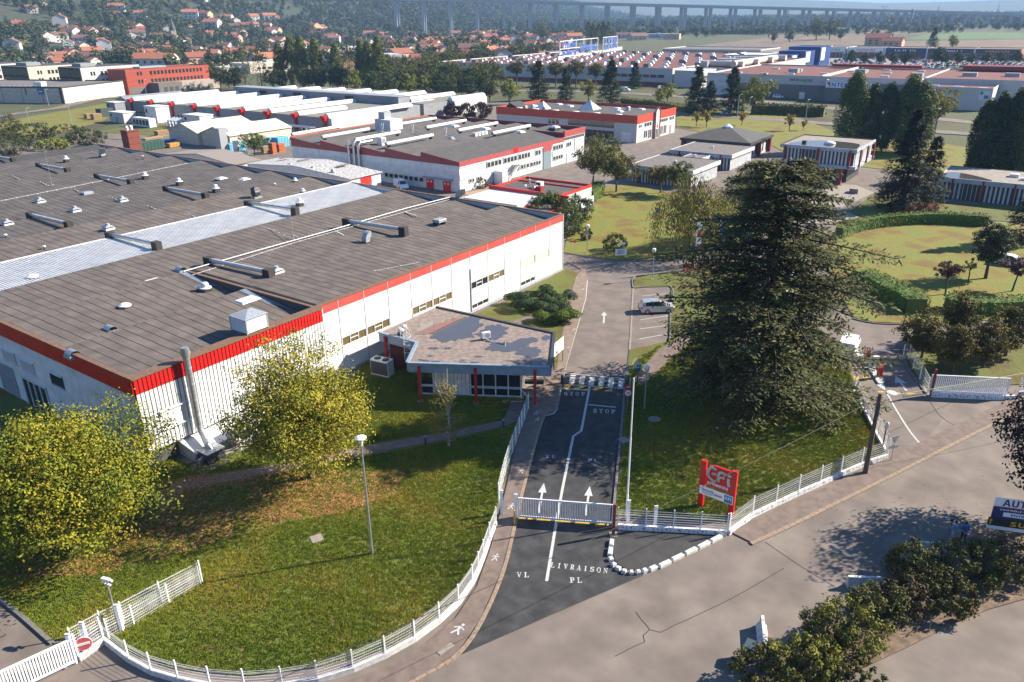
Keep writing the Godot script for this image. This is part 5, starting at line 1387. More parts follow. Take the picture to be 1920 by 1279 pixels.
# ---------------------------------------------------------------- vegetation
class Leaves:
	var p := PackedVector3Array()
	var n := PackedVector3Array()
	var c := PackedColorArray()
	var x := PackedInt32Array()
	var r: RandomNumberGenerator

	func leaf(o: Vector3, d: Vector3, nm: Vector3, l: float, wd: float, col: Color) -> void:   # a pointed leaf, folded along its middle
		var s := d.cross(nm).normalized()*wd
		var k := p.size()
		p.append_array([o,o+d*l*0.5+s,o+d*l,o+d*l*0.5 - s])
		n.append_array([nm,(nm+s.normalized()*0.35).normalized(),nm,(nm - s.normalized()*0.35).normalized()])
		c.append_array([col,col,col,col])
		x.append_array([k,k+2,k+1,k,k+3,k+2])

	func dir() -> Vector3:
		var z := r.randf_range(-1,1)
		var a := r.randf()*TAU
		var q := sqrt(1 - z*z)
		return Vector3(q*cos(a),z,q*sin(a))

	func clump(o: Vector3,rad: Vector3,many: int,l: float,cols: Array,out := 0.7,droop := 0.0) -> void:
		var base: Color = cols[r.randi() % cols.size()]
		var k0 := r.randf_range(0.72,1.2)
		for i in many:
			var d := dir()
			var q := o+d*rad*pow(r.randf(),0.4)
			var nm := (d*(out+0.35)+dir()*0.42+Vector3.UP*0.3).normalized()
			var f := (dir()+d*0.5+Vector3.DOWN*droop).normalized()
			f = (f - nm*f.dot(nm)).normalized()
			var col := base.lerp(cols[r.randi() % cols.size()],r.randf()*0.35)*(k0*r.randf_range(0.88,1.12))
			col.a = 1.0
			leaf(q,f,nm,l*r.randf_range(0.7,1.3),l*0.32,col)

	func mesh() -> ArrayMesh:
		var a := []
		a.resize(Mesh.ARRAY_MAX)
		a[Mesh.ARRAY_VERTEX] = p; a[Mesh.ARRAY_NORMAL] = n; a[Mesh.ARRAY_COLOR] = c; a[Mesh.ARRAY_INDEX] = x
		var m := ArrayMesh.new()
		m.add_surface_from_arrays(Mesh.PRIMITIVE_TRIANGLES,a)
		return m

func leaves() -> Leaves:
	var l := Leaves.new()
	l.r = rng
	return l

func limb(s: Shape,a: Vector3,b: Vector3,r0: float,r1: float,bend := 0.15) -> void:
	var q := a
	for i in 4:
		var t := (i+1)/4.0
		var e := a.lerp(b,t)+v(rng.randf_range(-1,1),rng.randf_range(-0.5,0.8),rng.randf_range(-1,1))*bend*a.distance_to(b)*0.25*(1.0 if i < 3 else 0.0)
		s.tube(q,e,lerpf(r0,r1,i/4.0),lerpf(r0,r1,t),7,false)
		q = e

# shape: function(unit vector) -> radius factor; a broad-leaved tree with its crown built of leaf clumps round limbs
func broad_tree(called: String,label: String,where: Vector3,high: float,wide: float,base: float,clumps: int,per: int,leaf: float,cols: Array,group := "",form := 0.0,bark: Material = null,fill := 0.55) -> Node3D:
	var o := thing(called,label,"tree",where,0.0,group)
	var mid := v(0,(base+high)/2,0)
	var rad := v(wide/2,(high - base)/2,wide/2)
	var wood := S()
	var fork := v(rng.randf_range(-0.2,0.2),maxf(base*1.05,high*0.22),rng.randf_range(-0.2,0.2))
	limb(wood,v(0,-0.1,0),fork,high*0.028,high*0.02,0.05)
	var lv := leaves()
	var lobes := []
	for i in 9:
		var d := lv.dir()
		d.y = absf(d.y)*0.9 - 0.25
		lobes.append([d.normalized(),rng.randf_range(0.75,1.18)])
	for i in clumps:
		var d := lv.dir()
		var k := 0.7
		for q in lobes:
			k = maxf(k,q[1]*smoothstep(0.55,0.95,d.dot(q[0])))
		var t := pow(rng.randf(),fill)
		var e := d*rad*k*t
		if form > 0.0:           # narrower towards the top
			var f := clampf((e.y+rad.y)/(2*rad.y),0,1)
			var sh := lerpf(1.0,1.25 - f*1.05,form)
			e.x *= sh; e.z *= sh
		elif form < 0.0:         # narrower towards the foot
			var f := clampf((e.y+rad.y)/(2*rad.y),0,1)
			var sh := lerpf(1.0,0.25+f*0.95,-form)
			e.x *= sh; e.z *= sh
		var cr := wide*rng.randf_range(0.05,0.12)
		lv.clump(mid+e,v(cr,cr*0.75,cr),per,leaf,cols)
		if i % maxi(1,clumps/26) == 0:
			limb(wood,fork.lerp(v(0,mid.y,0),rng.randf()*0.5),mid+e*0.8,high*0.011,high*0.003,0.4)
	part("trunk",wood,bark if bark else C.bark,o)
	stuff(part("crown",lv.mesh(),C.leaf,o))
	return o

func poplar_tree(called: String,label: String,where: Vector3,high: float,wide: float,cols: Array,clumps := 200,per := 26,leaf := 0.32,group := "") -> Node3D:
	var o := thing(called,label,"tree",where,0.0,group)
	var wood := S()
	limb(wood,v(0,-0.1,0),v(0,high*0.9,0),high*0.016,0.03,0.05)
	var lv := leaves()
	for i in clumps:
		var f := pow(rng.randf(),0.85)
		var y := lerpf(high*0.07,high,f)
		var rr := wide/2*(0.62+0.5*sin(PI*pow(f,0.8)))*(1.0 if f < 0.8 else lerpf(1.0,0.35,(f - 0.8)/0.2))*sqrt(rng.randf_range(0.15,1.0))*0.85
		var a := rng.randf()*TAU
		var q := v(cos(a)*rr,y,sin(a)*rr)
		lv.clump(q,v(wide*0.14,wide*0.25,wide*0.14),per,leaf,cols,0.9,-0.5)
		if i % 14 == 0:
			limb(wood,v(0,maxf(y - wide*0.7,0.5),0),q,0.07,0.02,0.1)
	part("trunk",wood,C.bark,o)
	stuff(part("crown",lv.mesh(),C.leaf,o))
	return o

func conifer(called: String,label: String,where: Vector3,high: float,wide: float,cols: Array,tiers: int,per: int,droop := 0.12,leaf := 0.5,group := "") -> Node3D:
	var o := thing(called,label,"tree",where,0.0,group)
	var wood := S()
	wood.tube(v(0,-0.1,0),v(0,high*0.97,0),high*0.018,0.03,8,false)
	var lv := leaves()
	for i in tiers:
		var f := (i+rng.randf()*0.8)/tiers
		var y := lerpf(high*0.04,high*0.99,f)
		var reach := wide/2*pow(1.0 - f,0.8)*rng.randf_range(0.75,1.1)+0.15
		for b in 5:
			var a := rng.randf()*TAU
			var d := v(cos(a),-droop+rng.randf_range(-0.1,0.12),sin(a)).normalized()
			var l := reach*rng.randf_range(0.65,1.1)
			wood.tube(v(0,y,0),v(0,y,0)+d*l*0.9,0.04,0.012,4,false)
			for k in per:
				var t := sqrt(rng.randf())
				var q := v(0,y,0)+d*l*t+lv.dir()*v(0.3,0.1,0.3)*l*0.5
				var col: Color = cols[rng.randi() % cols.size()]*rng.randf_range(0.7,1.3)
				var side := (d+lv.dir()*0.8+v(0,-droop,0)).normalized()
				var nm := (Vector3.UP+lv.dir()*0.5).normalized()
				nm = (nm - side*nm.dot(side)).normalized()
				lv.leaf(q,side,nm,leaf*rng.randf_range(0.7,1.4),leaf*0.18,Color(col.r,col.g,col.b))
	part("trunk",wood,C.bark_dark,o)
	stuff(part("crown",lv.mesh(),C.leaf,o))
	return o

func cedar_tree() -> void:
	var o := thing("cedar_tree","huge dark cedar with tiered branches on lawn beside the driveway","tree",v(22.94,0,-64.29),0.0)
	var wood := S()
	var high := 22.5
	limb(wood,v(0,-0.1,0),v(-0.4,high*0.55,0.3),0.62,0.4,0.04)
	limb(wood,v(-0.4,high*0.55,0.3),v(0.0,high*0.97,-0.2),0.4,0.06,0.05)
	limb(wood,v(0,high*0.25,0),v(1.6,high*0.78,-0.6),0.3,0.06,0.1)
	limb(wood,v(-0.2,high*0.3,0.2),v(-1.2,high*0.72,0.9),0.26,0.05,0.1)
	var lv := leaves()
	var cols := [Color(0.06,0.07,0.024),Color(0.09,0.092,0.028),Color(0.05,0.066,0.028),Color(0.12,0.108,0.036)]
	for i in 150:
		# limbs in uneven storeys, with daylight between them
		var f := (floorf(i/150.0*17.0)+rng.randf_range(0.2,0.62))/17.0
		var y := lerpf(1.6,high*0.985,f)
		# a broad skirt, widest a third of the way up, and a rounded uneven top
		var reach := 10.4*(lerpf(0.86,1.06,f/0.3) if f < 0.3 else pow(1.0 - (f - 0.3)/0.72,0.44)*1.03)*rng.randf_range(0.5,1.08)
		reach *= 1.0+0.16*sin(i*2.399*3.0+f*9.0)
		var a := i*2.399+rng.randf_range(-0.3,0.3)
		var ri := rng.randf_range(0.0,0.22)*(1.0 if f > 0.3 else 0.3) - 0.06
		var d := v(cos(a),0,sin(a))
		var sd := v(-sin(a),0,cos(a))
		var st := v(lerpf(-0.4,0.0,f),y,0)
		var prev := st
		for k in 6:
			var t := (k+1)/6.0
			var e := st+d*reach*t+v(0,ri*reach*t - 0.10*reach*t*t,0)+sd*sin(t*5.0+i)*0.25
			wood.tube(prev,e,lerpf(0.13,0.03,k/6.0)*(1.2 - f*0.5),lerpf(0.13,0.03,t)*(1.2 - f*0.5),5,false)
			prev = e
			if t < 0.3:
				continue
			# flat sprays to both sides of the limb, slightly drooping at their tips
			for side in [-1.0,1.0]:
				var sl := reach*(0.36*(1.15 - t)+0.09)
				var sdir: Vector3 = (sd*side+d*rng.randf_range(0.4,0.9)+v(0,rng.randf_range(-0.12,0.05),0)).normalized()
				for q in int(9+sl*22):
					var u := rng.randf()
					var pt := e - d*reach/6.0*rng.randf()+sdir*sl*u+sdir.cross(Vector3.UP)*rng.randf_range(-0.3,0.3)+v(0,rng.randf_range(-0.12,0.10) - 0.22*u*u,0)
					var ld := (sdir+lv.dir()*0.55+v(0,-0.1,0)).normalized()
					var nm := (Vector3.UP+lv.dir()*0.45).normalized()
					nm = (nm - ld*nm.dot(ld)).normalized()
					var col: Color = cols[rng.randi() % 4]*rng.randf_range(0.75,1.25)
					lv.leaf(pt,ld,nm,rng.randf_range(0.3,0.6),rng.randf_range(0.06,0.11),Color(col.r,col.g,col.b))
	part("trunk",wood,C.bark_dark,o)
	stuff(part("crown",lv.mesh(),C.leaf,o))

func bush(called: String,label: String,where: Vector3,rad: Vector3,clumps: int,per: int,leaf: float,cols: Array,group := "",category := "shrub") -> Node3D:
	var o := thing(called,label,category,where,0.0,group)
	var lv := leaves()
	var wood := S()
	for i in 6:
		limb(wood,v(0,-0.05,0),v(rng.randf_range(-0.6,0.6)*rad.x,rad.y*rng.randf_range(0.9,1.5),rng.randf_range(-0.6,0.6)*rad.z),0.05,0.015,0.3)
	for i in clumps:
		var d := lv.dir()
		var k := rng.randf_range(0.7,1.02)
		var q := d*rad*k
		q.y = maxf(q.y,-rad.y*0.92)
		var cr := minf(rad.x,rad.y)*rng.randf_range(0.16,0.3)
		lv.clump(v(0,rad.y,0)+q,v(cr,cr,cr),per,leaf,cols)
	part("stems",wood,C.bark,o)
	stuff(part("foliage",lv.mesh(),C.leaf,o))
	return o

func cloud_bush(called: String, label: String, where: Vector3, pads: Array, cols: Array) -> void:     # clipped evergreen pads
	var o := thing(called,label,"shrub",where,0.0)
	var wood := S()
	for q in pads:
		var lv := leaves()
		var c: Vector3 = q[0]
		var rad: Vector3 = q[1]
		limb(wood,v(c.x*0.3,0,c.z*0.3),c,0.07,0.03,0.2)
		for i in int(160*rad.x*rad.z+60*rad.y*rad.x+60):
			for k in 5:
				var d := lv.dir()
				if d.y < -0.35:
					continue
				var pt := c+d*rad*rng.randf_range(0.86,1.03)
				var col: Color = cols[rng.randi() % cols.size()]*rng.randf_range(0.75,1.25)
				var f := (lv.dir()+d*0.6).normalized()
				var nm := (d+lv.dir()*0.5).normalized()
				f = (f - nm*f.dot(nm)).normalized()
				lv.leaf(pt,f,nm,0.16,0.05,Color(col.r,col.g,col.b))
		stuff(part("clipped_pad",lv.mesh(),C.leaf,o))
	part("stems",wood,C.bark,o)

func hedge(called: String,label: String,pts: Array,wide: float,high: float,leaf: float,cols: Array,per := 120) -> void:
	var o := thing(called,label,"hedge")
	var c := curve(pts,1.5)
	for i in c.size() - 1:
		var lv := leaves()
		var d: Vector2 = (c[i+1] - c[i])
		var n := d.normalized().orthogonal()
		for k in int(per*(wide+2*high)*d.length()/4.0):
			var t := rng.randf()
			var s := rng.randf_range(-1.0,1.0)
			var y := rng.randf_range(0.05,1.0)
			var up := rng.randf() < wide/(wide+2*high)
			if up:
				y = 1.0
			else:
				s = signf(s)
			var q: Vector2 = c[i]+d*t+n*s*wide/2
			var nm := (v(0,1,0) if up else v(n.x*s,0.2,n.y*s))+lv.dir()*0.5
			nm = nm.normalized()
			var f := (lv.dir()+Vector3.UP*0.3)
			f = (f - nm*f.dot(nm)).normalized()
			var col: Color = cols[rng.randi() % cols.size()]*rng.randf_range(0.7,1.3)
			lv.leaf(g3(q,high*y)+lv.dir()*0.12,f,nm,leaf*rng.randf_range(0.7,1.4),leaf*0.3,Color(col.r,col.g,col.b))
		stuff(part("hedge_run",lv.mesh(),C.leaf,o))
		part("woody_core",S().bar(g3(c[i],high*0.46),g3(c[i+1],high*0.46),wide*0.7,high*0.88),C.hedge_core,o)

func birch_tree() -> void:
	var o := thing("birch_tree","sparse birch with white stem in front of guard house","tree",v(-5.34,0,-56.04),0.0)
	var wood := S()
	limb(wood,v(0,-0.1,0),v(0.1,7.0,-0.4),0.13,0.03,0.05)
	limb(wood,v(0,3.2,-0.1),v(-0.9,6.2,0.2),0.06,0.02,0.1)
	limb(wood,v(0,2.8,-0.1),v(1.0,6.0,-0.5),0.06,0.02,0.1)
	var lv := leaves()
	var cols := [Color(0.16,0.135,0.03),Color(0.12,0.12,0.028),Color(0.2,0.15,0.03)]
	for i in 46:
		var a := rng.randf()*TAU
		var y := rng.randf_range(1.4,5.8)
		var rr := rng.randf_range(0.5,2.1)*(1.0 - y/12.0)
		var e := v(cos(a)*rr,y,sin(a)*rr)
		wood.tube(v(0,y - 0.4,0),e,0.03,0.01,4,false)
		if rng.randf() < 0.8:
			lv.clump(e,v(0.5,0.42,0.5),42,0.17,cols,0.5,0.4)
	part("trunk",wood,C.birch_bark,o)
	stuff(part("crown",lv.mesh(),C.leaf,o))

func willow_tree(label: String,where: Vector3,high: float,wide: float,cols: Array) -> void:
	var o := thing("willow_tree",label,"tree",where,0.0)
	var wood := S()
	limb(wood,v(0,-0.1,0),v(0,high*0.5,0),0.4,0.25,0.05)
	var lv := leaves()
	for i in 150:
		var a := rng.randf()*TAU
		var rr := wide/2*sqrt(rng.randf())
		var y := high*(0.98 - 0.45*pow(rr/(wide/2),2.0))*rng.randf_range(0.82,1.0)
		var e := v(cos(a)*rr,y,sin(a)*rr)
		if i % 6 == 0:
			limb(wood,v(0,high*0.45,0),e,0.1,0.03,0.2)
		var l := rng.randf_range(0.25,0.6)*high
		var base: Color = cols[rng.randi() % cols.size()]*rng.randf_range(0.8,1.2)
		for k in 70:
			var t := rng.randf()
			var q := e+v(rng.randf_range(-0.6,0.6),-l*t,rng.randf_range(-0.6,0.6))*v(1.0 - t*0.4,1,1.0 - t*0.4)
			if q.y < 0.4:
				continue
			var nm := (v(cos(a),0.3,sin(a))+lv.dir()*0.8).normalized()
			var f := v(rng.randf_range(-0.3,0.3),-1,rng.randf_range(-0.3,0.3))
			f = (f - nm*f.dot(nm)).normalized()
			var m := rng.randf_range(0.8,1.2)
			lv.leaf(q,f,nm,0.45,0.06,Color(base.r*m,base.g*m,base.b*m))
	part("trunk",wood,C.bark,o)
	stuff(part("crown",lv.mesh(),C.leaf,o))

func near_green() -> void:
	var maple := [Color(0.20,0.20,0.016),Color(0.145,0.17,0.016),Color(0.095,0.13,0.015),Color(0.26,0.215,0.016)]
	var maple2 := [Color(0.27,0.235,0.024),Color(0.20,0.20,0.022),Color(0.15,0.17,0.022),Color(0.31,0.24,0.024)]
	broad_tree("maple_tree","big yellow-green maple at the left corner of works hall",v(-29.78,0,-43.14),10.6,15.6,0.3,900,64,0.21,maple)
	broad_tree("maple_tree","rounder yellow maple in front of the white cladding",v(-15.73,0,-51.46),11.5,13.4,0.3,720,64,0.20,maple2)
	birch_tree()
	cedar_tree()
	willow_tree("drooping yellow-green willow behind the tall cedar",v(26.15,0,-110.5),13.0,12.5,[Color(0.15,0.14,0.025),Color(0.11,0.115,0.022),Color(0.19,0.16,0.03)])
	willow_tree("second drooping willow behind the cedar top, right side",v(36.83,0,-117.6),13.0,11.0,[Color(0.12,0.12,0.025),Color(0.10,0.11,0.022),Color(0.15,0.14,0.03)])
	# small trees of the lawn island
	var olive := [Color(0.115,0.11,0.03),Color(0.15,0.12,0.035),Color(0.09,0.10,0.025)]
	broad_tree("lawn_tree","spreading olive-brown tree on lawn island, left of a pair",v(17.2,0,-159.9),9.0,10.5,2.2,170,40,0.34,olive)
	broad_tree("lawn_tree","spreading olive-brown tree on lawn island, right of a pair",v(21.3,0,-155),8.6,9.0,2.0,140,40,0.34,olive)
	broad_tree("lawn_tree","small dark tree in front of the left flat pavilion",v(29.8,0,-153.4),6.0,6.4,1.6,90,38,0.32,olive)
	broad_tree("lawn_tree","small leafy tree before the pavilion with white roof edge",v(32.8,0,-150.3),7.5,6.6,1.5,100,38,0.32,[Color(0.10,0.125,0.03),Color(0.075,0.1,0.025)])
	# trees of the right-hand lawns
	conifer("spruce_tree","very tall dark spruce beside the two-storey pavilion",v(70.21,0,-137.38),17.5,11.5,[Color(0.03,0.036,0.018),Color(0.02,0.028,0.015)],62,52,0.16,0.55)
	conifer("spruce_tree","shorter spruce right beside the very tall one",v(75.83,0,-140.02),12.6,8.5,[Color(0.04,0.045,0.02),Color(0.028,0.035,0.016)],40,34,0.16,0.5)
	conifer("spruce_tree","dark conifer at right picture edge behind the oval lawn",v(78.81,0,-114.66),12.0,8.0,[Color(0.03,0.036,0.018),Color(0.02,0.028,0.015)],36,34,0.12,0.5)
	broad_tree("teardrop_tree","dense dark teardrop-shaped tree on the oval lawn",v(62.82,0,-97.68),9.0,7.0,0.7,190,44,0.26,[Color(0.045,0.06,0.022),Color(0.06,0.075,0.03),Color(0.035,0.05,0.02)],"",-0.8)
	var plum := [Color(0.09,0.04,0.042),Color(0.06,0.03,0.032),Color(0.12,0.06,0.05)]
	broad_tree("plum_tree","small purple-leaved plum standing alone on oval lawn",v(54.32,0,-91.64),4.6,4.2,2.0,60,34,0.22,plum)
	broad_tree("plum_tree","small purple-leaved plum at right edge of oval lawn",v(63.19,0,-92.51),4.6,4.2,2.0,60,34,0.22,plum)
	broad_tree("sapling","thin leaning sapling between plum and teardrop tree",v(59.13,0,-95.19),3.6,1.6,1.8,14,26,0.2,[Color(0.10,0.11,0.03)])
	var pop := [Color(0.075,0.105,0.028),Color(0.1,0.13,0.032),Color(0.06,0.085,0.025),Color(0.13,0.15,0.036)]
	var p1 := poplar_tree("poplar_tree","dark poplar, leftmost of the row behind tall spruce",v(86.2,0,-200.7),17.8,8.4,pop,340,40,0.46,"poplars of the row behind the pavilions")
	var dark := [Color(0.045,0.062,0.02),Color(0.06,0.08,0.024),Color(0.038,0.053,0.018)]
	var p2 := poplar_tree("poplar_tree","dark poplar, second of the row behind tall spruce",v(90.1,0,-199.5),15.5,5.4,dark,260,40,0.46,"poplars of the row behind the pavilions")
	copy(p2,v(93.6,0,-198.4),70,"dark poplar, third of the row behind tall spruce",1.02)
	copy(p1,v(98.2,0,-197.2),140,"bright-topped poplar behind the tall spruce",0.97)
	copy(p1,v(99.5,0,-193.9),40,"poplar at right end of row, partly behind spruce",0.9)
	copy(p2,v(98.1,0,-164.2),20,"dark poplar at left of the right-hand group",0.98)
	copy(p2,v(100.9,0,-164),160,"dark poplar second in the right-hand group",1.06)
	copy(p2,v(103.5,0,-162.6),250,"dark poplar third in the right-hand group",1.12)
	copy(p1,v(106,0,-160.2),200,"wide dark poplar cut by right picture edge",1.0)
	broad_tree("yellow_tree","yellow-green tree by the white bazaar wall",v(125.4,0,-234.5),12.5,10.5,2.4,130,38,0.42,[Color(0.24,0.22,0.03),Color(0.18,0.19,0.03),Color(0.3,0.25,0.03)])
	# hornbeams beside the right entrance
	var horn := [Color(0.115,0.095,0.022),Color(0.085,0.08,0.02),Color(0.15,0.115,0.028),Color(0.06,0.06,0.018)]
	for q in [[v(41.99,0,-72.54),5.4,5.4,"bushy hornbeam nearest the barrier lane"],[v(43.19,0,-68.91),5.8,4.6,"hornbeam at the front of the clump by white gate"],[v(46.82,0,-70.04),5.8,4.6,"hornbeam second from right in the clump"],[v(50.74,0,-72.80),6.4,4.6,"hornbeam at right end of the clump"],[v(47.68,0,-76.87),6.0,4.4,"hornbeam half hidden at back of the clump"]]:
		broad_tree("hornbeam",q[3],q[0],q[1],q[2],0.1,230,40,0.2,horn,"hornbeams clustered by the right-hand gate",0.15,null,0.4)
	# copper beech overhanging the right edge
	var copper := [Color(0.022,0.014,0.016),Color(0.03,0.018,0.018),Color(0.016,0.011,0.013)]
	broad_tree("copper_tree","almost black copper-leaved tree overhanging the right picture edge",v(37.38,0,-44.39),11.0,12.0,2.2,430,46,0.25,copper)
	# shrubs
	var green := [Color(0.075,0.115,0.025),Color(0.055,0.09,0.02),Color(0.10,0.135,0.03)]
	var pads := []
	for i in 24:
		var a := rng.randf()*TAU
		var rr := sqrt(rng.randf())*3.4
		pads.append([v(cos(a)*rr*1.25,rng.randf_range(0.5,2.3)*(1.1 - rr/6.0),sin(a)*rr*0.8),v(rng.randf_range(0.6,1.15),rng.randf_range(0.35,0.6),rng.randf_range(0.6,1.0))])
	cloud_bush("cloud_pruned_pine","cloud-pruned evergreen shrub against the white hall wall",v(3.72,0,-89.48),pads,[Color(0.05,0.085,0.032),Color(0.07,0.11,0.035),Color(0.038,0.065,0.028)])
	pads = []
	for i in 13:
		var a := rng.randf()*TAU
		var rr := sqrt(rng.randf())*2.1
		pads.append([v(cos(a)*rr*1.2,rng.randf_range(0.35,1.1),sin(a)*rr*0.6),v(rng.randf_range(0.7,1.1),rng.randf_range(0.35,0.55),rng.randf_range(0.6,0.9))])
	cloud_bush("low_juniper","bright green low clipped shrub beside the footway",v(5,0,-84.23),pads,[Color(0.085,0.135,0.02),Color(0.11,0.16,0.022),Color(0.06,0.1,0.018)])
	bush("round_shrub","round dark shrub behind the direction board",v(15.71,0,-113.23),v(1.9,1.3,1.6),60,34,0.22,green)
	bush("small_conifer","small dark upright shrub on lawn near bowl lamp",v(11.85,0,-119.44),v(1.0,1.2,1.0),30,30,0.2,[Color(0.04,0.055,0.02)])
	bush("laurel_shrub","big glossy green shrub beside the red-edged annex",v(6.85,0,-134.43),v(3.6,2.3,3.0),120,36,0.3,green)
	bush("laurel_shrub","dark round shrub at the lawn edge by annex",v(11.13,0,-131.53),v(3.6,2.2,3.0),120,36,0.28,[Color(0.05,0.08,0.022),Color(0.065,0.1,0.024)])
	bush("laurel_shrub","tall shrub close against the white hall corner",v(9.4,0,-122.79),v(2.3,2.6,2.3),90,36,0.26,[Color(0.09,0.115,0.03),Color(0.07,0.095,0.025)])
	bush("grey_shrub","feathery grey-green shrub mass beside second hall",v(23.3,0,-199.9),v(5.5,2.4,4.0),120,34,0.34,[Color(0.12,0.125,0.05),Color(0.10,0.12,0.03)])
	bush("red_shrub","reddish-leaved shrub bed at left of cedar",v(26.47,0,-101.75),v(3.2,0.8,2.0),70,30,0.24,[Color(0.28,0.07,0.045),Color(0.12,0.1,0.03),Color(0.35,0.1,0.06)])
	bush("pink_shrub","pinkish-red shrub bed above the curved laurel hedge",v(71.48,0,-134.86),v(5.2,0.75,1.5),90,30,0.28,[Color(0.36,0.13,0.10),Color(0.28,0.12,0.08),Color(0.42,0.18,0.14)])
	bush("small_shrub","small shrub in the planter by the stone terrace",v(-5.7,0,-160.8),v(1.5,1.0,1.3),34,30,0.22,[Color(0.13,0.1,0.04),Color(0.16,0.11,0.06)])
	var lau := [Color(0.075,0.14,0.02),Color(0.10,0.175,0.022),Color(0.05,0.1,0.018),Color(0.14,0.2,0.025)]
	hedge("laurel_hedge","thick bright laurel hedge along the ring road",[w(45.34,-96.4),w(46.26,-93.38),w(46.82,-90.15),w(47.53,-87.47),w(47.51,-85.3)],3.2,2.0,0.3,lau,110)
	hedge("laurel_hedge","curved clipped hedge behind the oval lawn",[w(51.48,-118.45),w(55.21,-121.83),w(59.88,-124.65),w(65.99,-126.45),w(71.54,-126.87),w(78.35,-124.74)],1.6,1.9,0.3,lau,80)
	hedge("laurel_hedge","dark hedge behind the hornbeam clump",[w(51.44,-86.59),w(54.52,-85.04),w(59.02,-85.23),w(64.61,-86.1)],2.2,1.8,0.3,lau,80)
	hedge("clipped_hedge","block of clipped hedge beside the red-edged annex",[w(14.98,-146.66),w(16.48,-149.37),w(17.73,-155.19)],2.4,2.3,0.3,lau,80)
	# bushes of the verge at lower right
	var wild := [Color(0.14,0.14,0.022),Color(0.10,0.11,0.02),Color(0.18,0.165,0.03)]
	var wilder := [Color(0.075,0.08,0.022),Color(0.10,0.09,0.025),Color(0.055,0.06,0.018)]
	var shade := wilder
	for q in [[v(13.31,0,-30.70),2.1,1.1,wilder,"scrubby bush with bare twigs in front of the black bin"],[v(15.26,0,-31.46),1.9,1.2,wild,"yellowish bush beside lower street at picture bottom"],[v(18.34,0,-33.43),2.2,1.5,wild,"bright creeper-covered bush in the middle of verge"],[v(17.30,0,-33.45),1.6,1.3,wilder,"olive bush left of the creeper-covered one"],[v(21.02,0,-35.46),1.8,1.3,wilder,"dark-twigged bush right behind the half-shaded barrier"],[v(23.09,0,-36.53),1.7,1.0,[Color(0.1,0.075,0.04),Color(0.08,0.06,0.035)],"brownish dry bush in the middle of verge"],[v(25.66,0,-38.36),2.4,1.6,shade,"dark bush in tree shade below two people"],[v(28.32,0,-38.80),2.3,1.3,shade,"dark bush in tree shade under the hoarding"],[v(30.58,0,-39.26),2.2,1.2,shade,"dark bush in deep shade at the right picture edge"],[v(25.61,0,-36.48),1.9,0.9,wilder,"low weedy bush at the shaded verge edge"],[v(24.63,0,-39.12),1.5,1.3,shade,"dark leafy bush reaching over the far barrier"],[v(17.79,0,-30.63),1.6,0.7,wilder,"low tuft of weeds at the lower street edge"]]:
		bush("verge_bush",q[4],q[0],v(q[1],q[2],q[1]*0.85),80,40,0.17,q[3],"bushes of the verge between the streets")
	setting("verge",S().prism(curve_closed([w(11.95,-31.12),w(14.94,-33.09),w(18.54,-35.51),w(22,-37.71),w(24.65,-39.89),w(28.51,-41.4),w(32.71,-44.49),w(36.53,-44.1),w(37.34,-38.14),w(30.76,-37.08),w(25.97,-35.37),w(21.91,-33.37),w(18.2,-31.63),w(13.97,-29.32),w(11.52,-29.36)]),-0.02,0.07),C.earth)
	weeds([w(11.95,-31.12),w(14.94,-33.09),w(18.54,-35.51),w(22,-37.71),w(24.65,-39.89),w(28.51,-41.4),w(32.71,-44.49),w(36.53,-44.1),w(37.34,-38.14),w(31.04,-37.54),w(26.32,-36.02),w(22.29,-34.17),w(18.54,-32.45),w(14.2,-29.99),w(11.62,-29.69)],5200,"verge_weeds","dry weeds and grass covering the verge between streets",[Color(0.17,0.14,0.05),Color(0.11,0.11,0.03),Color(0.24,0.18,0.08)],0.42)
	weeds(LITTER,42000,"leaf_litter","dry brown leaf litter lying on the lawn under maples",[Color(0.32,0.16,0.06),Color(0.40,0.22,0.09),Color(0.24,0.11,0.045)],0.17,true)
	for q in [[[w(15.82,-42.55),w(19.96,-45.01),w(29.87,-51.06),w(40.58,-57.52),w(40.43,-56.8),w(29.53,-50.32),w(19.73,-44.34),w(15.77,-41.88)],1500,"along the pale street kerb"],[[w(7.02,-44.13),w(14.41,-43.73),w(11.79,-41.74),w(7.36,-40.33),w(6.45,-41.3)],260,"on the dark driveway island"],[[w(29.9,-50.24),w(38.51,-53.92),w(37.23,-43.49),w(29.5,-41.93),w(25.92,-40.38),w(18.79,-36.16),w(12.7,-32.55),w(12.54,-34.14),w(19.5,-38)],1500,"on street beside the shaded verge"],[[w(0.88,-50.55),w(0.02,-45),w(-0.77,-40.18),w(-2.01,-35.83),w(-3.22,-33.33),w(-2.97,-33.24),w(-1.73,-35.83),w(-0.5,-40.07),w(0.28,-44.87),w(1.16,-50.55)],500,"in gutter below tan driveway kerb"]]:
		weeds(q[0],q[1],"fallen_leaves","scattered dry brown leaves lying "+q[2],[Color(0.26,0.14,0.06),Color(0.34,0.2,0.08)],0.11,true,0.022)
	tufts()

const LITTER := [Vector2(-27.34,-51.21),Vector2(-24.37,-52.12),Vector2(-16.96,-52.56),Vector2(-8.51,-52.28),Vector2(-8.91,-48.99),Vector2(-12.44,-46.72),Vector2(-16.72,-45.55),Vector2(-19.63,-44.09),Vector2(-23.38,-41.63),Vector2(-26.99,-40.38),Vector2(-32.39,-40.23),Vector2(-37.47,-43.88),Vector2(-34.37,-47.53)]
const COVERS := [Vector2(-13.55,-43.85),Vector2(12.42,-60.15),Vector2(9.26,-56.62)]

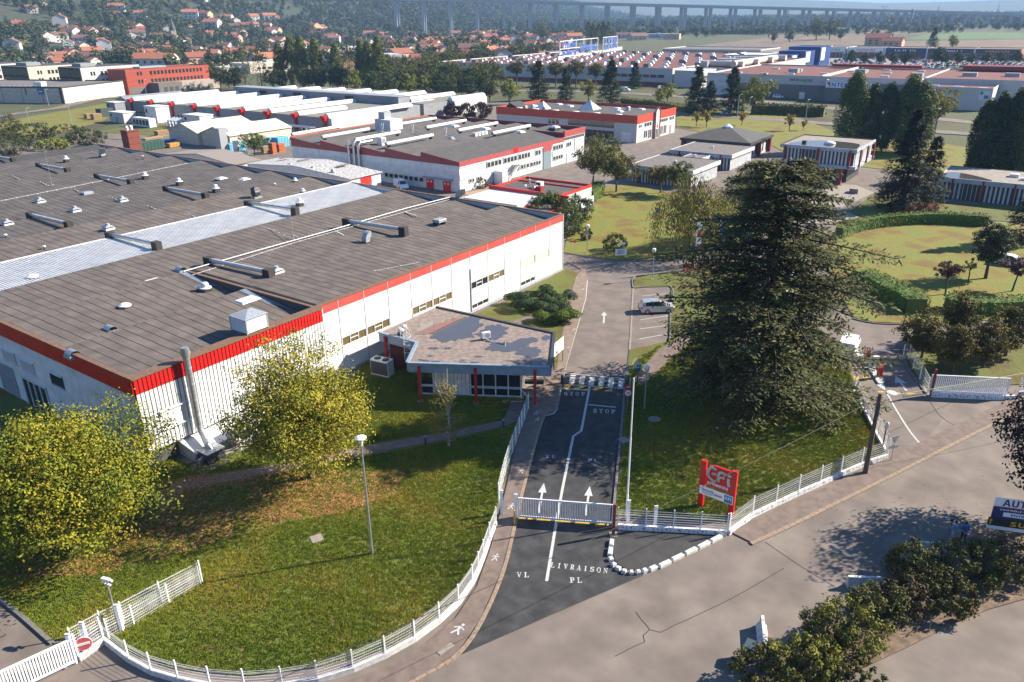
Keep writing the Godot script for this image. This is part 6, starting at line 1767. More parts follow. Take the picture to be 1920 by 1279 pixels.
func weeds(poly: Array,many: int,called: String,label: String,cols: Array,size: float,flat := false,y0 := 0.10) -> void:
	var lv := leaves()
	var q := PackedVector2Array(poly)
	var lo := q[0]
	var hi := q[0]
	for s in q:
		lo = lo.min(s); hi = hi.max(s)
	var f := FastNoiseLite.new()
	f.seed = 3; f.frequency = 0.16
	for i in many:
		var s := w(rng.randf_range(lo.x,hi.x),rng.randf_range(lo.y,hi.y))
		if not Geometry2D.is_point_in_polygon(s,q) or f.get_noise_2d(s.x,s.y)+rng.randf_range(-0.4,0.4) < -0.05:
			continue
		var col: Color = cols[rng.randi() % cols.size()]*rng.randf_range(0.8,1.2)
		var d := lv.dir()
		d.y = 0.05*d.y if flat else absf(d.y)+0.6
		d = d.normalized()
		var nm := (v(0,1,0)+lv.dir()*(0.25 if flat else 0.9)).normalized()
		nm = (nm - d*nm.dot(d)).normalized()
		lv.leaf(g3(s,y0+rng.randf()*0.03),d,nm,size*rng.randf_range(0.6,1.3),size*(0.34 if flat else 0.1),Color(col.r,col.g,col.b))
	var o := part(numbered(called),lv.mesh(),C.leaf,self)
	tag(o,label,"weeds" if not flat else "fallen leaves")
	stuff(o)

func tufts() -> void:      # short blades over the front lawns so that their surface breaks the light
	var lv := leaves()
	for k in 14:
		var a := rng.randf()*TAU
		var d := v(cos(a)*0.6,1,sin(a)*0.6).normalized()
		var nm := v(cos(a+1.2),0.6,sin(a+1.2)).normalized()
		nm = (nm - d*nm.dot(d)).normalized()
		lv.leaf(v(rng.randf_range(-0.14,0.14),0,rng.randf_range(-0.14,0.14)),d,nm,rng.randf_range(0.06,0.12),0.022,Color(1,1,1))
	var mesh := lv.mesh()
	var n := FastNoiseLite.new()
	n.seed = 8; n.frequency = 0.09; n.fractal_octaves = 4
	var spots := []
	var bare := [PackedVector2Array([w(-26.42,-47.68),w(-26.21,-51.48),w(-20.53,-53.27),w(-15.07,-55.6),w(-6.07,-58.65),w(-1.03,-60.71),w(-0.32,-64.41),w(1.41,-64.15),w(0.65,-59.89),w(-0.65,-58.97),w(-5.7,-56.74),w(-14.45,-53.68),w(-19.63,-51.63),w(-24.9,-49.71),w(-25.18,-46.93)]),PackedVector2Array([w(11.58,-68.16),w(15.48,-75.75),w(19.78,-80.74),w(19.85,-77.8),w(16.76,-73.34),w(12.49,-66.73)])]
	var dry := PackedVector2Array(LITTER)
	for poly in [[w(-76.22,-58.55),w(-34.99,-40.54),w(-26.8,-34.82),w(-24.56,-35.8),w(-22.2,-34.01),w(-18.76,-32.58),w(-14.47,-32.03),w(-10.82,-32.56),w(-7.46,-33.76),w(-4.92,-35.62),w(-3.59,-37.58),w(-2.39,-40.26),w(-1.79,-44.13),w(-1.1,-48.95),w(-0.29,-54.23),w(0.97,-61.76),w(1.82,-64.68),w(-10.31,-71.55),w(-14.72,-75.46),w(-17.28,-61.55),w(-23.33,-55.3),w(-26.09,-53.57),w(-52.12,-71.81)],[w(11.38,-68.89),w(13.4,-73.72),w(19.81,-80.9),w(30.36,-74.98),w(34.97,-74.83),w(32.01,-64.91),w(30.01,-55.48),w(29.63,-53.65),w(15.08,-45.42),w(10.46,-46.03),w(7.35,-46.35),w(8.49,-52.26),w(10.17,-61.81)]]:
		var q := PackedVector2Array(poly)
		var lo := q[0]
		var hi := q[0]
		for s in q:
			lo = lo.min(s); hi = hi.max(s)
		for i in (95000 if spots.size() < 80000 else 80000) if lo.y > -80.0 else 45000:
			var s := w(rng.randf_range(maxf(lo.x,-42.0),hi.x),rng.randf_range(lo.y,hi.y))
			if Geometry2D.is_point_in_polygon(s,q) and not bare.any(func(b): return Geometry2D.is_point_in_polygon(s,b)) and not COVERS.any(func(c): return s.distance_to(c) < 0.6):
				if rng.randf() < 0.55 and Geometry2D.is_point_in_polygon(s,dry):
					continue
				spots.append(s)
	var mm := MultiMesh.new()
	mm.transform_format = MultiMesh.TRANSFORM_3D
	mm.use_colors = true
	mm.mesh = mesh
	mm.instance_count = spots.size()
	for i in spots.size():
		var s: Vector2 = spots[i]
		var k := n.get_noise_2d(s.x,s.y)*0.85+rng.randf_range(-0.25,0.25)
		var col := Color(0.19,0.225,0.022).lerp(Color(0.36,0.28,0.05),smoothstep(0.0,0.7,k)).lerp(Color(0.115,0.17,0.018),smoothstep(0.0,0.7,-k))
		mm.set_instance_transform(i,Transform3D(Basis(Vector3.UP,rng.randf()*TAU).scaled(Vector3.ONE*rng.randf_range(0.7,1.4)),g3(s,0.075)))
		mm.set_instance_color(i,col*rng.randf_range(0.85,1.15))
	var o := MultiMeshInstance3D.new()
	o.name = "grass"
	o.multimesh = mm
	o.material_override = C.blade
	add_child(o)
	tag(o,"short mown grass of the front lawns, patchy green and straw","grass")
	stuff(o)

# ---------------------------------------------------------------- the other buildings of the site
func glazing(parent: Node,side: String,at_pos: float,a: float,b: float,y0: float,y1: float,many: int,gap := 0.15,pane: Material = null,frame: Material = null) -> void:
	# a row of windows in a wall that faces +z ("z"), +x ("x") or -x ("-x")
	var step := (b - a)/many
	for i in many:
		var f := S()
		var g := S()
		var s := a+i*step+gap/2
		var e := a+(i+1)*step - gap/2
		if side == "z":
			f.box(s,y0,at_pos - 0.08,s+0.07,y1,at_pos+0.03).box(e - 0.07,y0,at_pos - 0.08,e,y1,at_pos+0.03).box(s+0.07,y0,at_pos - 0.08,e - 0.07,y0+0.07,at_pos+0.05).box(s+0.07,y1 - 0.07,at_pos - 0.08,e - 0.07,y1,at_pos+0.05)
			g.box(s+0.07,y0+0.07,at_pos - 0.07,e - 0.07,y1 - 0.07,at_pos+0.012)
		else:
			var k := 1.0 if side == "x" else -1.0
			f.box(at_pos - 0.08*k,y0,s,at_pos+0.03*k,y1,s+0.07).box(at_pos - 0.08*k,y0,e - 0.07,at_pos+0.03*k,y1,e).box(at_pos - 0.08*k,y0,s+0.07,at_pos+0.05*k,y0+0.07,e - 0.07).box(at_pos - 0.08*k,y1 - 0.07,s+0.07,at_pos+0.05*k,y1,e - 0.07)
			g.box(at_pos - 0.07*k,y0+0.07,s+0.07,at_pos+0.012*k,y1 - 0.07,e - 0.07)
		part("pane",g,pane if pane else C.glass,part("window",f,frame if frame else C.white_metal,parent))

func block(called: String,label: String,category: String,where: Vector3,turn: float,x0: float,x1: float,z0: float,z1: float,h: float,wall: Material,roof: Material,parapet := 0.5,coping: Material = null,group := "") -> Node3D:
	var o := thing(called,label,category,where,turn,group)
	part("wall",S().box(x0,-0.1,z0,x1,h - parapet - 0.15,z1),wall,o)
	part("roof",S().box(x0+0.2,h - parapet - 0.15,z0+0.2,x1 - 0.2,h - parapet,z1 - 0.2),roof,o)
	var c := coping if coping else wall
	var y := h - parapet - 0.16
	part("parapet",S().box(x0 - 0.003,y,z1 - 0.2,x1+0.003,h,z1+0.003),c,o)
	part("parapet",S().box(x0 - 0.003,y,z0 - 0.003,x1+0.003,h,z0+0.2),c,o)
	part("parapet",S().box(x0 - 0.004,y,z0+0.2,x0+0.2,h - 0.004,z1 - 0.2),c,o)
	part("parapet",S().box(x1 - 0.2,y,z0+0.2,x1+0.004,h - 0.004,z1 - 0.2),c,o)
	return o

func dome_light(parent: Node,x: float,y: float,z: float,s := 0.8,m: Material = null) -> void:
	var d := S().hexa([v(x - s,y,z+s),v(x+s,y,z+s),v(x+s,y,z - s),v(x - s,y,z - s)],[v(x - s*0.6,y+0.4,z+s*0.6),v(x+s*0.6,y+0.4,z+s*0.6),v(x+s*0.6,y+0.4,z - s*0.6),v(x - s*0.6,y+0.4,z - s*0.6)])
	part("skylight",d,m if m else C.white_metal,parent)

func gable_shed(called: String,label: String,category: String,where: Vector3,turn: float,lx: float,lz: float,eave: float,ridge: float,wall: Material,roof: Material,strips := 0,group := "") -> Node3D:
	# gable ends at x = 0 and x = lx, ridge along x in the middle of z from -lz to 0
	var o := thing(called,label,category,where,turn,group)
	var s := S()
	s.box(0,-0.1,-lz,lx,eave,0)
	for x in [0.0,lx]:
		var a := v(x,eave,0)
		var b := v(x,eave,-lz)
		var c := v(x,ridge,-lz/2)
		if x > 0.0:
			s.tri(a,b,c)
		else:
			s.tri(b,a,c)
	part("wall",s,wall,o)
	for k in 2:
		var z := 0.35 if k == 0 else -lz - 0.35
		var e := eave - 0.06
		var q := S()
		var lo := [v(-0.3,e,z),v(lx+0.3,e,z),v(lx+0.3,ridge+0.02,-lz/2),v(-0.3,ridge+0.02,-lz/2)]
		if k == 1:
			lo = [v(-0.3,ridge+0.02,-lz/2),v(lx+0.3,ridge+0.02,-lz/2),v(lx+0.3,e,z),v(-0.3,e,z)]
		q.hexa(lo,lo.map(func(p): return p+v(0,0.14,0)))
		part("roof",q,roof,o)
		for i in strips:
			var x := lx*(i+0.5)/strips
			var t0 := 0.35
			var t1 := 0.6
			var sg := 1.0 if k == 0 else -1.0
			var pz := func(t: float) -> float: return -lz/2+sg*(lz/2)*t
			var py := func(t: float) -> float: return lerpf(ridge+0.02,e,t)+0.15
			var r := S()
			if k == 0:
				r.quad(v(x - 1.1,py.call(t1),pz.call(t1)),v(x+1.1,py.call(t1),pz.call(t1)),v(x+1.1,py.call(t0),pz.call(t0)),v(x - 1.1,py.call(t0),pz.call(t0)))
			else:
				r.quad(v(x+1.1,py.call(t1),pz.call(t1)),v(x - 1.1,py.call(t1),pz.call(t1)),v(x - 1.1,py.call(t0),pz.call(t0)),v(x+1.1,py.call(t0),pz.call(t0)))
			part("roof_light",r,C.roof_light,o)
	return o

func second_hall() -> void:
	var o := thing("second_hall","second factory hall with burgundy sawtooth edge and light grey cladding","factory hall",v(-10.04,0,-155.88),TURN)
	part("wall",S().box(0.1,-0.1,-50.4,48.8,5.6,-0.1),C.pale_clad,o)
	for i in 27:
		part("cladding_panel",S().box(-0.03,0.1 if i*1.87 > 21 or i*1.87 < 1.6 else 2.2,-i*1.87 - 0.02,0.1,5.33,-i*1.87 - 1.85),C.pale_clad,o)
	for i in 21:
		var x := 0.05+i*1.9
		if x+1.0 < 39.4 and not (x > 29.0 and x < 33.9):
			part("cladding_panel",S().box(x+0.012,4.85,-0.1,x+1.888,5.18,0.03),C.pale_clad,o)
		if x < 38.5 and not (x > 27.2 and x < 34.0):
			part("cladding_panel",S().box(x+0.012,2.5,-0.1,x+1.888,3.5,0.03),C.pale_clad,o)
	# sawtooth edge and sheds
	for k in 5:
		var za := -50.45+10.1*k
		var zb := za+10.1
		var ya := 7.35
		var yb := 6.3 if k < 4 else 6.1
		var s := S()
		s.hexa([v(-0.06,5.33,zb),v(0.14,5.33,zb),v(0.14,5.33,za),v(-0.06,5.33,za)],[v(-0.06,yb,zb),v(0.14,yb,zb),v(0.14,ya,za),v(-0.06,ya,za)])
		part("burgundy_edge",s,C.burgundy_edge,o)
		var r := S()
		var x1 := 48.6
		r.hexa([v(0.14,yb - 0.7,zb),v(x1,yb - 0.7,zb),v(x1,ya - 0.4,za),v(0.14,ya - 0.4,za)],[v(0.14,yb - 0.08,zb),v(x1,yb - 0.08,zb),v(x1,ya - 0.08,za),v(0.14,ya - 0.08,za)])
		part("shed_roof",r,C.felt_far if k < 4 else C.felt_far2,o)
	part("front_band",S().box(-0.05,5.2,-0.14,39.4,6.15,0.07),C.red_band,o)
	part("raised_band",S().box(39.4,6.2,-0.3,48.95,7.55,0.09),C.red_band,o)
	part("raised_wall",S().box(39.3,5.2,-0.2,48.9,6.2,0.02),C.pale_clad,o)
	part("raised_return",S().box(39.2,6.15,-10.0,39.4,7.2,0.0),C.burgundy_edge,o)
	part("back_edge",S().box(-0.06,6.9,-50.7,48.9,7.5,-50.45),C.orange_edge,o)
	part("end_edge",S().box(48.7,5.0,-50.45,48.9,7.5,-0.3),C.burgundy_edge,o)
	for q in [[9.0,14.2,3.6,4.75,4],[14.9,19.9,3.6,4.75,4],[20.4,25.0,3.6,4.75,4],[27.1,29.3,3.6,4.7,2],[34.6,38.8,3.7,4.75,4],[40.6,42.5,3.8,4.8,2],[20.1,24.6,1.4,2.35,4],[25.1,29.3,1.4,2.35,4],[34.6,38.8,1.4,2.35,4],[3.0,4.7,1.5,2.3,2],[5.6,7.2,1.5,2.3,2]]:
		glazing(o,"z",0.03,q[0],q[1],q[2],q[3],q[4],0.08)
	part("tall_door",S().box(30.4,0.0,-0.1,33.6,3.95,0.05),C.slate_door,o)
	part("door_panel",S().box(30.3,4.0,-0.1,33.9,5.2,0.06),C.red_band,o)
	part("loading_door",S().box(44.2,2.6,-0.1,48.0,5.3,0.03),C.white_metal,o)
	part("loading_door",S().box(40.6,0.0,-0.1,43.0,2.2,0.03),C.white_metal,o)
	glazing(o,"-x",-0.02,-21.0,-9.6,1.15,2.1,8,0.25)
	part("canopy",S().box(-1.2,2.35,-9.4,0.0,2.5,-1.6),C.grey_metal,o)
	for q in [-8.9,-4.4]:
		var d := part("red_door",S().box(-0.06,0.0,q,0.0,2.2,q+1.9),C.sign_red,o)
		part("door_window",S().box(-0.075,1.3,q+0.35,-0.06,1.75,q+0.65).box(-0.075,1.3,q+1.2,-0.06,1.75,q+1.5),C.white_metal,d)
	words("efi",v(19.4,5.65,0.08),1.3,0.5,C.white_paint,o)
	part("logo_plate",S().box(18.6,5.35,0.07,20.3,6.5,0.11),C.sign_red,o)
	# ducts climbing the side wall
	var zs := [-30.6,-29.0,-27.6]
	for i in 3:
		var y := 7.9 - i*0.3
		part("wall_duct",S().run([v(-0.6,0.8,zs[i]),v(-0.6,y,zs[i]),v(0.0,y+0.5,zs[i]),v(1.6+i,y+0.5,zs[i])] if i else [v(-0.6,0.8,zs[i]),v(-0.6,y+0.4,zs[i])],0.32,10),C.steel,o)
	part("low_duct",S().run([v(-0.6,1.2,-32.5),v(-0.6,2.4,-33.5),v(-0.6,2.4,-36.5)],0.25,8),C.steel,o)
	# on its roof
	var n := 0
	for q in [[v(-50.7,7.5,-186.5),v(-42.4,7.5,-199.2)],[v(-42.6,7.5,-181.6),v(-34.1,7.5,-194.1)],[v(-34.1,7.5,-176.8),v(-25.9,7.5,-188.2)],[v(-26.5,7.3,-171.3),v(-17.7,7.3,-183.7)],[v(-27.7,7.5,-202.8),v(-19.6,7.5,-213.9)],[v(-20.3,7.4,-196.4),v(-11.4,7.4,-209.4)],[v(-12.1,7.4,-190.4),v(-3.1,7.4,-203.2)],[v(-3.8,7.3,-185.5),v(5.1,7.3,-198.1)]]:
		var d := thing("roof_duct","long white roof tube of second hall, "+["left row, farthest","left row, second","left row, third","left row, nearest","right row, farthest","right row, second","right row, third","right row, nearest"][n],"duct",q[0],rad_to_deg(-atan2(q[1].z - q[0].z,q[1].x - q[0].x)),"white roof tubes of the second hall")
		var l: float = q[0].distance_to(q[1])
		part("tube",S().tube(v(0,0.3,0),v(l,0.3,0),0.42,0.42,10),C.white_metal,d)
		part("end_cap",S().tube(v(-0.3,0.3,0),v(0,0.3,0),0.36,0.44,10),C.grey_metal,d)
		part("saddle",S().box(0.5,-0.6,-0.4,0.9,0.1,0.4),C.bitumen,d)
		part("saddle",S().box(l - 0.9,-0.6,-0.4,l - 0.5,0.1,0.4),C.bitumen,d)
		n += 1
	for q in [[v(-13.9,7,-201.3),"white skylight of second hall, left one"],[v(-5.9,7,-195.6),"white skylight of second hall, middle one"],[v(2.5,7,-189.3),"white skylight of second hall, right one"],[v(11.1,7.2,-195.7),"white skylight of second hall near the raised corner"]]:
		var d := thing("skylight",q[1],"skylight",q[0],TURN,"skylights of the second hall")
		part("kerb",S().box(-1.3,-0.6,-0.9,1.3,0.2,0.9),C.bitumen,d)
		dome_light(d,0,0.2,0,1.1)
	o = thing("roof_cabin","blue-grey sheet metal cabin on the second hall roof","plant room",v(-29.9,7,-198.9),TURN)
	part("box",S().box(-2.2,-0.5,-2.6,2.2,2.6,2.6),C.pale_clad,o)
	part("top_unit",S().box(-1.2,2.6,-2.2,1.2,4.2,-0.2),C.zinc,o)
	o = thing("roof_fan","square white fan box on the second hall roof","roof fan",v(-28.2,7,-175.3),TURN)
	part("case",S().cbox(-0.7,-0.5,-0.7,0.7,1.5,0.7,0.15),C.white_metal,o)
	part("grille",S().box(-0.5,0.2,0.7,0.5,1.2,0.72),C.grey_metal,o)
	o = thing("roof_fan","small grey fan in the middle of second hall roof","roof fan",v(-13.2,6.6,-181.5),TURN)
	part("skid",S().box(-0.8,-0.4,-0.5,0.8,0.2,0.5),C.bitumen,o)
	part("hood",S().lathe([w(0.9,0.2),w(0.8,0.5),w(0.3,0.9),w(0.0,1.0)],10),C.zinc,o)
	for q in [[v(-31.3,7.3,-193.9),v(-28.2,7.2,-190.6),"left"],[v(-23.7,7.3,-191.3),v(-19.3,7,-186),"middle"],[v(-15.3,7.3,-185.2),v(-10.1,6.9,-179.2),"right"]]:
		var d := thing("roof_railing","low grey rail with a ladder end on second hall roof, "+q[2],"railing",q[0])
		part("rail",S().bar(v(0,0.5,0),q[1] - q[0]+v(0,0.5,0),0.12,0.12),C.zinc,d)
		part("ladder_end",S().bar(v(0,-0.2,0),v(0.3,1.8,-0.3),0.1,0.1).bar(v(0.5,-0.2,0),v(0.8,1.8,-0.3),0.1,0.1),C.white_metal,d)
	o = thing("roof_boxes","row of four small white boxes on second hall roof","roof vent",v(-6.9,6.9,-188.2),TURN)
	for i in 4:
		part("vent_box",S().box(-2.4+i*1.3,-0.3,-0.5,-1.6+i*1.3,0.7,0.5),C.white_metal,o)
	o = thing("outdoor_stair","steel outdoor stair with glass guard at the second hall front","stair",v(-10.04,0,-155.88),TURN)
	for i in 14:
		part("tread",S().box(14.2+i*0.27,0.2*i+0.15,0.6,14.5+i*0.27,0.2*i+0.2,1.8),C.steel,o)
	for z in [0.55,1.85]:
		part("stringer",S().bar(v(14.1,0.1,z),v(18.1,3.0,z),0.08,0.25),C.white_metal,o)
		part("handrail",S().tube(v(14.1,1.1,z),v(18.1,4.0,z),0.035,0.035,6),C.steel,o)
	part("landing",S().box(18.0,2.9,0.1,20.4,3.0,2.0),C.steel,o)
	part("guard",S().box(18.0,3.0,1.95,20.4,4.0,2.0),C.pale_glass,o)
	for x in [18.1,20.3]:
		part("leg",S().box(x - 0.05,0,1.85,x+0.05,2.9,1.95),C.white_metal,o)
	o = thing("white_cabin","tall white cabin standing against second hall front","cabin",v(-10.04,0,-155.88),TURN)
	part("body",S().cbox(11.2,0,0.2,13.0,2.7,2.4,0.08),C.white_metal,o)
	part("door",S().box(11.6,0.1,2.4,12.6,2.3,2.44),C.pale_clad,o)
	single("stone_planter",S().cbox(-0.9,0,-0.9,0.9,0.5,0.9,0.06),C.concrete,"square concrete planter on terrace by second hall corner","planter",v(-5.7,0,-160.8),TURN)
	single("terrace",S().prism([w(-9.5,-155.85),w(6.25,-169.12),w(8.44,-166.63),w(-3.37,-155.47),w(-6.93,-150.77)],0.0,0.02),C.terrace,"warm paved terrace before the second hall","terrace")

func third_hall() -> void:
	var o := block("third_hall","white hall with broad red top band and glass pyramid skylight","office building",v(34.87,0,-217.99),TURN,0,24.7,-47.7,0,7.25,C.white_wall,C.felt_far2,0.75,C.red_orange)
	part("red_band",S().box(-0.12,5.15,-47.75,0.0,7.3,0.12),C.red_orange,o)
	part("red_band",S().box(0.0,5.15,0.0,24.75,7.3,0.12),C.red_orange,o)
	glazing(o,"-x",-0.02,-22.0,-7.0,3.55,5.0,4,0.1,C.glass,C.dark_metal)
	glazing(o,"-x",-0.02,-21.0,-7.0,0.4,2.7,8,0.1,C.glass,C.dark_metal)
	glazing(o,"-x",-0.02,-29.0,-25.0,3.4,5.0,3,0.1)
	part("sliding_door",S().box(-0.05,0.0,-4.6,0.0,2.8,-1.6),C.white_metal,o)
	for q in [[1.0,3.0,3.9,4.7,2],[4.4,9.0,3.8,4.9,3],[14.0,19.6,3.9,4.9,4],[20.6,24.0,3.9,4.9,3],[4.3,6.6,0.8,2.8,2],[7.0,9.2,0.4,2.8,2],[13.9,16.6,0.5,2.9,3],[17.0,19.0,0.5,2.9,2]]:
		glazing(o,"z",0.02,q[0],q[1],q[2],q[3],q[4],0.1)
	part("porch",S().face([w(10.4,0),w(13.2,0),w(13.2,7.6),w(11.8,8.5),w(10.4,7.6)],0.1,0.5),C.white_wall,o)
	part("porch_trim",S().bar(v(10.35,0,0.55),v(10.35,7.6,0.55),0.25,0.2).bar(v(13.25,0,0.55),v(13.25,7.6,0.55),0.25,0.2).bar(v(10.3,7.6,0.56),v(11.8,8.62,0.56),0.3,0.25).bar(v(11.8,8.62,0.55),v(13.3,7.6,0.55),0.3,0.25),C.dark_red,o)
	glazing(o,"z",0.52,10.9,12.7,0.1,2.6,2,0.05)
	part("red_emblem",S().box(11.4,2.9,0.5,12.2,3.7,0.55),C.sign_red,o)
	part("side_door",S().box(21.0,0,0.0,22.4,2.6,0.06),C.grey_metal,o)
	var py := S()
	for k in 4:
		py.tri(v(-2.6,0,2.6).rotated(Vector3.UP,PI/2*k),v(2.6,0,2.6).rotated(Vector3.UP,PI/2*k),v(0,2.6,0))
	var p := part("pyramid_skylight",py,C.pale_glass,o,v(14,6.5,-23))
	var bars := S()
	for k in 4:
		for j in 5:
			bars.bar(v(-2.6+1.3*j,0.03,2.6).rotated(Vector3.UP,PI/2*k),v(0,2.63,0),0.09,0.09)
	part("glazing_bars",bars,C.white_metal,p)
	py = S()
	for k in 4:
		py.tri(v(-1.8,0,1.8).rotated(Vector3.UP,PI/2*k),v(1.8,0,1.8).rotated(Vector3.UP,PI/2*k),v(0,2.3,0))
	part("white_hood",py,C.white_metal,o,v(8,6.5,-36))
	for q in [[4,-8],[4,-15],[4,-22],[4,-29],[4,-36],[4,-42],[12,-12],[17,-32],[18,-16],[20,-38],[20,-9],[12,-42]]:
		dome_light(o,q[0],6.5,q[1],1.1)
	for q in [[3,-33],[7,-40],[3,-40],[16,-12]]:
		part("roof_unit",S().cbox(q[0],6.5,q[1],q[0]+1.2,7.6,q[1]+1.0,0.2),C.zinc,o)
	part("dark_slope",S().hexa([v(6,6.5,-44),v(12,6.5,-44),v(12,6.5,-47.3),v(6,6.5,-47.3)],[v(6,6.6,-44),v(12,6.6,-44),v(12,8.0,-47.3),v(6,8.0,-47.3)]),C.felt_dark,o)

func pavilion_wall(o: Node,x0: float,x1: float,z0: float,z1: float,y0: float,y1: float) -> void:
	# strips of boards and glazing between red posts, on the two faces towards the street
	part("wall",S().box(x0+0.4,y0,z0+0.4,x1 - 0.4,y1,z1 - 0.4),C.dark_metal,o)
	var n := int((z1 - z0)/0.75)
	for i in n:
		var z := z0+0.5+i*(z1 - z0 - 1.0)/n
		if (i/5) % 3 != 1:
			part("wall_board",S().box(x0+0.32,y0+0.05,z,x0+0.42,y1,z+0.34),C.pale_clad,o)
		else:
			part("mullion",S().box(x0+0.33,y0+0.05,z,x0+0.42,y1,z+0.08),C.white_metal,o)
	n = int((x1 - x0)/0.75)
	for i in n:
		var x := x0+0.5+i*(x1 - x0 - 1.0)/n
		part("wall_board",S().box(x,y0+0.05,z1 - 0.42,x+0.5,y1,z1 - 0.32),C.pale_clad,o)

func pavilions() -> void:
	var org := v(34.87,0,-217.99)
	# pyramid-roofed pavilion
	var o := thing("pyramid_pavilion","low pavilion with grey pyramid roof and small glass tip","pavilion",org,TURN)
	part("wall",S().box(-10.0,-0.1,18.8,4.8,4.0,34.6),C.white_wall,o)
	for k in 4:
		var c := v(-2.65,0,26.7)
		var q := [v(-11.1,4.15,35.6) - c,v(5.8,4.15,35.6) - c,v(5.8,4.15,17.8) - c,v(-11.1,4.15,17.8) - c]
		var s := S()
		var a: Vector3 = q[k]+c
		var b: Vector3 = q[(k+1) % 4]+c
		s.tri(a,b,c+v(0,6.6,0))
		part("roof_slope",s,C.felt_far2 if k % 2 else C.slate_roof,o)
		part("eave",S().bar(a - v(0,0.3,0),b - v(0,0.3,0),0.3,0.5),C.dark_metal,o)
	part("roof_soffit",S().box(-11,3.85,17.9,5.7,4.1,35.5),C.dark_metal,o)
	part("glass_tip",S().lathe([w(1.2,6.2),w(1.1,6.6),w(0.0,7.2)],8),C.pale_glass,o,v(-2.65,0,26.7))
	for i in 6:
		var x := -9.0+i*2.5
		part("arched_window",S().face([w(x,0.6),w(x+1.0,0.6),w(x+1.0,2.8),w(x+0.5,3.3),w(x,2.8)],34.6,34.63),C.glass,o)
	for q in [[-10.6,35.0],[5.2,35.0],[-10.6,18.5],[-2.5,35.0]]:
		part("red_pier",S().box(q[0] - 0.4,0,q[1] - 0.5,q[0]+0.4,3.9,q[1]+0.4),C.dark_red,o)
	# flat pavilions
	for q in [[-26.0,-11.5,22.0,36.8,3.6,"flat-roofed pavilion in front of the pyramid roof"],[-48.3,-33.6,23.0,37.2,3.6,"flat-roofed pavilion nearest the lawn island trees"],[-33.5,-26.1,27.5,32.0,3.2,"small flat link between the two flat-roofed pavilions"],[-31.6,-17.9,79.3,106.0,4.0,"long flat-roofed pavilion with puddle at right picture edge"]]:
		o = thing("flat_pavilion",q[5],"pavilion",org,TURN,"flat-roofed pavilions with red posts")
		pavilion_wall(o,q[0],q[1],q[2],q[3],0.0,q[4] - 0.8)
		var h: float = q[4]
		part("roof",S().box(q[0],h - 0.3,q[2],q[1],h - 0.06,q[3]),C.pale_roof if q[3] > 100 else C.guard_grey,o)
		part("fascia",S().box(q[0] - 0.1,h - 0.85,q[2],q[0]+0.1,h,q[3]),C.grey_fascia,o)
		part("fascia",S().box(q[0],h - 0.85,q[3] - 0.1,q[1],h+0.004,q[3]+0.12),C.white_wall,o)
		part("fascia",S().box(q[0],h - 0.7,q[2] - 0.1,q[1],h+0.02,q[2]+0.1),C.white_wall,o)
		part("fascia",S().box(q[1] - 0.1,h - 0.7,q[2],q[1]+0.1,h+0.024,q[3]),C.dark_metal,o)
		for i in int((q[3] - q[2])/4.8):
			part("red_post",S().box(q[0] - 0.25,0,q[2]+2.2+i*5.0,q[0] - 0.02,h - 0.15,q[2]+2.5+i*5.0),C.dark_red,o)
		part("roof_vent",S().lathe([w(0.3,h - 0.1),w(0.3,h+0.4),w(0.0,h+0.5)],8),C.white_metal,o,v((q[0]+q[1])/2,0,(q[2]+q[3])/2))
		if q[3] > 100:
			part("puddle",S().prism(curve_closed([w(-31.2,79.9),w(-26,79.8),w(-25,82),w(-28,86),w(-31,87.5)]),h - 0.06,h - 0.05),C.puddle,o)
			part("roof_unit",S().box(-25,h - 0.06,90,-23.5,h+0.5,91.5).box(-27.5,h - 0.06,92,-26.5,h+0.35,93.5),C.white_metal,o)
	# two-storey pavilion
	o = thing("two_storey_pavilion","pavilion whose boarded upper floor overhangs a dark entrance","pavilion",org,TURN)
	pavilion_wall(o,-30,-14,48.7,63.6,4.0,6.8)
	part("floor_slab",S().box(-30.2,3.5,48.5,-13.8,4.1,63.9),C.grey_fascia,o)
	part("ground_floor",S().box(-25.5,-0.1,51.0,-15,3.5,61.5),C.dark_metal,o)
	part("roof",S().box(-29.9,7.1,48.8,-14.1,7.35,63.5),C.pale_roof,o)
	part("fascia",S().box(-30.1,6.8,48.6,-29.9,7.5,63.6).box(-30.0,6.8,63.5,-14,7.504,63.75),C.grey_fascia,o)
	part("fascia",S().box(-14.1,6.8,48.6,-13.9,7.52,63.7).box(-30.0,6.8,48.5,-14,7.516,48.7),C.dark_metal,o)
	part("puddle",S().prism(curve_closed([w(-29.4,50.5),w(-29.2,62),w(-26,63),w(-21,61.5),w(-20,55),w(-24,50.5)]),7.35,7.36),C.puddle,o)
	part("roof_dome",S().ball(v(-24.5,7.5,57.0),v(1.2,0.5,1.2)),C.white_metal,o)
	part("roof_unit",S().box(-27,7.36,52,-26.2,8.0,52.8),C.dark_metal,o)
	for z in [49.5,56.2,62.4]:
		part("red_post",S().box(-30.5,3.7,z,-30.2,7.2,z+0.35),C.dark_red,o)
	for x in [-28.0,-22.0,-16.0]:
		part("red_post",S().box(x,3.7,63.9,x+0.35,7.2,64.2),C.dark_red,o)
	part("red_column",S().box(-29.6,0,60.6,-28.9,3.5,61.4),C.dark_red,o)
	glazing(o,"-x",-25.55,53.5,59.5,0.1,2.7,4,0.1)
	part("entrance_screen",S().bar(v(-33.5,1.6,55.0),v(-27.0,2.6,53.5),0.5,1.0),C.white_wall,o)
	single("forecourt",S().prism([w(56.87,-146.96),w(66.48,-160.03),w(70.65,-158.14),w(71.31,-150.89),w(62.19,-141.24),w(56.5,-134.09),w(52.63,-131.2)],0.02,0.10),C.concrete,"pale concrete forecourt before the two-storey pavilion","forecourt")
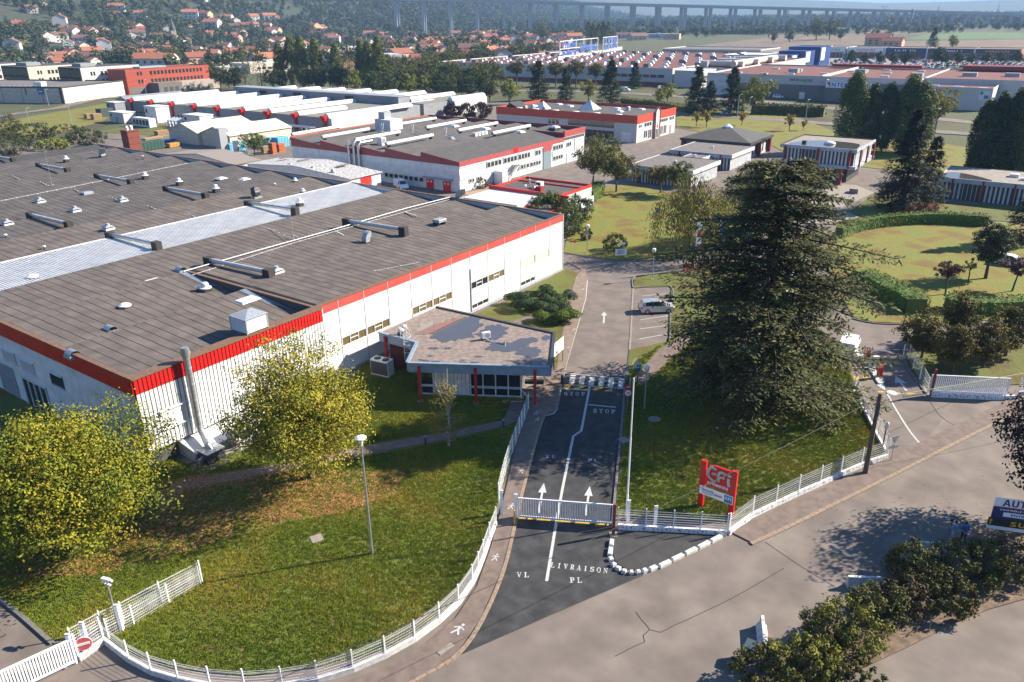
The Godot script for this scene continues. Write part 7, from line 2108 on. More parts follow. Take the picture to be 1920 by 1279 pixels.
	single("planter_box",S().cbox(-1.2,0,-0.8,1.2,1.0,0.8,0.05),C.concrete,"concrete planter beside entrance of two-storey pavilion","planter",v(67.5,0,-151.1),TURN)
	single("pavilion_path",S().prism([w(48.66,-127.71),w(56.5,-134.09),w(59.88,-135.5),w(60.13,-131.56),w(53.93,-127.43)],0.02,0.105),C.concrete,"pale path leading from the pavilion forecourt to hedge","path")

func annexes() -> void:
	# red-edged annex behind the works hall
	var o := block("red_annex","low white annex with bright red roof edging","annex",HALL,TURN,27.2,39.0,-33.0,-18.0,3.4,C.white_wall,C.felt_far2,0.35,C.red_bright)
	part("roof_rail",S().box(35.8,3.05,-32.6,36.0,3.3,-18.4),C.red_bright,o)
	part("red_blade",S().hexa([v(26.9,2.0,-18.0),v(27.3,2.0,-18.0),v(27.3,2.9,-33.2),v(26.9,2.9,-33.2)],[v(26.9,3.6,-15.5),v(27.3,3.6,-15.5),v(27.3,3.7,-33.2),v(26.9,3.7,-33.2)]),C.sign_red,o)
	part("red_end",S().face([w(0,0.2),w(0.3,0.2),w(2.2,3.6),w(0,3.6)],0,0.35),C.sign_red,o,v(27.3,0,-18.0),Vector3(0,-90,0))
	part("downpipe",S().tube(v(33,0.1,-17.85),v(33,2.9,-17.85),0.12,0.12,8),C.slate_door,o)
	part("fence_screen",S().box(33.5,0,-17.0,38,1.6,-16.9),C.white_metal,o)
	var ru := thing("rooftop_unit","cluster of white and dark units on the red-edged annex","roof unit",o.transform*v(32.0,3.0,-25.5),TURN)
	part("cabinet",S().box(0,0,-0.6,1.1,1.2,0.6),C.white_metal,ru)
	part("dark_grille",S().box(-0.03,0.15,-0.45,0.0,1.05,0.45),C.black,ru)
	part("drum",S().tube(v(-2.2,0.5,0.4),v(-0.9,0.5,0.4),0.4,0.4,10),C.steel,ru)
	part("dark_red_box",S().box(-2.4,0,1.0,-1.2,0.9,2.2),C.dark_red,ru)
	part("vent_pipe",S().lathe([w(0.25,0),w(0.2,0.7),w(0.35,0.75),w(0.0,1.0)],8),C.steel,ru,v(3.0,0,-4.0))
	o = block("white_annex","low flat annex with white ribbed roof between two halls","annex",HALL,TURN,18.2,26.85,-32.4,-20.6,3.1,C.white_wall,C.white_roof,0.1,C.white_wall)
	for i in 13:
		part("roof_panel",S().box(18.5,3.0,-32.1+i*0.87,26.6,3.06,-31.27+i*0.87),C.white_roof,o)
	o = block("red_trim_link","narrow dark-roofed link edged in red beside white annex","annex",HALL,TURN,18.0,26.8,-20.5,-15.0,2.4,C.white_wall,C.felt_far2,0.3,C.red_bright)
	# sheds behind the hall
	o = gable_shed("white_shed","long low shed with weathered white roof and red door","shed",HALL,TURN,8.5,32.0,3.6,4.6,C.pale_clad,C.white_roof_worn,0)
	o.transform = Transform3D(Basis(Vector3.UP,deg_to_rad(TURN)),HALL)*Transform3D(Basis.IDENTITY,v(17.4,0,-60.2))
	part("red_door",S().box(2.8,0,0.0,5.8,3.4,0.06),C.red_bright,o)
	part("blue_notice",S().box(5.0,1.0,0.06,5.6,2.0,0.08),C.badge_blue,o)
	for q in [-6.0,-12.0,-19.0]:
		part("roof_vent",S().lathe([w(0.5,3.6),w(0.5,4.4),w(0.3,4.8),w(0.0,4.9)],8),C.zinc,o,v(1.2,0,q))
	for i in 4:
		part("roof_light",S().box(4.6,4.55,-8.0 - i*6.0,7.4,4.62,-9.0 - i*6.0),C.guard_grey,o)
	o = gable_shed("grey_shed","old shed with grey-brown fibre cement roof behind hall","shed",HALL,TURN,7.0,26.0,3.4,4.6,C.white_wall,C.fibre_roof,0)
	o.transform = Transform3D(Basis(Vector3.UP,deg_to_rad(TURN)),HALL)*Transform3D(Basis.IDENTITY,v(15.8,0,-95.0))
	o = thing("steel_stack","tall grey sheet-metal hopper tower behind the sheds","stack",v(-74.6,0,-205.9),TURN)
	part("tower",S().box(-1.1,0,-1.1,1.1,7.0,1.1),C.zinc,o)
	part("side_hood",S().box(1.1,5.8,-0.9,2.0,6.8,0.9),C.zinc,o)
	part("tank",S().tube(v(2.6,0,2.2),v(2.6,3.8,2.2),0.8,0.8,12),C.white_metal,o)
	o = thing("brick_chimney","square red brick chimney topped by two white cowls","chimney",v(-98.7,0,-207.7),TURN)
	for i in 4:
		part("brick_lift",S().box(-1.6,i*1.6,-1.6,1.6,i*1.6+1.5,1.6),C.red_brick,o)
		part("joint",S().box(-1.52,i*1.6+1.5,-1.52,1.52,i*1.6+1.6,1.52),C.gap,o)
	part("cap",S().box(-1.75,6.4,-1.75,1.75,6.6,1.75),C.red_brick,o)
	for x in [-0.6,0.6]:
		part("cowl",S().lathe([w(0.4,6.6),w(0.35,7.2),w(0.5,7.3),w(0.0,7.8)],8),C.white_metal,o,v(x,0,0))
	# cream warehouses
	o = gable_shed("cream_warehouse","cream roofed twin-gable warehouse, nearer half with roof lights","warehouse",HALL,TURN,21.0,13.0,3.4,5.4,C.cream,C.cream_roof,4)
	o.transform = Transform3D(Basis(Vector3.UP,deg_to_rad(TURN)),HALL)*Transform3D(Basis.IDENTITY,v(43.0,0,-134.0))
	o = gable_shed("cream_warehouse","cream roofed twin-gable warehouse, farther half with roof lights","warehouse",HALL,TURN,20.0,14.0,3.4,5.6,C.cream,C.cream_roof,4)
	o.transform = Transform3D(Basis(Vector3.UP,deg_to_rad(TURN)),HALL)*Transform3D(Basis.IDENTITY,v(42.0,0,-147.3))
	# odds and ends of the yard behind
	var n := 0
	for q in [[v(-98.6,0,-217.4),v(7.5,2.4,2.6),C.green_box,"dark green shipping container beside the brick chimney"],[v(-99.5,0,-226),v(9.0,1.2,2.4),C.badge_blue,"blue flat rack behind the green container"],[v(-73.9,0,-212.7),v(5.0,2.2,3.0),C.blue_box,"light blue skip container left of the yard tree"],[v(-66.1,0,-218.4),v(3.0,2.6,2.4),C.blue_box,"light blue skip container behind stacked crates"],[v(-63.2,0,-219.1),v(4.0,2.8,2.6),C.blue_box,"light blue skip container against the second hall"],[v(-62.4,0,-208.3),v(1.6,3.0,1.4),C.orange_crate,"tall stack of orange crates by the second hall"],[v(-61.2,0,-211.7),v(2.4,2.2,1.2),C.orange_crate,"orange crate stack nearest the second hall wall"],[v(-65,0,-210.2),v(2.0,2.0,1.4),C.pallet,"stack of wooden pallets beside orange crates"],[v(-94,0,-221.6),v(3.4,1.2,1.6),C.yellow_bin,"yellow drum rack by the cream warehouse gable"],[v(-106.1,0,-245.6),v(6.0,2.0,2.0),C.pallet,"long timber stack on grass before the cream warehouse"],[v(-106.8,0,-237.9),v(6.5,1.0,2.0),C.pallet,"low timber stack on grass near the green container"],[v(-153.4,0,-293.4),v(2.4,2.0,2.0),C.pallet,"pallet stack beside the lawn corner, left one"],[v(-148.7,0,-289.8),v(3.2,2.4,2.4),C.pallet,"pallet stack beside the lawn corner, right one"],[v(-149.3,0,-297.8),v(5.0,3.0,3.0),C.dark_green,"dark caged bins near the vaulted factory corner"],[v(-68.9,0,-202.2),v(3.0,1.6,2.0),C.grey_metal,"grey crate cluster at the foot of yard tree"]]:
		var c := thing("yard_container",q[3],"container",q[0],TURN+(n*7) % 12)
		var k: Vector3 = q[1]
		if q[2] == C.pallet or q[2] == C.orange_crate:
			var lv := int(k.y/0.36)
			for i in lv:
				part("layer",S().box(-k.x/2+0.1*(i % 2),i*0.36,-k.z/2,k.x/2,i*0.36+0.24,k.z/2),q[2],c)
		else:
			part("box",S().cbox(-k.x/2,0.1,-k.z/2,k.x/2,k.y,k.z/2,0.08),q[2],c)
			for i in int(k.x):
				part("rib",S().box(-k.x/2+0.4+i,0.15,k.z/2,-k.x/2+0.55+i,k.y - 0.1,k.z/2+0.06),q[2],c)
		n += 1
	broad_tree("yard_tree","single green tree between sheds in the yard",v(-66.2,0,-205.2),6.5,8.5,0.6,130,36,0.3,[Color(0.09,0.14,0.03),Color(0.07,0.115,0.025)])

func vault_factory() -> void:
	var at_pos := v(-116.22,0,-283.34)
	var o := thing("vault_factory","grey factory with rows of long white barrel vaults on its roof","factory",at_pos,TURN)
	part("front_wall",S().box(1.5,-0.1,-34,44,5.0,74),C.vault_grey,o)
	part("roof",S().box(1.6,5.0,-33.8,40,5.12,73.9),C.vault_roof,o)
	part("spine",S().box(40,0,-22,46,7.6,68),C.vault_grey,o)
	part("spine_roof",S().box(39.8,7.6,-22.2,46.2,7.75,68.2),C.zinc,o)
	part("rear_wall",S().box(46,-0.1,-20,78,5.0,74),C.vault_grey,o)
	part("rear_roof",S().box(46,5.0,-19.8,78,5.12,73.9),C.vault_roof,o)
	part("white_side",S().box(2.0,0,74.0,27.0,5.0,76.2),C.white_wall,o)
	part("white_side",S().box(60.0,0,74.0,79.0,5.0,76.2),C.white_wall,o)
	for k in 9:
		var z := -32.0+13.25*k
		vault(o,z,2.0,39.0 if k != 7 else 22.0,5.0)
		part("red_hopper",S().hexa([v(0.9,4.0,z+0.7),v(1.6,4.0,z+0.7),v(1.6,4.0,z - 0.7),v(0.9,4.0,z - 0.7)],[v(0.2,5.7,z+1.0),v(1.7,5.7,z+1.0),v(1.7,5.7,z - 1.0),v(0.2,5.7,z - 1.0)]),C.red_clad,o)
		part("red_downpipe",S().box(0.9,0,z - 0.5,1.5,4.0,z+0.5),C.burgundy,o)
		if k < 8:
			glazing(o,"-x",1.5,z+2.0,z+11.5,0.5,1.7,6,0.3)
	for k in 8:
		var z := -18.6+13.25*k
		vault(o,z,46.5 if k < 7 else 60.0,68.0+k*1.6,5.0)
	for q in [[40.0,-6.0],[40.0,14.0],[40.0,42.0]]:
		part("spine_vent",S().box(39.85,5.9,q[1],40.0,6.9,q[1]+4.0),C.black,o)
	part("lattice_end",S().box(46,2,68.0,58,6.5,68.3),C.zinc,o)
	for i in 7:
		part("lattice_bar",S().bar(v(46,2.4+i*0.6,68.4),v(58,2.2+i*0.62,68.4),0.15,0.25),C.white_metal,o)
	part("gable_bay",S().face([w(0,0),w(11,0),w(11,4.0),w(5.5,6.0),w(0,4.0)],0,26),C.vault_grey,o,v(4.0,0,-38.0),Vector3(0,90,0))
	var pr := thing("pipe_bridge","grey steel pipe bridge along the vaulted factory front","pipe bridge",at_pos,TURN)
	for i in 9:
		part("trestle",S().box(-6.2,0,16+i*7.0,-5.9,3.0,16.3+i*7.0).box(-4.6,0,16+i*7.0,-4.3,3.0,16.3+i*7.0),C.zinc,pr)
	for i in 4:
		part("pipe",S().tube(v(-6.2+i*0.6,3.2,14),v(-6.2+i*0.6,3.2,76),0.2,0.2,8),C.steel,pr)
	# plant in front of the factory
	for q in [[v(-134.8,0,-280.8),v(9,3.4,4.5),C.white_wall,"white transformer hut by the left factory corner"],[v(-122.6,0,-281),v(7,5.2,5),C.white_metal,"tall white filter house before the vaults, left one"],[v(-101.4,0,-262.3),v(9,4.2,5),C.white_metal,"white filter house before the vaults, right one"],[v(-149.6,0,-307.9),v(6,4.2,4),C.vault_grey,"grey lean-to hut behind the white transformer hut"]]:
		var h := thing("plant_hut",q[3],"plant hut",q[0],TURN - 90)
		var k: Vector3 = q[1]
		part("wall",S().box(-k.x/2,0,-k.z/2,k.x/2,k.y,k.z/2),q[2],h)
		part("roof",S().box(-k.x/2 - 0.2,k.y,-k.z/2 - 0.2,k.x/2+0.2,k.y+0.2,k.z/2+0.2),C.white_roof,h)
		part("door",S().box(-0.5,0,k.z/2,0.5,2.1,k.z/2+0.05),C.grey_metal,h)
		part("louvre",S().box(-k.x/2+0.6,k.y*0.6,k.z/2,-k.x/2+1.6,k.y*0.85,k.z/2+0.05),C.black,h)
	o = thing("chiller","white chiller with five round fan openings on the grass","chiller",v(-121.4,0,-266.9),TURN - 90)
	part("case",S().box(-5,0.2,-1.2,5,3.0,1.2),C.white_metal,o)
	for i in 5:
		part("fan_opening",S().box(-4.6+i*1.9,0.9,1.2,-3.2+i*1.9,2.4,1.24),C.dark_metal,o)
	o = thing("duct_cluster","tangle of white ducts between the two filter houses","duct",v(-110.1,0,-265.8),TURN - 90)
	for i in 4:
		part("duct",S().run([v(-3+i*1.8,0,1),v(-3+i*1.8,1.8,1),v(-2+i*1.8,2.6,-1)],0.55,8),C.white_metal,o)

func vault(parent: Node,z: float,x0: float,x1: float,y: float) -> void:
	var s := S()
	var r := 1.3
	var steps := 10
	for i in steps:
		var a := PI*i/steps
		var b := PI*(i+1)/steps
		var na := v(0,sin(a),cos(a))
		var nb := v(0,sin(b),cos(b))
		var pa := v(0,y+sin(a)*r,z+cos(a)*r)
		var pb := v(0,y+sin(b)*r,z+cos(b)*r)
		s.squad(pa+v(x0,0,0),pa+v(x1,0,0),pb+v(x1,0,0),pb+v(x0,0,0),na,na,nb,nb)
		s.tri(v(x0,y,z),pa+v(x0,0,0),pb+v(x0,0,0))
		s.tri(v(x1,y,z),pb+v(x1,0,0),pa+v(x1,0,0))
	var o := part("barrel_vault",s,C.vault_white,parent)
	for i in int((x1 - x0)/6.0):
		var rib := S()
		var x := x0+3+i*6.0
		for k in 8:
			var a := PI*k/8
			var b := PI*(k+1)/8
			rib.bar(v(x,y+sin(a)*(r+0.03),z+cos(a)*(r+0.03)),v(x,y+sin(b)*(r+0.03),z+cos(b)*(r+0.03)),0.12,0.06)
		part("rib",rib,C.white_metal,o)

# ---------------------------------------------------------------- cars
func car(called: String,label: String,where: Vector3,turn: float,paint: Material,van := false,group := "") -> Node3D:
	var o := thing(called,label,"van" if van else "car",where,turn,group)
	# outline seen from the side: x forward; half widths at the sill, waist and roof
	var l := 2.05 if not van else 2.35
	var low := [w(-l,0.35),w(-l+0.03,0.62),w(-l+0.02,0.92),w(l - 1.15,0.98),w(l - 0.25,0.80),w(l,0.62),w(l,0.35),w(l - 0.15,0.22),w(-l+0.15,0.22)]
	var top := [w(-l+0.05,0.9),w(-l+0.42,1.40),w(-0.6,1.5),w(0.15,1.47),w(0.62,1.3),w(l - 0.95,0.95)]
	if van:
		low = [w(-l,0.35),w(-l,1.1),w(l - 1.0,1.12),w(l - 0.2,0.95),w(l,0.7),w(l,0.35),w(l - 0.15,0.24),w(-l+0.1,0.24)]
		top = [w(-l,1.1),w(-l+0.08,1.82),w(-1.0,1.9),w(0.5,1.86),w(0.75,1.78),w(l - 0.75,1.1)]
	var body := S()
	body.face(low,-0.84,0.84)
	part("body",body,paint,o)
	var cab := S()
	var glass_s := S()
	for i in top.size() - 1:
		var a: Vector2 = top[i]
		var b: Vector2 = top[i+1]
		var wa := lerpf(0.80,0.60,clampf((a.y - 0.9)/0.6,0,1)) if not van else lerpf(0.82,0.72,clampf((a.y - 1.1)/0.8,0,1))
		var wb := lerpf(0.80,0.60,clampf((b.y - 0.9)/0.6,0,1)) if not van else lerpf(0.82,0.72,clampf((b.y - 1.1)/0.8,0,1))
		cab.quad(v(a.x,a.y,wa),v(b.x,b.y,wb),v(b.x,b.y,-wb),v(a.x,a.y,-wa))
		var base := 0.9 if not van else 1.1
		if i > 0 or van:
			for sd in [1.0,-1.0]:
				var q := [v(a.x,base,0.81*sd),v(b.x,base,0.81*sd),v(b.x,b.y,wb*sd),v(a.x,a.y,wa*sd)]
				if sd < 0:
					q.reverse()
				cab.quad(q[0],q[1],q[2],q[3])
		if i == top.size() - 2 or (i == 0 and not van):
			var na := a.lerp(b,0.1)
			var nb := a.lerp(b,0.92)
			var wv := (wa+wb)/2 - 0.08
			var up := (b - a).orthogonal().normalized()*0.012
			up = up if up.y > 0 else -up
			glass_s.quad(v(na.x+up.x,na.y+up.y,wv),v(nb.x+up.x,nb.y+up.y,wv),v(nb.x+up.x,nb.y+up.y,-wv),v(na.x+up.x,na.y+up.y,-wv))
	if not van:
		for sd in [1.0,-1.0]:
			cab.tri(v(top[0].x,0.9,0.8*sd),v(top[1].x,0.9,0.81*sd),v(top[1].x,top[1].y,0.62*sd)) if sd > 0 else cab.tri(v(top[1].x,0.9,0.81*sd),v(top[0].x,0.9,0.8*sd),v(top[1].x,top[1].y,0.62*sd))
	part("cabin",cab,paint,o)
	part("windscreen",glass_s,C.glass,o)
	for sd in [1.0,-1.0]:
		var gs := S()
		var spans := [[-1.45,-0.62],[-0.55,0.32],[0.38,0.85]] if not van else [[0.55,1.35]]
		for q in spans:
			var y0 := 0.98 if not van else 1.15
			var ya := 1.40 if q[0] < 0.35 and not van else 1.2 if not van else 1.72
			var yb := 1.40 if q[1] < 0.35 and not van else 1.02 if not van else 1.3
			var wf := func(y: float) -> float: return (lerpf(0.81,0.60,clampf((y - 0.9)/0.6,0,1)) if not van else lerpf(0.82,0.72,clampf((y - 1.1)/0.8,0,1)))+0.012
			var p := [v(q[0],y0,wf.call(y0)*sd),v(q[1],y0,wf.call(y0)*sd),v(q[1] - (0.02 if yb > 1.1 else 0.0),yb,wf.call(yb)*sd),v(q[0]+0.04,ya,wf.call(ya)*sd)]
			if sd < 0:
				p.reverse()
			gs.quad(p[0],p[1],p[2],p[3])
		part("side_window",gs,C.glass,o)
		part("headlight",S().box(l - 0.3,0.6,0.5*sd,l+0.01,0.76,0.8*sd),C.white_metal,o)
		part("tail_light",S().box(-l - 0.01,0.7,0.55*sd,-l+0.2,0.9,0.845*sd),C.sign_red,o)
		part("mirror",S().box(0.75,0.95,0.8*sd,0.9,1.08,0.98*sd),paint,o)
		for x in [-1.25,1.3]:
			var t := part("wheel",S().tube(v(x,0.31,0.7*sd),v(x,0.31,0.86*sd),0.31,0.31,16),C.black,o)
			part("rim",S().tube(v(x,0.31,0.8*sd),v(x,0.31,0.872*sd),0.2,0.2,12),C.steel,t)
	part("bumper",S().box(-l - 0.03,0.35,-0.8,-l+0.1,0.5,0.8).box(l - 0.1,0.32,-0.8,l+0.03,0.46,0.8),C.dark_metal,o)
	return o

func vehicles() -> void:
	car("parked_car","silver hatchback parked alone in the bays beside the cedar",v(17.31,0,-87.12),4,C.silver)
	car("parked_van","white van parked at the foot of the second hall",v(-22.6,0,-161.1),-62,C.white_gloss,true)
	var k := car("passing_car","white hatchback driving along the road below the garden store",v(111,0,-333.4),-32,C.white_gloss)
	var d := car("passing_van","white van on the road before the shopping centre",v(53.4,0,-373.2),-30,C.white_gloss,true)
	copy(d,v(-210.7,0,-414),20,"white van parked under the white office block",1.1)
	copy(k,v(71.6,0,-381.6),20,"white car parked by the concrete ramp")
	copy(k,v(74.5,0,-372.9),30,"white car second from the concrete ramp")
	copy(k,v(69.51,0,-103.57),-40,"pale car at right edge behind the plum")
	copy(k,v(-15.2,0,-432.9),-30,"white car half hidden in roadside trees")
	copy(k,v(76.2,0,-281.3),-20,"car in shade under the dark roadside pines")
	copy(k,v(33.62,0,-90.07),70,"pale car glimpsed through the cedar, near one")
	copy(k,v(37.5,0,-97.16),70,"pale car glimpsed through the cedar, middle one")
	copy(k,v(41.05,0,-104.06),70,"pale car glimpsed through the cedar, far one")
	copy(d,v(35.19,0,-74.4),60,"white van glimpsed behind the cedar by island")

# ---------------------------------------------------------------- beyond the site: offices, shopping centre, village, viaduct
const MALL := Vector3(113.5,0,-333.5)
const MTURN := -35.8

func offices() -> void:
	var n := 0
	for q in [[v(-203.28,0,-390.2),30.0,21.0,12.2,3.6,C.white_wall,"white office block on stilts with dark glazed end",10],[v(-241.26,0,-412.41),30.0,28.0,11.8,3.2,C.cream,"cream office block on stilts left of the white one",10],[v(-286.0,0,-440.0),30.0,24.0,11.5,3.0,C.white_wall,"white office block at the far left picture edge",9]]:
		var o := thing("office_block",q[6],"office building",q[0],TURN)
		var l: float = q[1]
		var d: float = q[2]
		var h: float = q[3]
		part("wall",S().box(0.3,q[4],-d,l,h,0),q[5],o)
		part("roof",S().box(0.6,h,-d+0.3,l - 0.3,h+0.05,-0.3),C.felt_dark,o)
		part("roof_plant",S().box(4,h+0.05,-d*0.7,11,h+1.6,-d*0.3),C.grey_metal,o)
		part("dark_end",S().box(0,q[4] - 0.3,-d+0.1,0.3,h - 0.2,-0.1),C.black,o)
		glazing(o,"-x",0.0,-d+0.5,-0.5,q[4]+0.2,q[4]+3.4,7,0.08,C.glass,C.dark_metal)
		glazing(o,"-x",0.0,-d+0.5,-0.5,q[4]+4.4,q[4]+7.6,7,0.08,C.glass,C.dark_metal)
		for f in 2:
			var y: float = q[4]+1.2+f*3.6
			glazing(o,"z",0.02,4.5,7.3,y,y+1.8,2,0.5,C.glass,C.dark_metal)
			glazing(o,"z",0.02,9.5,28.5,y,y+1.8,q[7],0.65,C.glass,C.dark_metal)
		for x in [1.5,8.0,15.0,22.0,28.5]:
			part("stilt",S().box(x - 0.25,0,-0.9,x+0.25,q[4],-0.4).box(x - 0.25,0,-d+0.6,x+0.25,q[4],-d+1.1),C.dark_metal,o)
		part("ground_core",S().box(12,0,-d+3,l - 1,q[4],-4),C.grey_metal,o)
		n += 1
	var r := block("red_office","long brick-red office block on a grey base","office building",v(-180.52,0,-391.13),TURN,-2.0,43.0,-16.0,0,11.1,C.red_tiles,C.felt_dark,0.4,C.red_tiles)
	for f in 2:
		var y := 4.6+f*3.6
		glazing(r,"z",0.02,3.4,6.6,y,y+1.7,2,0.6,C.glass,C.dark_metal)
		glazing(r,"z",0.02,10.0,39.5,y,y+1.7,15,0.75,C.glass,C.dark_metal)
	part("grey_base",S().box(-1.2,0,0.0,8.0,2.9,0.06),C.stone_grey,r)
	part("podium",S().box(9.0,0,0.0,21.5,4.6,8.0),C.stone_grey,r)
	part("podium",S().box(21.5,0,0.0,43.0,4.4,7.9),C.stone_pale,r)
	for i in 3:
		part("garage_door",S().box(11.5+i*3.0,0,8.0,13.5+i*3.0,2.6,8.04),C.dark_metal,r)
		part("garage_door",S().box(24.0+i*6.0,0,7.9,27.0+i*6.0,2.6,7.95),C.stone_grey,r)
	part("stair_box",S().box(8,11.1,-10,22,11.8,-4),C.zinc,r)
	var o := block("beige_hall","low beige hall with dark frame and roof railing at left edge","hall",v(-191.41,0,-349.84),TURN,0,38.0,-66.0,0,6.8,C.cream,C.guard_grey,0.5,C.dark_metal)
	o.transform = Transform3D(Basis(Vector3.UP,deg_to_rad(TURN+22.0)),v(-191.41,0,-349.84))
	part("dark_jamb",S().box(-0.6,0,-1.5,0.0,6.8,0.0),C.dark_metal,o)
	for i in 6:
		part("panel_joint",S().box(-0.05,0,-11.0 - i*10.5,0.0,6.0,-10.8 - i*10.5),C.gap,o)
	part("blue_sign",S().box(-0.15,3.6,-13.0,-0.02,6.2,-9.8),C.badge_blue,o)
	part("white_mark",S().box(-0.18,4.6,-12.2,-0.15,5.0,-10.6),C.white_paint,o)
	part("window_slit",S().box(-0.05,3.4,-19.5,0.0,6.0,-18.9),C.glass,o)
	for i in 22:
		part("railing_bay",S().box(1.0,6.8,-3.0 - i*2.8,1.08,7.6,-3.08 - i*2.8).box(1.0,7.5,-3.0 - i*2.8,1.08,7.6,-5.8 - i*2.8),C.white_metal,o)
	part("roof_unit",S().box(6,6.4,-20,9,8.2,-16),C.white_metal,o)
	# industrial sheds between the offices and the village
	var k := 0
	for q in [[v(-423.1,0,-760.4),46,22,8,12,C.blue_shed,C.white_roof,"pale blue-grey hall with flat roof before wooded slope"],[v(-437.2,0,-856.9),40,20,7,30,C.white_wall,C.zinc,"white hall with curved roof edge behind the cream office"],[v(-408.5,0,-910.5),44,18,7,20,C.white_wall,C.blue_shed,"light blue roofed hall behind dark trees"],[v(-295.5,0,-747.4),30,20,6,10,C.cream,C.guard_grey,"hall with grey pitched roof and warm gable front"],[v(-227.5,0,-635.7),34,20,5,35,C.white_wall,C.white_roof,"white roofed hall right of the red office"],[v(-183.2,0,-523.4),40,14,4.5,40,C.white_wall,C.white_roof,"low white shed in front of poplar row"],[v(-166.5,0,-530),46,24,6,48,C.cream,C.cream_roof,"cream roofed hall partly behind thin poplars"],[v(-221.9,0,-711.4),30,18,6,20,C.white_wall,C.guard_grey,"grey roofed white hall before the red-roofed houses"],[v(-284.2,0,-988.4),34,22,7,20,C.white_wall,C.blue_shed,"hall with bright blue roof side near houses"],[v(-158.7,0,-696),60,30,9,30,C.white_wall,C.white_roof,"white hall with tall yellow stripes behind poplars"],[v(-120.4,0,-593),50,26,7,30,C.white_wall,C.white_roof,"long white roofed hall behind the poplar row"],[v(-116.6,0,-685.8),46,26,7,25,C.white_wall,C.white_roof,"white roofed hall right of the yellow-striped one"],[v(-106.3,0,-756.5),40,22,7,25,C.white_wall,C.white_roof,"white hall before the orange-roofed houses"],[v(-22.5,0,-724.2),30,20,7,-35,C.white_wall,C.white_roof,"small white box hall behind round trees"],[v(1,0,-747.6),26,16,5,-35,C.red_tiles,C.guard_grey,"dark red low hall beside the shopping centre"],[v(190.2,0,-1176.4),42,22,6,-20,C.blue_shed,C.white_roof,"pale blue hall with peach end on field edge"],[v(209.2,0,-1116.5),20,16,7,-20,C.peach,C.white_roof,"peach coloured hall end on the field edge"],[v(367.7,0,-1786.3),50,26,8,-15,C.navy,C.blue_shed,"dark blue distribution hall beyond the field"],[v(245.5,0,-1690.5),30,20,7,-20,C.white_wall,C.white_roof,"white gabled hall left of the blue hall"],[v(340,0,-1354.6),60,20,6,-20,C.guard_grey,C.white_roof,"long grey hall beyond the ploughed field"],[v(400.2,0,-1398.5),24,16,7,-20,C.red_tiles,C.guard_grey,"small red hall beyond the ploughed field"],[v(742.6,0,-1691.8),60,18,6,-10,C.white_wall,C.white_roof,"long white hall before the far tree belt"],[v(1038.3,0,-1920.7),60,20,6,-10,C.blue_shed,C.white_roof,"pale hall glimpsed in the far tree belt"]]:
		var sh := block("industrial_hall",q[7],"industrial hall",q[0],q[4],0,q[1],-q[2],0,q[3],q[5],q[6],0.2,q[5],"industrial halls beyond the site")
		glazing(sh,"z",0.02,q[1]*0.1,q[1]*0.6,q[3]*0.35,q[3]*0.6,6,1.0)
		part("loading_door",S().box(q[1]*0.7,0,0,q[1]*0.82,q[3]*0.6,0.05),C.grey_metal,sh)
		part("roof_unit",S().box(q[1]*0.4,q[3] - 0.4,-q[2]*0.6,q[1]*0.5,q[3]+1.0,-q[2]*0.4),C.zinc,sh)
		if "yellow" in q[7]:
			for x in [6.0,24.0,40.0]:
				part("yellow_stripe",S().box(x,0.5,0.03,x+3.0,8.8,0.09),C.yellow_paint,sh)
		k += 1

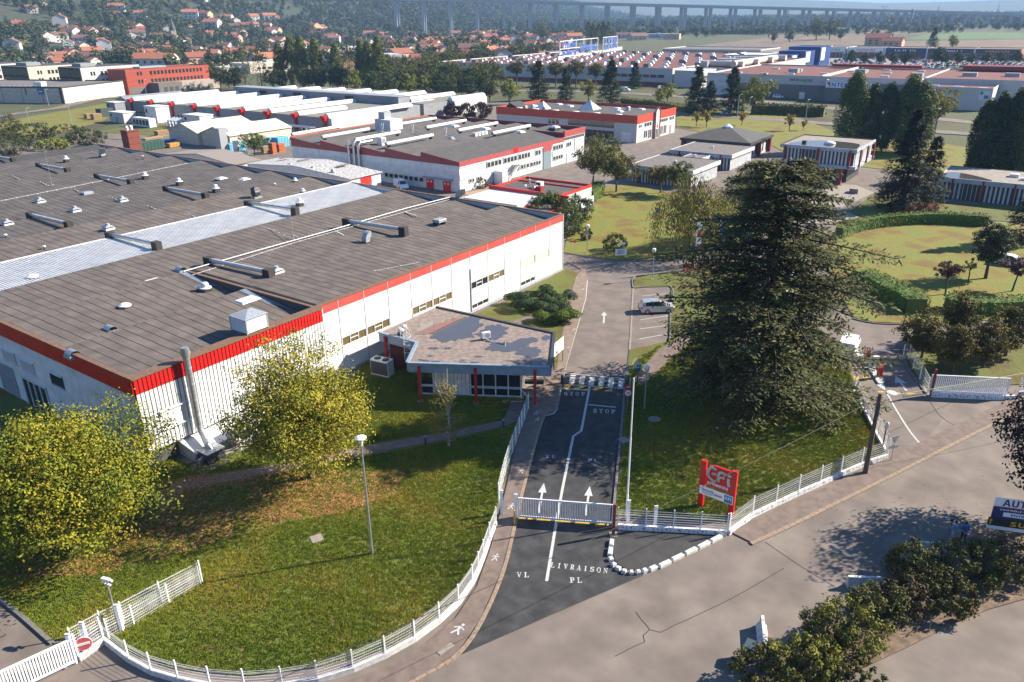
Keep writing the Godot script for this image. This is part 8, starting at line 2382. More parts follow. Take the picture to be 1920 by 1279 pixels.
func shopping_centre() -> void:
	# garden store with grey lower wall
	var o := block("garden_store","long white store with grey lower wall and red-brown roof","store",MALL,MTURN,-34,50,-68,0,9.0,C.white_wall,C.red_roof,0.6,C.white_wall)
	part("grey_wall",S().box(-20,0,0,17,5.4,0.12),C.store_grey,o)
	for i in 9:
		part("grey_panel",S().box(-19.95+i*4.1,0.3,0.12,-15.95+i*4.1,5.3,0.17),C.store_grey,o)
	part("lower_end",S().box(-34.05,0,0,-20.2,7.6,0.1),C.pale_clad,o)
	words("MAXI",v(3.4,7.25,0.05),3.6,0.95,C.dark_green,o)
	words("GARDEN",v(8.1,7.2,0.05),4.8,1.0,C.sign_green,o)
	words("jardinerie en ville",v(8.6,6.5,0.05),3.4,0.3,C.sign_green,o)
	part("door",S().box(6.0,0,0.17,8.2,2.6,0.25),C.white_metal,o)
	for q in [[-26,-12],[-14,-10],[-4,-14],[-8,-30],[8,-20],[22,-18],[33,-14],[14,-40],[30,-34],[42,-24],[26,-52],[-20,-44],[40,-50]]:
		part("skylight",S().box(q[0],8.3,q[1],q[0]+3.0,8.9,q[1]+1.2),C.white_metal,o)
	for q in [[-6,-24],[20,-30],[44,-16]]:
		part("roof_plant",S().box(q[0],8.3,q[1],q[0]+4,10.2,q[1]+3).box(q[0]+0.5,8.3,q[1] - 8,q[0]+3,9.6,q[1] - 5),C.zinc,o)
	part("fire_wall",S().box(13.5,8.2,-66,14.1,9.3,-0.5),C.white_wall,o)
	part("canopy_roof",S().box(2,9.2,-66,40,10.2,-60),C.dark_red,o)
	o = block("sports_store","grey store front with blue and white sports sign behind poplars","store",MALL,MTURN,17,47.5,0.2,5,8.0,C.store_grey,C.red_roof,0.7,C.white_wall)
	part("sign_board",S().box(17.2,5.2,5.0,34,7.4,5.2),C.white_paint,o)
	words("INTERSPORT",v(25.8,6.3,5.22),15,1.5,C.sign_blue,o)
	part("red_spot",S().tube(v(18.2,6.8,5.2),v(18.2,6.8,5.3),0.5,0.5,10),C.sign_red,o)
	o = block("bazaar_store","white store with red BAZAR lettering and sloping wall line","store",MALL,MTURN,47.6,75,-5,12,7.6,C.white_wall,C.red_roof,0.6,C.white_wall)
	words("MAXI BAZAR",v(53.8,6.1,12.03),10.5,1.3,C.sign_red,o)
	for i in 4:
		part("coloured_dot",S().tube(v(60.2+i*1.7,6.1,12),v(60.2+i*1.7,6.1,12.08),0.55,0.55,12),[C.sign_blue,C.sign_green,C.magenta,C.yellow_paint][i],o)
	part("poster",S().box(71.0,3.6,12,74.2,6.6,12.06),C.white_metal,o)
	part("poster_print",S().box(71.3,5.4,12.06,72.2,6.4,12.09).box(72.6,4.0,12.06,74.0,5.2,12.09),C.badge_blue,o)
	for q in [[54,4],[62,6],[70,8]]:
		part("skylight",S().box(q[0],6.8,q[1],q[0]+3.0,7.5,q[1]+1.2),C.white_metal,o)
	o = block("large_store","white store with wide red-brown roof at right picture edge","store",MALL,MTURN,50,130,-66,-6,9.2,C.white_wall,C.red_roof,0.6,C.white_wall)
	for q in [[60,-30],[74,-34],[88,-30],[100,-40]]:
		part("roof_plant",S().box(q[0],8.4,q[1],q[0]+5,10.0,q[1]+3),C.zinc,o)
	part("canopy_roof",S().box(56,9.2,-66,90,10.8,-58),C.dark_red,o)
	# the main hall of the centre with its many roof lights and the big sign
	o = block("shopping_hall","vast shopping hall with red-brown roof full of white roof lights","shopping centre",MALL,MTURN,-215,-64,-190,-30,8.2,C.white_wall,C.red_roof,0.5,C.white_wall)
	glazing(o,"z",-29.98,-108,-68,3.6,5.2,10,0.3)
	part("red_plinth",S().box(-215,0,-30,-66,1.6,-29.9),C.dark_red,o)
	part("forebuilding",S().box(-62,0,-46,-48,7.6,-28),C.white_wall,o)
	var m := 0
	for i in 16:
		for j in 14:
			var x := -208.0+i*9.2+(j % 2)*3.5
			var z := -182.0+j*10.8
			if (i+j*3) % 4 == 0:
				part("smoke_hatch",S().hexa([v(x,7.7,z+1.4),v(x+3,7.7,z+1.4),v(x+3,7.7,z - 1.4),v(x,7.7,z - 1.4)],[v(x,9.3,z+1.4),v(x+3,9.3,z+1.4),v(x+3,8.2,z - 1.4),v(x,8.2,z - 1.4)]),C.smoke_hatch,o)
			else:
				part("roof_light",S().hexa([v(x,7.7,z+0.9),v(x+2.6,7.7,z+0.9),v(x+2.6,7.7,z - 0.9),v(x,7.7,z - 0.9)],[v(x+0.5,8.5,z+0.4),v(x+2.1,8.5,z+0.4),v(x+2.1,8.5,z - 0.4),v(x+0.5,8.5,z - 0.4)]),C.white_metal,o)
			m += 1
	var a := o.transform.affine_inverse()*v(29.2,8,-490.9)
	var b := o.transform.affine_inverse()*v(85.9,8,-629)
	part("white_parapet",S().bar(v(a.x,8.6,a.z),v(b.x,8.6,b.z),1.2,2.2),C.white_wall,o)
	o = block("plant_hall","roof section crowded with cream ducts and tubular roof lights","shopping centre",MALL,MTURN,-64,-36,-150,-46,8.0,C.white_wall,C.red_roof,0.5,C.white_wall)
	for i in 4:
		part("cream_duct",S().tube(v(-62,9.0,-60.0 - i*22),v(-40,9.0,-60.0 - i*22),1.6,1.6,10),C.cream,o)
	part("cream_duct",S().tube(v(-44,9.2,-56),v(-44,9.2,-120),1.7,1.7,10),C.cream,o)
	for i in 7:
		part("roof_plant",S().box(-60+(i % 3)*7.0,7.6,-58.0 - i*12,-57+(i % 3)*7.0,10.4,-55.0 - i*12),C.zinc,o)
	block("grey_hall","long grey flat hall behind the shopping hall roof","shopping centre",MALL,MTURN,-150,-80,-240,-200,10.0,C.store_grey,C.guard_grey,0.5,C.white_wall)
	o = block("white_store","white store with set-back upper floor left of blue boxes","store",MALL,MTURN,-86,-66,-190,-150,9.0,C.white_wall,C.white_roof,0.5,C.white_wall)
	glazing(o,"z",-149.98,-82,-70,3.0,6.0,4,0.3)
	m = 0
	for q in [[-62.0,-47.0,-172.0,-158.0,9.0,"dark blue cube store front, nearest of three"],[-60.0,-44.0,-196.0,-175.0,10.5,"dark blue cube store front, middle of three"],[-62.0,-42.0,-224.0,-200.0,12.0,"dark blue cube store front, farthest of three"]]:
		o = block("blue_store",q[5],"store",MALL,MTURN,q[0],q[1],q[2],q[3],q[4],C.store_blue,C.store_blue,0.3,C.store_blue)
		part("white_sign",S().box(q[1],4.0,q[3] - 9.0,q[1]+0.6,q[4] - 0.6,q[3] - 1.0),C.white_paint,o)
	# the big sign over the roof
	var s := thing("roof_sign","blue letters in a white frame above the shopping hall roof","roof sign",v(31,9,-494.5),rad_to_deg(-atan2(v(82.4,9,-603.8).z - v(31,9,-494.5).z,v(82.4,9,-603.8).x - v(31,9,-494.5).x)))
	var l := v(31,9,-494.5).distance_to(v(74.6,9,-587.7))*1.08
	for q in [[0.0,0.62],[0.72,1.0]]:
		for y in [0.0,4.6,9.0]:
			part("frame_rail",S().bar(v(l*q[0],y,-0.3),v(l*q[1],y,-0.3),0.4,0.4),C.white_metal,s)
		for i in 6:
			var x: float = l*lerpf(q[0],q[1],i/5.0)
			part("frame_post",S().box(x - 0.25,-1.5,-0.5,x+0.25,9.2,-0.1),C.white_metal,s)
	words("centre",v(l*0.13,6.6,0.1),l*0.2,3.4,C.sign_blue,s)
	words("commercial",v(l*0.155,2.4,0.1),l*0.27,3.4,C.sign_blue,s)
	words("beynost",v(l*0.46,4.4,0.1),l*0.3,7.0,C.sign_blue,s)
	words("E.LECLERC",v(l*0.86,4.6,0.1),l*0.26,7.4,C.sign_blue,s)
	# retail row behind the car park
	m = 0
	for q in [[-72,-55,C.white_wall,"white shop with grey signboard, left of retail row","BOUTIQUE",C.store_grey],[-54,-28,C.white_wall,"shop with red and white chequered front in retail row","cuisinella",C.sign_red],[-28,0,C.navy,"dark blue shop front in the retail row","La Halle",C.white_paint],[0,30,C.timber,"timber-coloured shop with dark sign in retail row","LA HALLE",C.white_paint],[30,58,C.timber,"timber shop with orange lettering in the retail row","MAISON",C.yellow_post],[62,96,C.timber,"timber shop with white gable at its left end","SHOP",C.timber],[96,130,C.timber,"timber shop with grey porch and light sign","SALON",C.white_paint],[140,190,C.teal,"teal glazed store at the right end of retail row","DECATHLON",C.white_paint]]:
		o = block("retail_shop",q[3],"shop",MALL,MTURN,q[0],q[1],-345,-318,7.4,q[2],C.guard_grey,0.4,q[2])
		part("dark_band",S().box(q[0]+1.0,4.4,-318,q[1] - 1.0,7.0,-317.8),C.navy if m in [2,3,4] else C.white_paint if m in [1,0] else C.grey_metal,o)
		words(q[4],v((q[0]+q[1])/2.0,5.7,-317.75),(q[1] - q[0])*0.5,1.3,q[5],o)
		glazing(o,"z",-317.98,q[0]+2.0,q[1] - 2.0,0.2,3.6,5,0.3,C.glass,C.dark_metal)
		part("pillar",S().box(q[0],0,-317.9,q[0]+0.8,8.6,-317.2),C.white_metal,o)
		if m == 1:
			for i in 4:
				part("red_square",S().box(q[0]+4.0+i*4.0,2.0+(i % 2)*1.2,-317.9,q[0]+7.0+i*4.0,3.2+(i % 2)*1.2,-317.7),C.sign_red,o)
		m += 1
	setting("car_park",S().prism([w(159.32,-482.9),w(182.31,-512.89),w(254.74,-524.95),w(335.83,-513.02),w(369.99,-474.48),w(429.4,-552.8),w(354.81,-577.99),w(232.16,-656.56),w(196.81,-624.6)],0.01,0.01),C.pale_lot)
	var base := car_proto()
	var paints := [C.white_gloss,C.silver,C.dark_metal,C.white_gloss,C.navy,C.silver,C.sign_red,C.grey_metal,C.store_blue]
	var names := ["white car","silver car","black car","white car","navy blue car","silver car","red car","grey car","blue car"]
	var org := Transform3D(Basis(Vector3.UP,deg_to_rad(MTURN)),MALL)
	for row in 9:
		for i in 46:
			if rng.randf() < 0.34:
				continue
			var z := -206.0 - row*11.5
			var x := -48.0+i*3.6
			var k := rng.randi() % paints.size()
			var c := copy(base,org*v(x,0.02,z),MTURN+90+(180 if rng.randf() < 0.5 else 0),"",1.0,"parked_car")
			c.set_meta("label","small %s parked in the %s, %s, of shopping centre car park" % [names[k],"left part" if i < 15 else "middle" if i < 31 else "right part",["front row","second row","third row","fourth row","fifth row","sixth row","seventh row","eighth row","last row"][row]])
			for ch in c.get_children():
				if String(ch.name).begins_with("body"):
					ch.material_override = paints[k]
	base.free()

func car_proto() -> Node3D:      # a car small enough in the picture to need only body, glass and wheels
	var o := thing("parked_car","small car parked in the shopping centre car park","car",Vector3.ZERO,0,"cars in the shopping centre car park")
	var b := S()
	b.hexa([v(-2.1,0.3,0.85),v(2.1,0.3,0.85),v(2.1,0.3,-0.85),v(-2.1,0.3,-0.85)],[v(-2.05,0.9,0.85),v(2.0,0.8,0.8),v(2.0,0.8,-0.8),v(-2.05,0.9,-0.85)])
	b.hexa([v(-1.5,1.4,0.62),v(0.2,1.4,0.62),v(0.2,1.4,-0.62),v(-1.5,1.4,-0.62)],[v(-1.4,1.47,0.55),v(0.1,1.47,0.55),v(0.1,1.47,-0.55),v(-1.4,1.47,-0.55)])
	part("body",b,C.white_gloss,o)
	part("windows",S().hexa([v(-1.95,0.88,0.78),v(1.0,0.85,0.78),v(1.0,0.85,-0.78),v(-1.95,0.88,-0.78)],[v(-1.5,1.4,0.62),v(0.2,1.4,0.62),v(0.2,1.4,-0.62),v(-1.5,1.4,-0.62)]),C.glass,o)
	for x in [-1.3,1.3]:
		for s in [-1.0,1.0]:
			part("wheel",S().tube(v(x,0.31,0.7*s),v(x,0.31,0.88*s),0.31,0.31,8),C.black,o)
	return o

func small_tree_mesh(leaves_n: int,rad: Vector3,leaf: float,cols: Array,low := 0.25) -> ArrayMesh:
	var lv := leaves()
	var lumps := []
	for i in 9:
		lumps.append([lv.dir()*rng.randf_range(0.35,0.72),rng.randf_range(0.35,0.6)])
	for i in leaves_n:
		var q: Array = lumps[rng.randi() % 9]
		var d := lv.dir()
		var pt: Vector3 = (q[0]+d*q[1])*rad+v(0,rad.y*(1.0+low),0)
		var nm := (d+lv.dir()*0.5).normalized()
		var f := lv.dir()
		f = (f - nm*f.dot(nm)).normalized()
		var col: Color = cols[rng.randi() % cols.size()]*rng.randf_range(0.8,1.2)
		lv.leaf(pt,f,nm,leaf*rng.randf_range(0.7,1.3),leaf*0.4,Color(col.r,col.g,col.b))
	return lv.mesh()

func far_trees() -> void:
	# single trees that can be told apart
	var mid := [Color(0.085,0.105,0.028),Color(0.12,0.125,0.03),Color(0.065,0.085,0.022),Color(0.15,0.135,0.03)]
	var dark := [Color(0.04,0.055,0.02),Color(0.055,0.07,0.022)]
	var lime := [Color(0.19,0.21,0.035),Color(0.15,0.18,0.03),Color(0.24,0.23,0.04)]
	var rust := [Color(0.13,0.115,0.035),Color(0.10,0.10,0.03)]
	var pl := broad_tree("plane_tree","pruned round plane tree before the shopping hall, leftmost",v(4.1,0,-413),13.0,11.0,4.0,110,30,0.6,rust,"row of round plane trees before the shopping hall")
	for q in [[v(14,0,-408.3),"second from left"],[v(23.3,0,-403.7),"third from left"],[v(33,0,-399.2),"fourth from left"],[v(42.2,0,-394.8),"fifth from left, nearest the dark pine"]]:
		copy(pl,q[0],rng.randf()*360,"pruned round plane tree before the shopping hall, "+q[1],rng.randf_range(0.94,1.06))
	var pine := conifer("dark_pine","broad dark pine below the first plane trees",v(12.4,0,-337.4),15.5,11.5,dark,30,30,0.05,1.0,"broad dark pines along the main road")
	for q in [[v(23.8,0,-338.1),"below the middle plane trees",0.8],[v(40.3,0,-321.2),"tallest, right of the plane trees",1.05],[v(66.6,0,-285.6),"left of a close pair before the grey wall",1.0],[v(71.1,0,-285.1),"small one right of a close pair",0.7],[v(78,0,-282.7),"before the garden store's grey wall",1.0],[v(59.8,0,-386.2),"by the shopping hall window band",0.75]]:
		copy(pine,q[0],rng.randf()*360,"broad dark pine on the roadside, "+q[1],q[2])
	var li := broad_tree("lime_green_tree","light yellow-green tree left of the first dark pine",v(0.2,0,-322.2),11.0,11.0,1.0,120,30,0.5,lime,"light green roadside trees")
	for q in [[v(32.5,0,-330.5),"between dark pines behind the red-banded hall",0.85],[v(85,0,-280.3),"before the garden store wall",1.25],[v(63.4,0,-322.4),"behind the red-banded hall's right end",0.75],[v(58.9,0,-315),"feathery one by the concrete ramp",0.6]]:
		copy(li,q[0],rng.randf()*360,"light yellow-green roadside tree, "+q[1],q[2])
	var pop := [Color(0.13,0.15,0.038),Color(0.16,0.175,0.042),Color(0.1,0.125,0.034)]
	var po := poplar_tree("lombardy_poplar","tall dense Lombardy poplar, left of a close pair",v(-108.1,0,-411.2),24.0,7.0,pop,230,30,0.7,"Lombardy poplars behind the vaulted factory")
	for q in [[v(-102.3,0,-407.3),"right of a close pair",1.0],[v(-94.9,0,-406.2),"alone, third in the row",0.96],[v(-85.4,0,-407.8),"slender, before the yellow stripes",0.86],[v(-70.7,0,-396.7),"left of the right-hand three",0.92],[v(-66.7,0,-393.2),"middle of the right-hand three",0.9],[v(-61.5,0,-389.7),"right of the right-hand three",0.98],[v(-113.5,0,-408.9),"thin, left of the close pair",0.88]]:
		copy(po,q[0],rng.randf()*360,"tall Lombardy poplar in the row, "+q[1],q[2])
	var th := poplar_tree("thin_poplar","thin half-bare poplar, leftmost behind the vaults",v(-132.5,0,-411.7),19.0,8.0,rust,70,16,0.55,"thin poplars behind the vaulted factory")
	for q in [[v(-123.2,0,-407.3),"second from left",0.95],[v(-79.3,0,-400.9),"bare-topped, between poplars",0.8],[v(-76.3,0,-400.4),"bare pale trunk between poplars",0.8]]:
		copy(th,q[0],rng.randf()*360,"thin half-bare poplar, "+q[1],q[2])
	var ra := broad_tree("roadside_tree","round mid-green tree of the dense roadside row",v(-57.5,0,-391.9),15.0,13.0,0.5,130,26,0.62,mid,"dense roadside trees behind the vaulted factory")
	var rb := broad_tree("roadside_tree","dark green tree of the dense roadside row",v(-50,0,-364.2),13.0,12.0,0.3,110,26,0.62,[Color(0.05,0.07,0.02),Color(0.075,0.09,0.025)],"dense roadside trees behind the vaulted factory")
	var rc := broad_tree("roadside_tree","yellowish tree of the dense roadside row",v(-43.4,0,-358.5),11.0,10.0,0.3,100,26,0.55,lime,"dense roadside trees behind the vaulted factory")
	var kinds := [ra,rb,rc]
	for q in [[ra,v(-52.9,0,-406)],[ra,v(-50.1,0,-421.4)],[rb,v(-45.8,0,-368.7)],[ra,v(-45.2,0,-427.4)],[rb,v(-39.6,0,-367.9)],[ra,v(-37.5,0,-403.7)],[rc,v(-36.7,0,-362.4)],[rb,v(-31.5,0,-356.9)],[ra,v(-29.1,0,-382.2)],[rb,v(-25.9,0,-351.4)],[ra,v(-24.7,0,-392.9)],[rb,v(-20.6,0,-355.4)],[ra,v(-18.5,0,-380.7)],[ra,v(-13.6,0,-385.6)],[rb,v(-11.3,0,-349.5)],[rb,v(-8,0,-335.6)],[ra,v(-7.4,0,-390.4)],[rb,v(-16.9,0,-345.6)],[rb,v(-52,0,-352.5)],[rb,v(-61.9,0,-370.9)],[rb,v(-85.3,0,-395.9)],[rb,v(-78.9,0,-389.3)],[rb,v(-90.7,0,-396.7)],[rc,v(-72.6,0,-382.9)],[rb,v(-97.4,0,-397.7)],[ra,v(-144.8,0,-410.5)],[rb,v(-135.7,0,-403.2)],[rc,v(-142.7,0,-416.3)],[ra,v(-160,0,-438.5)],[rb,v(-115.1,0,-400.2)],[ra,v(-49.8,0,-499)],[ra,v(-46.1,0,-512.4)],[ra,v(-41.5,0,-526.4)],[ra,v(-36.7,0,-535.8)],[ra,v(-32.4,0,-545.7)],[ra,v(-27.2,0,-555.8)],[ra,v(-21.6,0,-560.3)],[ra,v(-16.8,0,-571.1)],[rb,v(-76.5,0,-503.9)],[ra,v(-70.2,0,-493.7)],[rb,v(-64.5,0,-501.7)],[ra,v(-57.1,0,-491.3)],[ra,v(2.9,0,-656.7)],[ra,v(9.4,0,-663.1)],[rb,v(16,0,-669.7)],[ra,v(22.7,0,-676.4)],[ra,v(30.8,0,-691.8)],[rb,v(37.5,0,-708.3)],[ra,v(42.5,0,-716.4)],[rb,v(-326.4,0,-657.2)],[rb,v(-316.9,0,-655.1)],[rb,v(-316.4,0,-669.5)],[rb,v(-269.3,0,-617.9)],[rb,v(-266.5,0,-630.5)],[ra,v(-258.5,0,-628.8)],[ra,v(-256.7,0,-642)],[rb,v(-282.3,0,-633.8)],[rb,v(-341.4,0,-865.9)],[rb,v(-334.1,0,-876.1)],[ra,v(-332,0,-901.2)],[rb,v(-345.1,0,-820.7)],[rb,v(-429.7,0,-800.7)],[rc,v(-461.6,0,-840.8)],[rb,v(-440.2,0,-764.6)],[ra,v(-433.5,0,-727.7)],[rb,v(-424.7,0,-693.6)],[ra,v(-430.4,0,-832.5)],[rc,v(-371.9,0,-985.2)],[rc,v(-350.5,0,-978.4)],[rb,v(-301.4,0,-879.2)],[rb,v(-283.6,0,-913.7)],[ra,v(-244.4,0,-838.3)]]:
		var tp: Vector3 = q[1]
		var t := tp.x/-tp.z
		copy(q[0],tp,rng.randf()*360,{ra: "round mid-green tree",rb: "dark green tree",rc: "yellowish tree"}[q[0]]+(" among the sheds behind the office blocks" if t < -0.37 else " standing between the tall poplars" if t < -0.19 and tp.z > -520.0 else " in the tree belt behind the white roofs" if tp.z < -520.0 else " in the dense row left of shopping hall" if t < -0.09 else " in the dense row nearest the vault ends"),rng.randf_range(0.8,1.1))
	var up := poplar_tree("tall_poplar","tall poplar of the clipped row behind the roof sign",v(89.3,0,-925.7),24.0,9.0,mid,90,20,0.9,"poplar row behind the roof sign")
	for q in [v(94.5,0,-923.9),v(100.2,0,-921.9),v(103.6,0,-904.9),v(108.7,0,-903.1)]:
		copy(up,q,rng.randf()*360,"tall poplar of the clipped row behind the roof sign",rng.randf_range(0.9,1.05))
	copy(ra,v(42.4,0,-1012.8),40,"big pale green tree standing above the orange-roofed houses",1.7)
	copy(ra,v(370.9,0,-1000.8),40,"big round tree on the field edge beyond the blue store",1.9)
	copy(ra,v(399,0,-1032.3),90,"second big round tree on the field edge, brownish side",1.9)
	copy(rb,v(395.7,0,-990.3),90,"smaller round tree right of the big field-edge pair",1.1)
	copy(rb,v(303.3,0,-949.6),90,"dark tree at the left of the field hedge",1.0)
	copy(rb,v(319.5,0,-943.3),10,"dark tree in the middle of the field hedge",1.2)
	copy(rb,v(528.8,0,-1872.9),10,"dark round tree beyond the ploughed field",2.0)
	copy(rb,v(289,0,-1661),10,"dark tree before the blue distribution hall",1.6)
	copy(rb,v(323.6,0,-1637.5),10,"dark tree right of the blue hall's centre",1.8)
	copy(rc,v(397,0,-739.7),10,"yellow tree on the field edge behind timber shops",1.2)
	copy(pine,v(403.4,0,-787.5),10,"dark cedar-like tree behind the timber shops",1.1)
	copy(rb,v(415.9,0,-942),10,"dark tree clump at the farm, left",1.2)
	copy(rb,v(428.7,0,-936.8),60,"dark tree clump at the farm, right",1.0)
	var lot := broad_tree("car_park_tree","dark tree standing in the car park, leftmost",v(223.6,0,-537.4),10.0,9.0,0.8,80,26,0.7,dark,"dark trees of the car park")
	for q in [[v(234.2,0,-541),"second from left",0.8],[v(238.5,0,-528.4),"third from left",0.9],[v(248.7,0,-532),"fourth from left",0.85],[v(246.7,0,-510.2),"fifth from left, tallest",1.1],[v(269.1,0,-516.3),"by the store gable",1.2],[v(273.9,0,-515.3),"right of the gable one",0.8],[v(283.8,0,-518.7),"before the timber shops",0.95],[v(291.3,0,-517.1),"before the grey porch",0.75],[v(302.6,0,-520.3),"right of the grey porch",0.8],[v(316.6,0,-528.7),"before the white wall",0.8],[v(319.6,0,-516.5),"at the right edge",0.9]]:
		copy(lot,q[0],rng.randf()*360,"dark tree standing in the car park, "+q[1],q[2])
	var pb := bush("purple_bush","dark purple bush before the vaulted factory, leftmost",v(-40,0,-287.6),v(3.2,2.2,2.6),60,26,0.5,[Color(0.05,0.022,0.028),Color(0.075,0.035,0.038)],"purple bushes behind the second hall")
	for q in [[v(-36.5,0,-290.4),"second"],[v(-29.7,0,-289.7),"third"],[v(-25.3,0,-287.6),"fourth"],[v(-20.1,0,-283.9),"fifth"],[v(-14.8,0,-280.3),"sixth"],[v(-9.7,0,-278.2),"rightmost"]]:
		copy(pb,q[0],rng.randf()*360,"dark purple bush before the vaulted factory, %s from left" % q[1] if q[1] != "rightmost" else "dark purple bush before the vaulted factory, rightmost",rng.randf_range(0.9,1.2))
	var yb := broad_tree("young_tree","young golden tree on the lawn by red-banded hall",v(58.8,0,-250.6),5.0,3.0,0.8,26,22,0.4,[Color(0.36,0.26,0.04),Color(0.28,0.22,0.04)],"young golden trees behind the pyramid pavilion")
	for q in [[v(61.3,0,-247.8),"second, beside the first",1.15],[v(73.2,0,-251.7),"thin, behind the pyramid roof",0.9],[v(83.5,0,-237.3),"golden, left of two-storey pavilion",1.1],[v(87.8,0,-238.1),"right of the golden one, small",0.7]]:
		copy(yb,q[0],rng.randf()*360,"young golden tree, "+q[1],q[2])
	for q in [[v(-133.9,0,-212.2),v(6,3.0,4),"dark green thicket left of white roof panels"],[v(-143.9,0,-240.1),v(9,2.4,5),"wide dark hedge thicket beyond the hall, left"],[v(-130.3,0,-232.6),v(8,2.6,5),"dark bush thicket beyond the hall roof, middle"],[v(-120.9,0,-227.7),v(6,2.2,4),"dark bush thicket beyond the hall roof, right"],[v(-127,0,-220.6),v(5,1.4,4),"yellow-green low bushes before the dark thicket"],[v(-153.3,0,-240.9),v(6,4.0,5),"tall bush at the left picture edge beyond hall"]]:
		bush("thicket",q[2],q[0],q[1],90,28,0.42,lime if "yellow" in q[2] else [Color(0.05,0.065,0.022),Color(0.07,0.075,0.025)],"thickets beyond the works hall")
	hedge("roadside_hedge","dark mixed hedge below the main road",[w(84.85,-280.35),w(92.06,-279.55),w(99.97,-275.57),w(106.79,-271.79)],5.0,3.2,0.7,[Color(0.05,0.06,0.02),Color(0.075,0.06,0.03),Color(0.04,0.055,0.018)],24)
	hedge("roadside_hedge","dry roadside scrub behind the red-banded hall",[w(46.25,-324.58),w(53.36,-315.67),w(61.4,-303.37),w(65.54,-285.69)],5.0,1.6,0.6,[Color(0.16,0.12,0.045),Color(0.11,0.10,0.03)],22)
	# roads beyond the site
	setting("main_road",strip([w(-6.03,-384.48),w(11.55,-381.95),w(35.78,-373.01),w(58.15,-359.47),w(75.82,-342.6),w(102.57,-319.58),w(118.4,-294.89),w(134.14,-270.34),w(148.45,-248.03),w(162.32,-220.26)],7.5,0.02),C.road)
	setting("back_road",strip([w(59.97,-286.31),w(72.45,-275.5),w(87.06,-263.71),w(100.52,-252.84),w(118.06,-236.37),w(132.94,-226.08),w(146.01,-208.99)],7.0,0.12),C.road)
	setting("left_road",strip([w(-194.15,-288.35),w(-189.9,-314.13),w(-183.97,-330.28),w(-187.11,-358.26),w(-186.93,-372.53),w(-173.69,-375.78),w(-157.15,-383.9),w(-139.2,-397.89)],6.0,0.10),C.road)
	setting("yard_road",strip([w(-136.04,-253.07),w(-122.01,-244.79),w(-107.17,-236.86),w(-93.59,-222.55)],8.0,0.11),C.asphalt)
	# the wooded slope and far tree belts: too many to count
	var protos := [small_tree_mesh(150,v(4.6,4.6,4.6),1.7,[Color(1,1,1),Color(0.85,0.9,0.85)]),small_tree_mesh(130,v(3.6,5.6,3.6),1.6,[Color(1,1,1),Color(0.85,0.9,0.85)])]
	var f := FastNoiseLite.new()
	f.seed = 12; f.frequency = 0.006; f.fractal_octaves = 3
	var sets := [[],[]]
	for i in 62000:
		var px := rng.randf_range(-0.82, 0.74)          # tangent of the bearing
		var d := pow(rng.randf_range(pow(440.0,1.4),pow(4200.0,1.4)),1.0/1.4)
		var x := px*d
		var z := -d
		var y := rise(x,z)
		var k := f.get_noise_2d(x,z)
		var on_slope := y > 3.0
		if on_slope and k < -0.24 and d < 1500.0 and y < 60.0:
			continue
		if not on_slope:
			# flat land: gardens of the village to the left, hedges and belts farther right
			if px < 0.02 and d < 1500.0 and d > 560.0:
				if k < -0.02 or rng.randf() < 0.45:
					continue
			elif d > 1050.0:
				if k < (-0.1 if d < 1480.0 and d > 1230.0 and px < 0.42 else 0.13+(0.1 if d < 1800.0 else -0.06)):
					continue
			else:
				continue
			if px > 0.12 and d < 1150.0:
				continue
		sets[0 if rng.randf() < 0.7 else 1].append([v(x,y - 0.4,z),(rng.randf_range(0.65,1.25) if d < 1800.0 else rng.randf_range(1.2,1.9))*(1.1 if on_slope and y > 60.0 else 1.0)])
	for n in 2:
		var mm := MultiMesh.new()
		mm.transform_format = MultiMesh.TRANSFORM_3D
		mm.use_colors = true
		mm.mesh = protos[n]
		mm.instance_count = sets[n].size()
		for i in sets[n].size():
			var q: Array = sets[n][i]
			var c: Color = [Color(0.05,0.068,0.022),Color(0.07,0.085,0.026),Color(0.038,0.052,0.02),Color(0.10,0.10,0.03),Color(0.045,0.06,0.026)][rng.randi() % 5]
			mm.set_instance_transform(i,Transform3D(Basis(Vector3.UP,rng.randf()*TAU).scaled(Vector3.ONE*float(q[1])),q[0]))
			mm.set_instance_color(i,c*rng.randf_range(0.8,1.2))
		var o := MultiMeshInstance3D.new()
		o.name = numbered("distant_woods")
		o.multimesh = mm
		o.material_override = C.leaf
		add_child(o)
		tag(o,["broad dark woods covering the far slope and plain","narrow-crowned trees mixed into the far woods"][n],"woods")
		stuff(o)

func house_proto(wall: Material,roof: Material,label: String,l: float,d: float,h: float) -> Node3D:
	var o := gable_shed("house",label,"house",Vector3.ZERO,0,l,d,h,h+d*0.27,wall,roof,0,"village houses at the foot of the slope")
	part("chimney",S().box(l*0.3,h+d*0.15,-d*0.62,l*0.3+0.7,h+d*0.36,-d*0.55),wall,o)
	glazing(o,"z",0.02,l*0.1,l*0.9,0.9,2.1,3,l*0.14)
	if h > 4.0:
		glazing(o,"z",0.02,l*0.1,l*0.9,h - 2.2,h - 0.9,3,l*0.14)
	return o

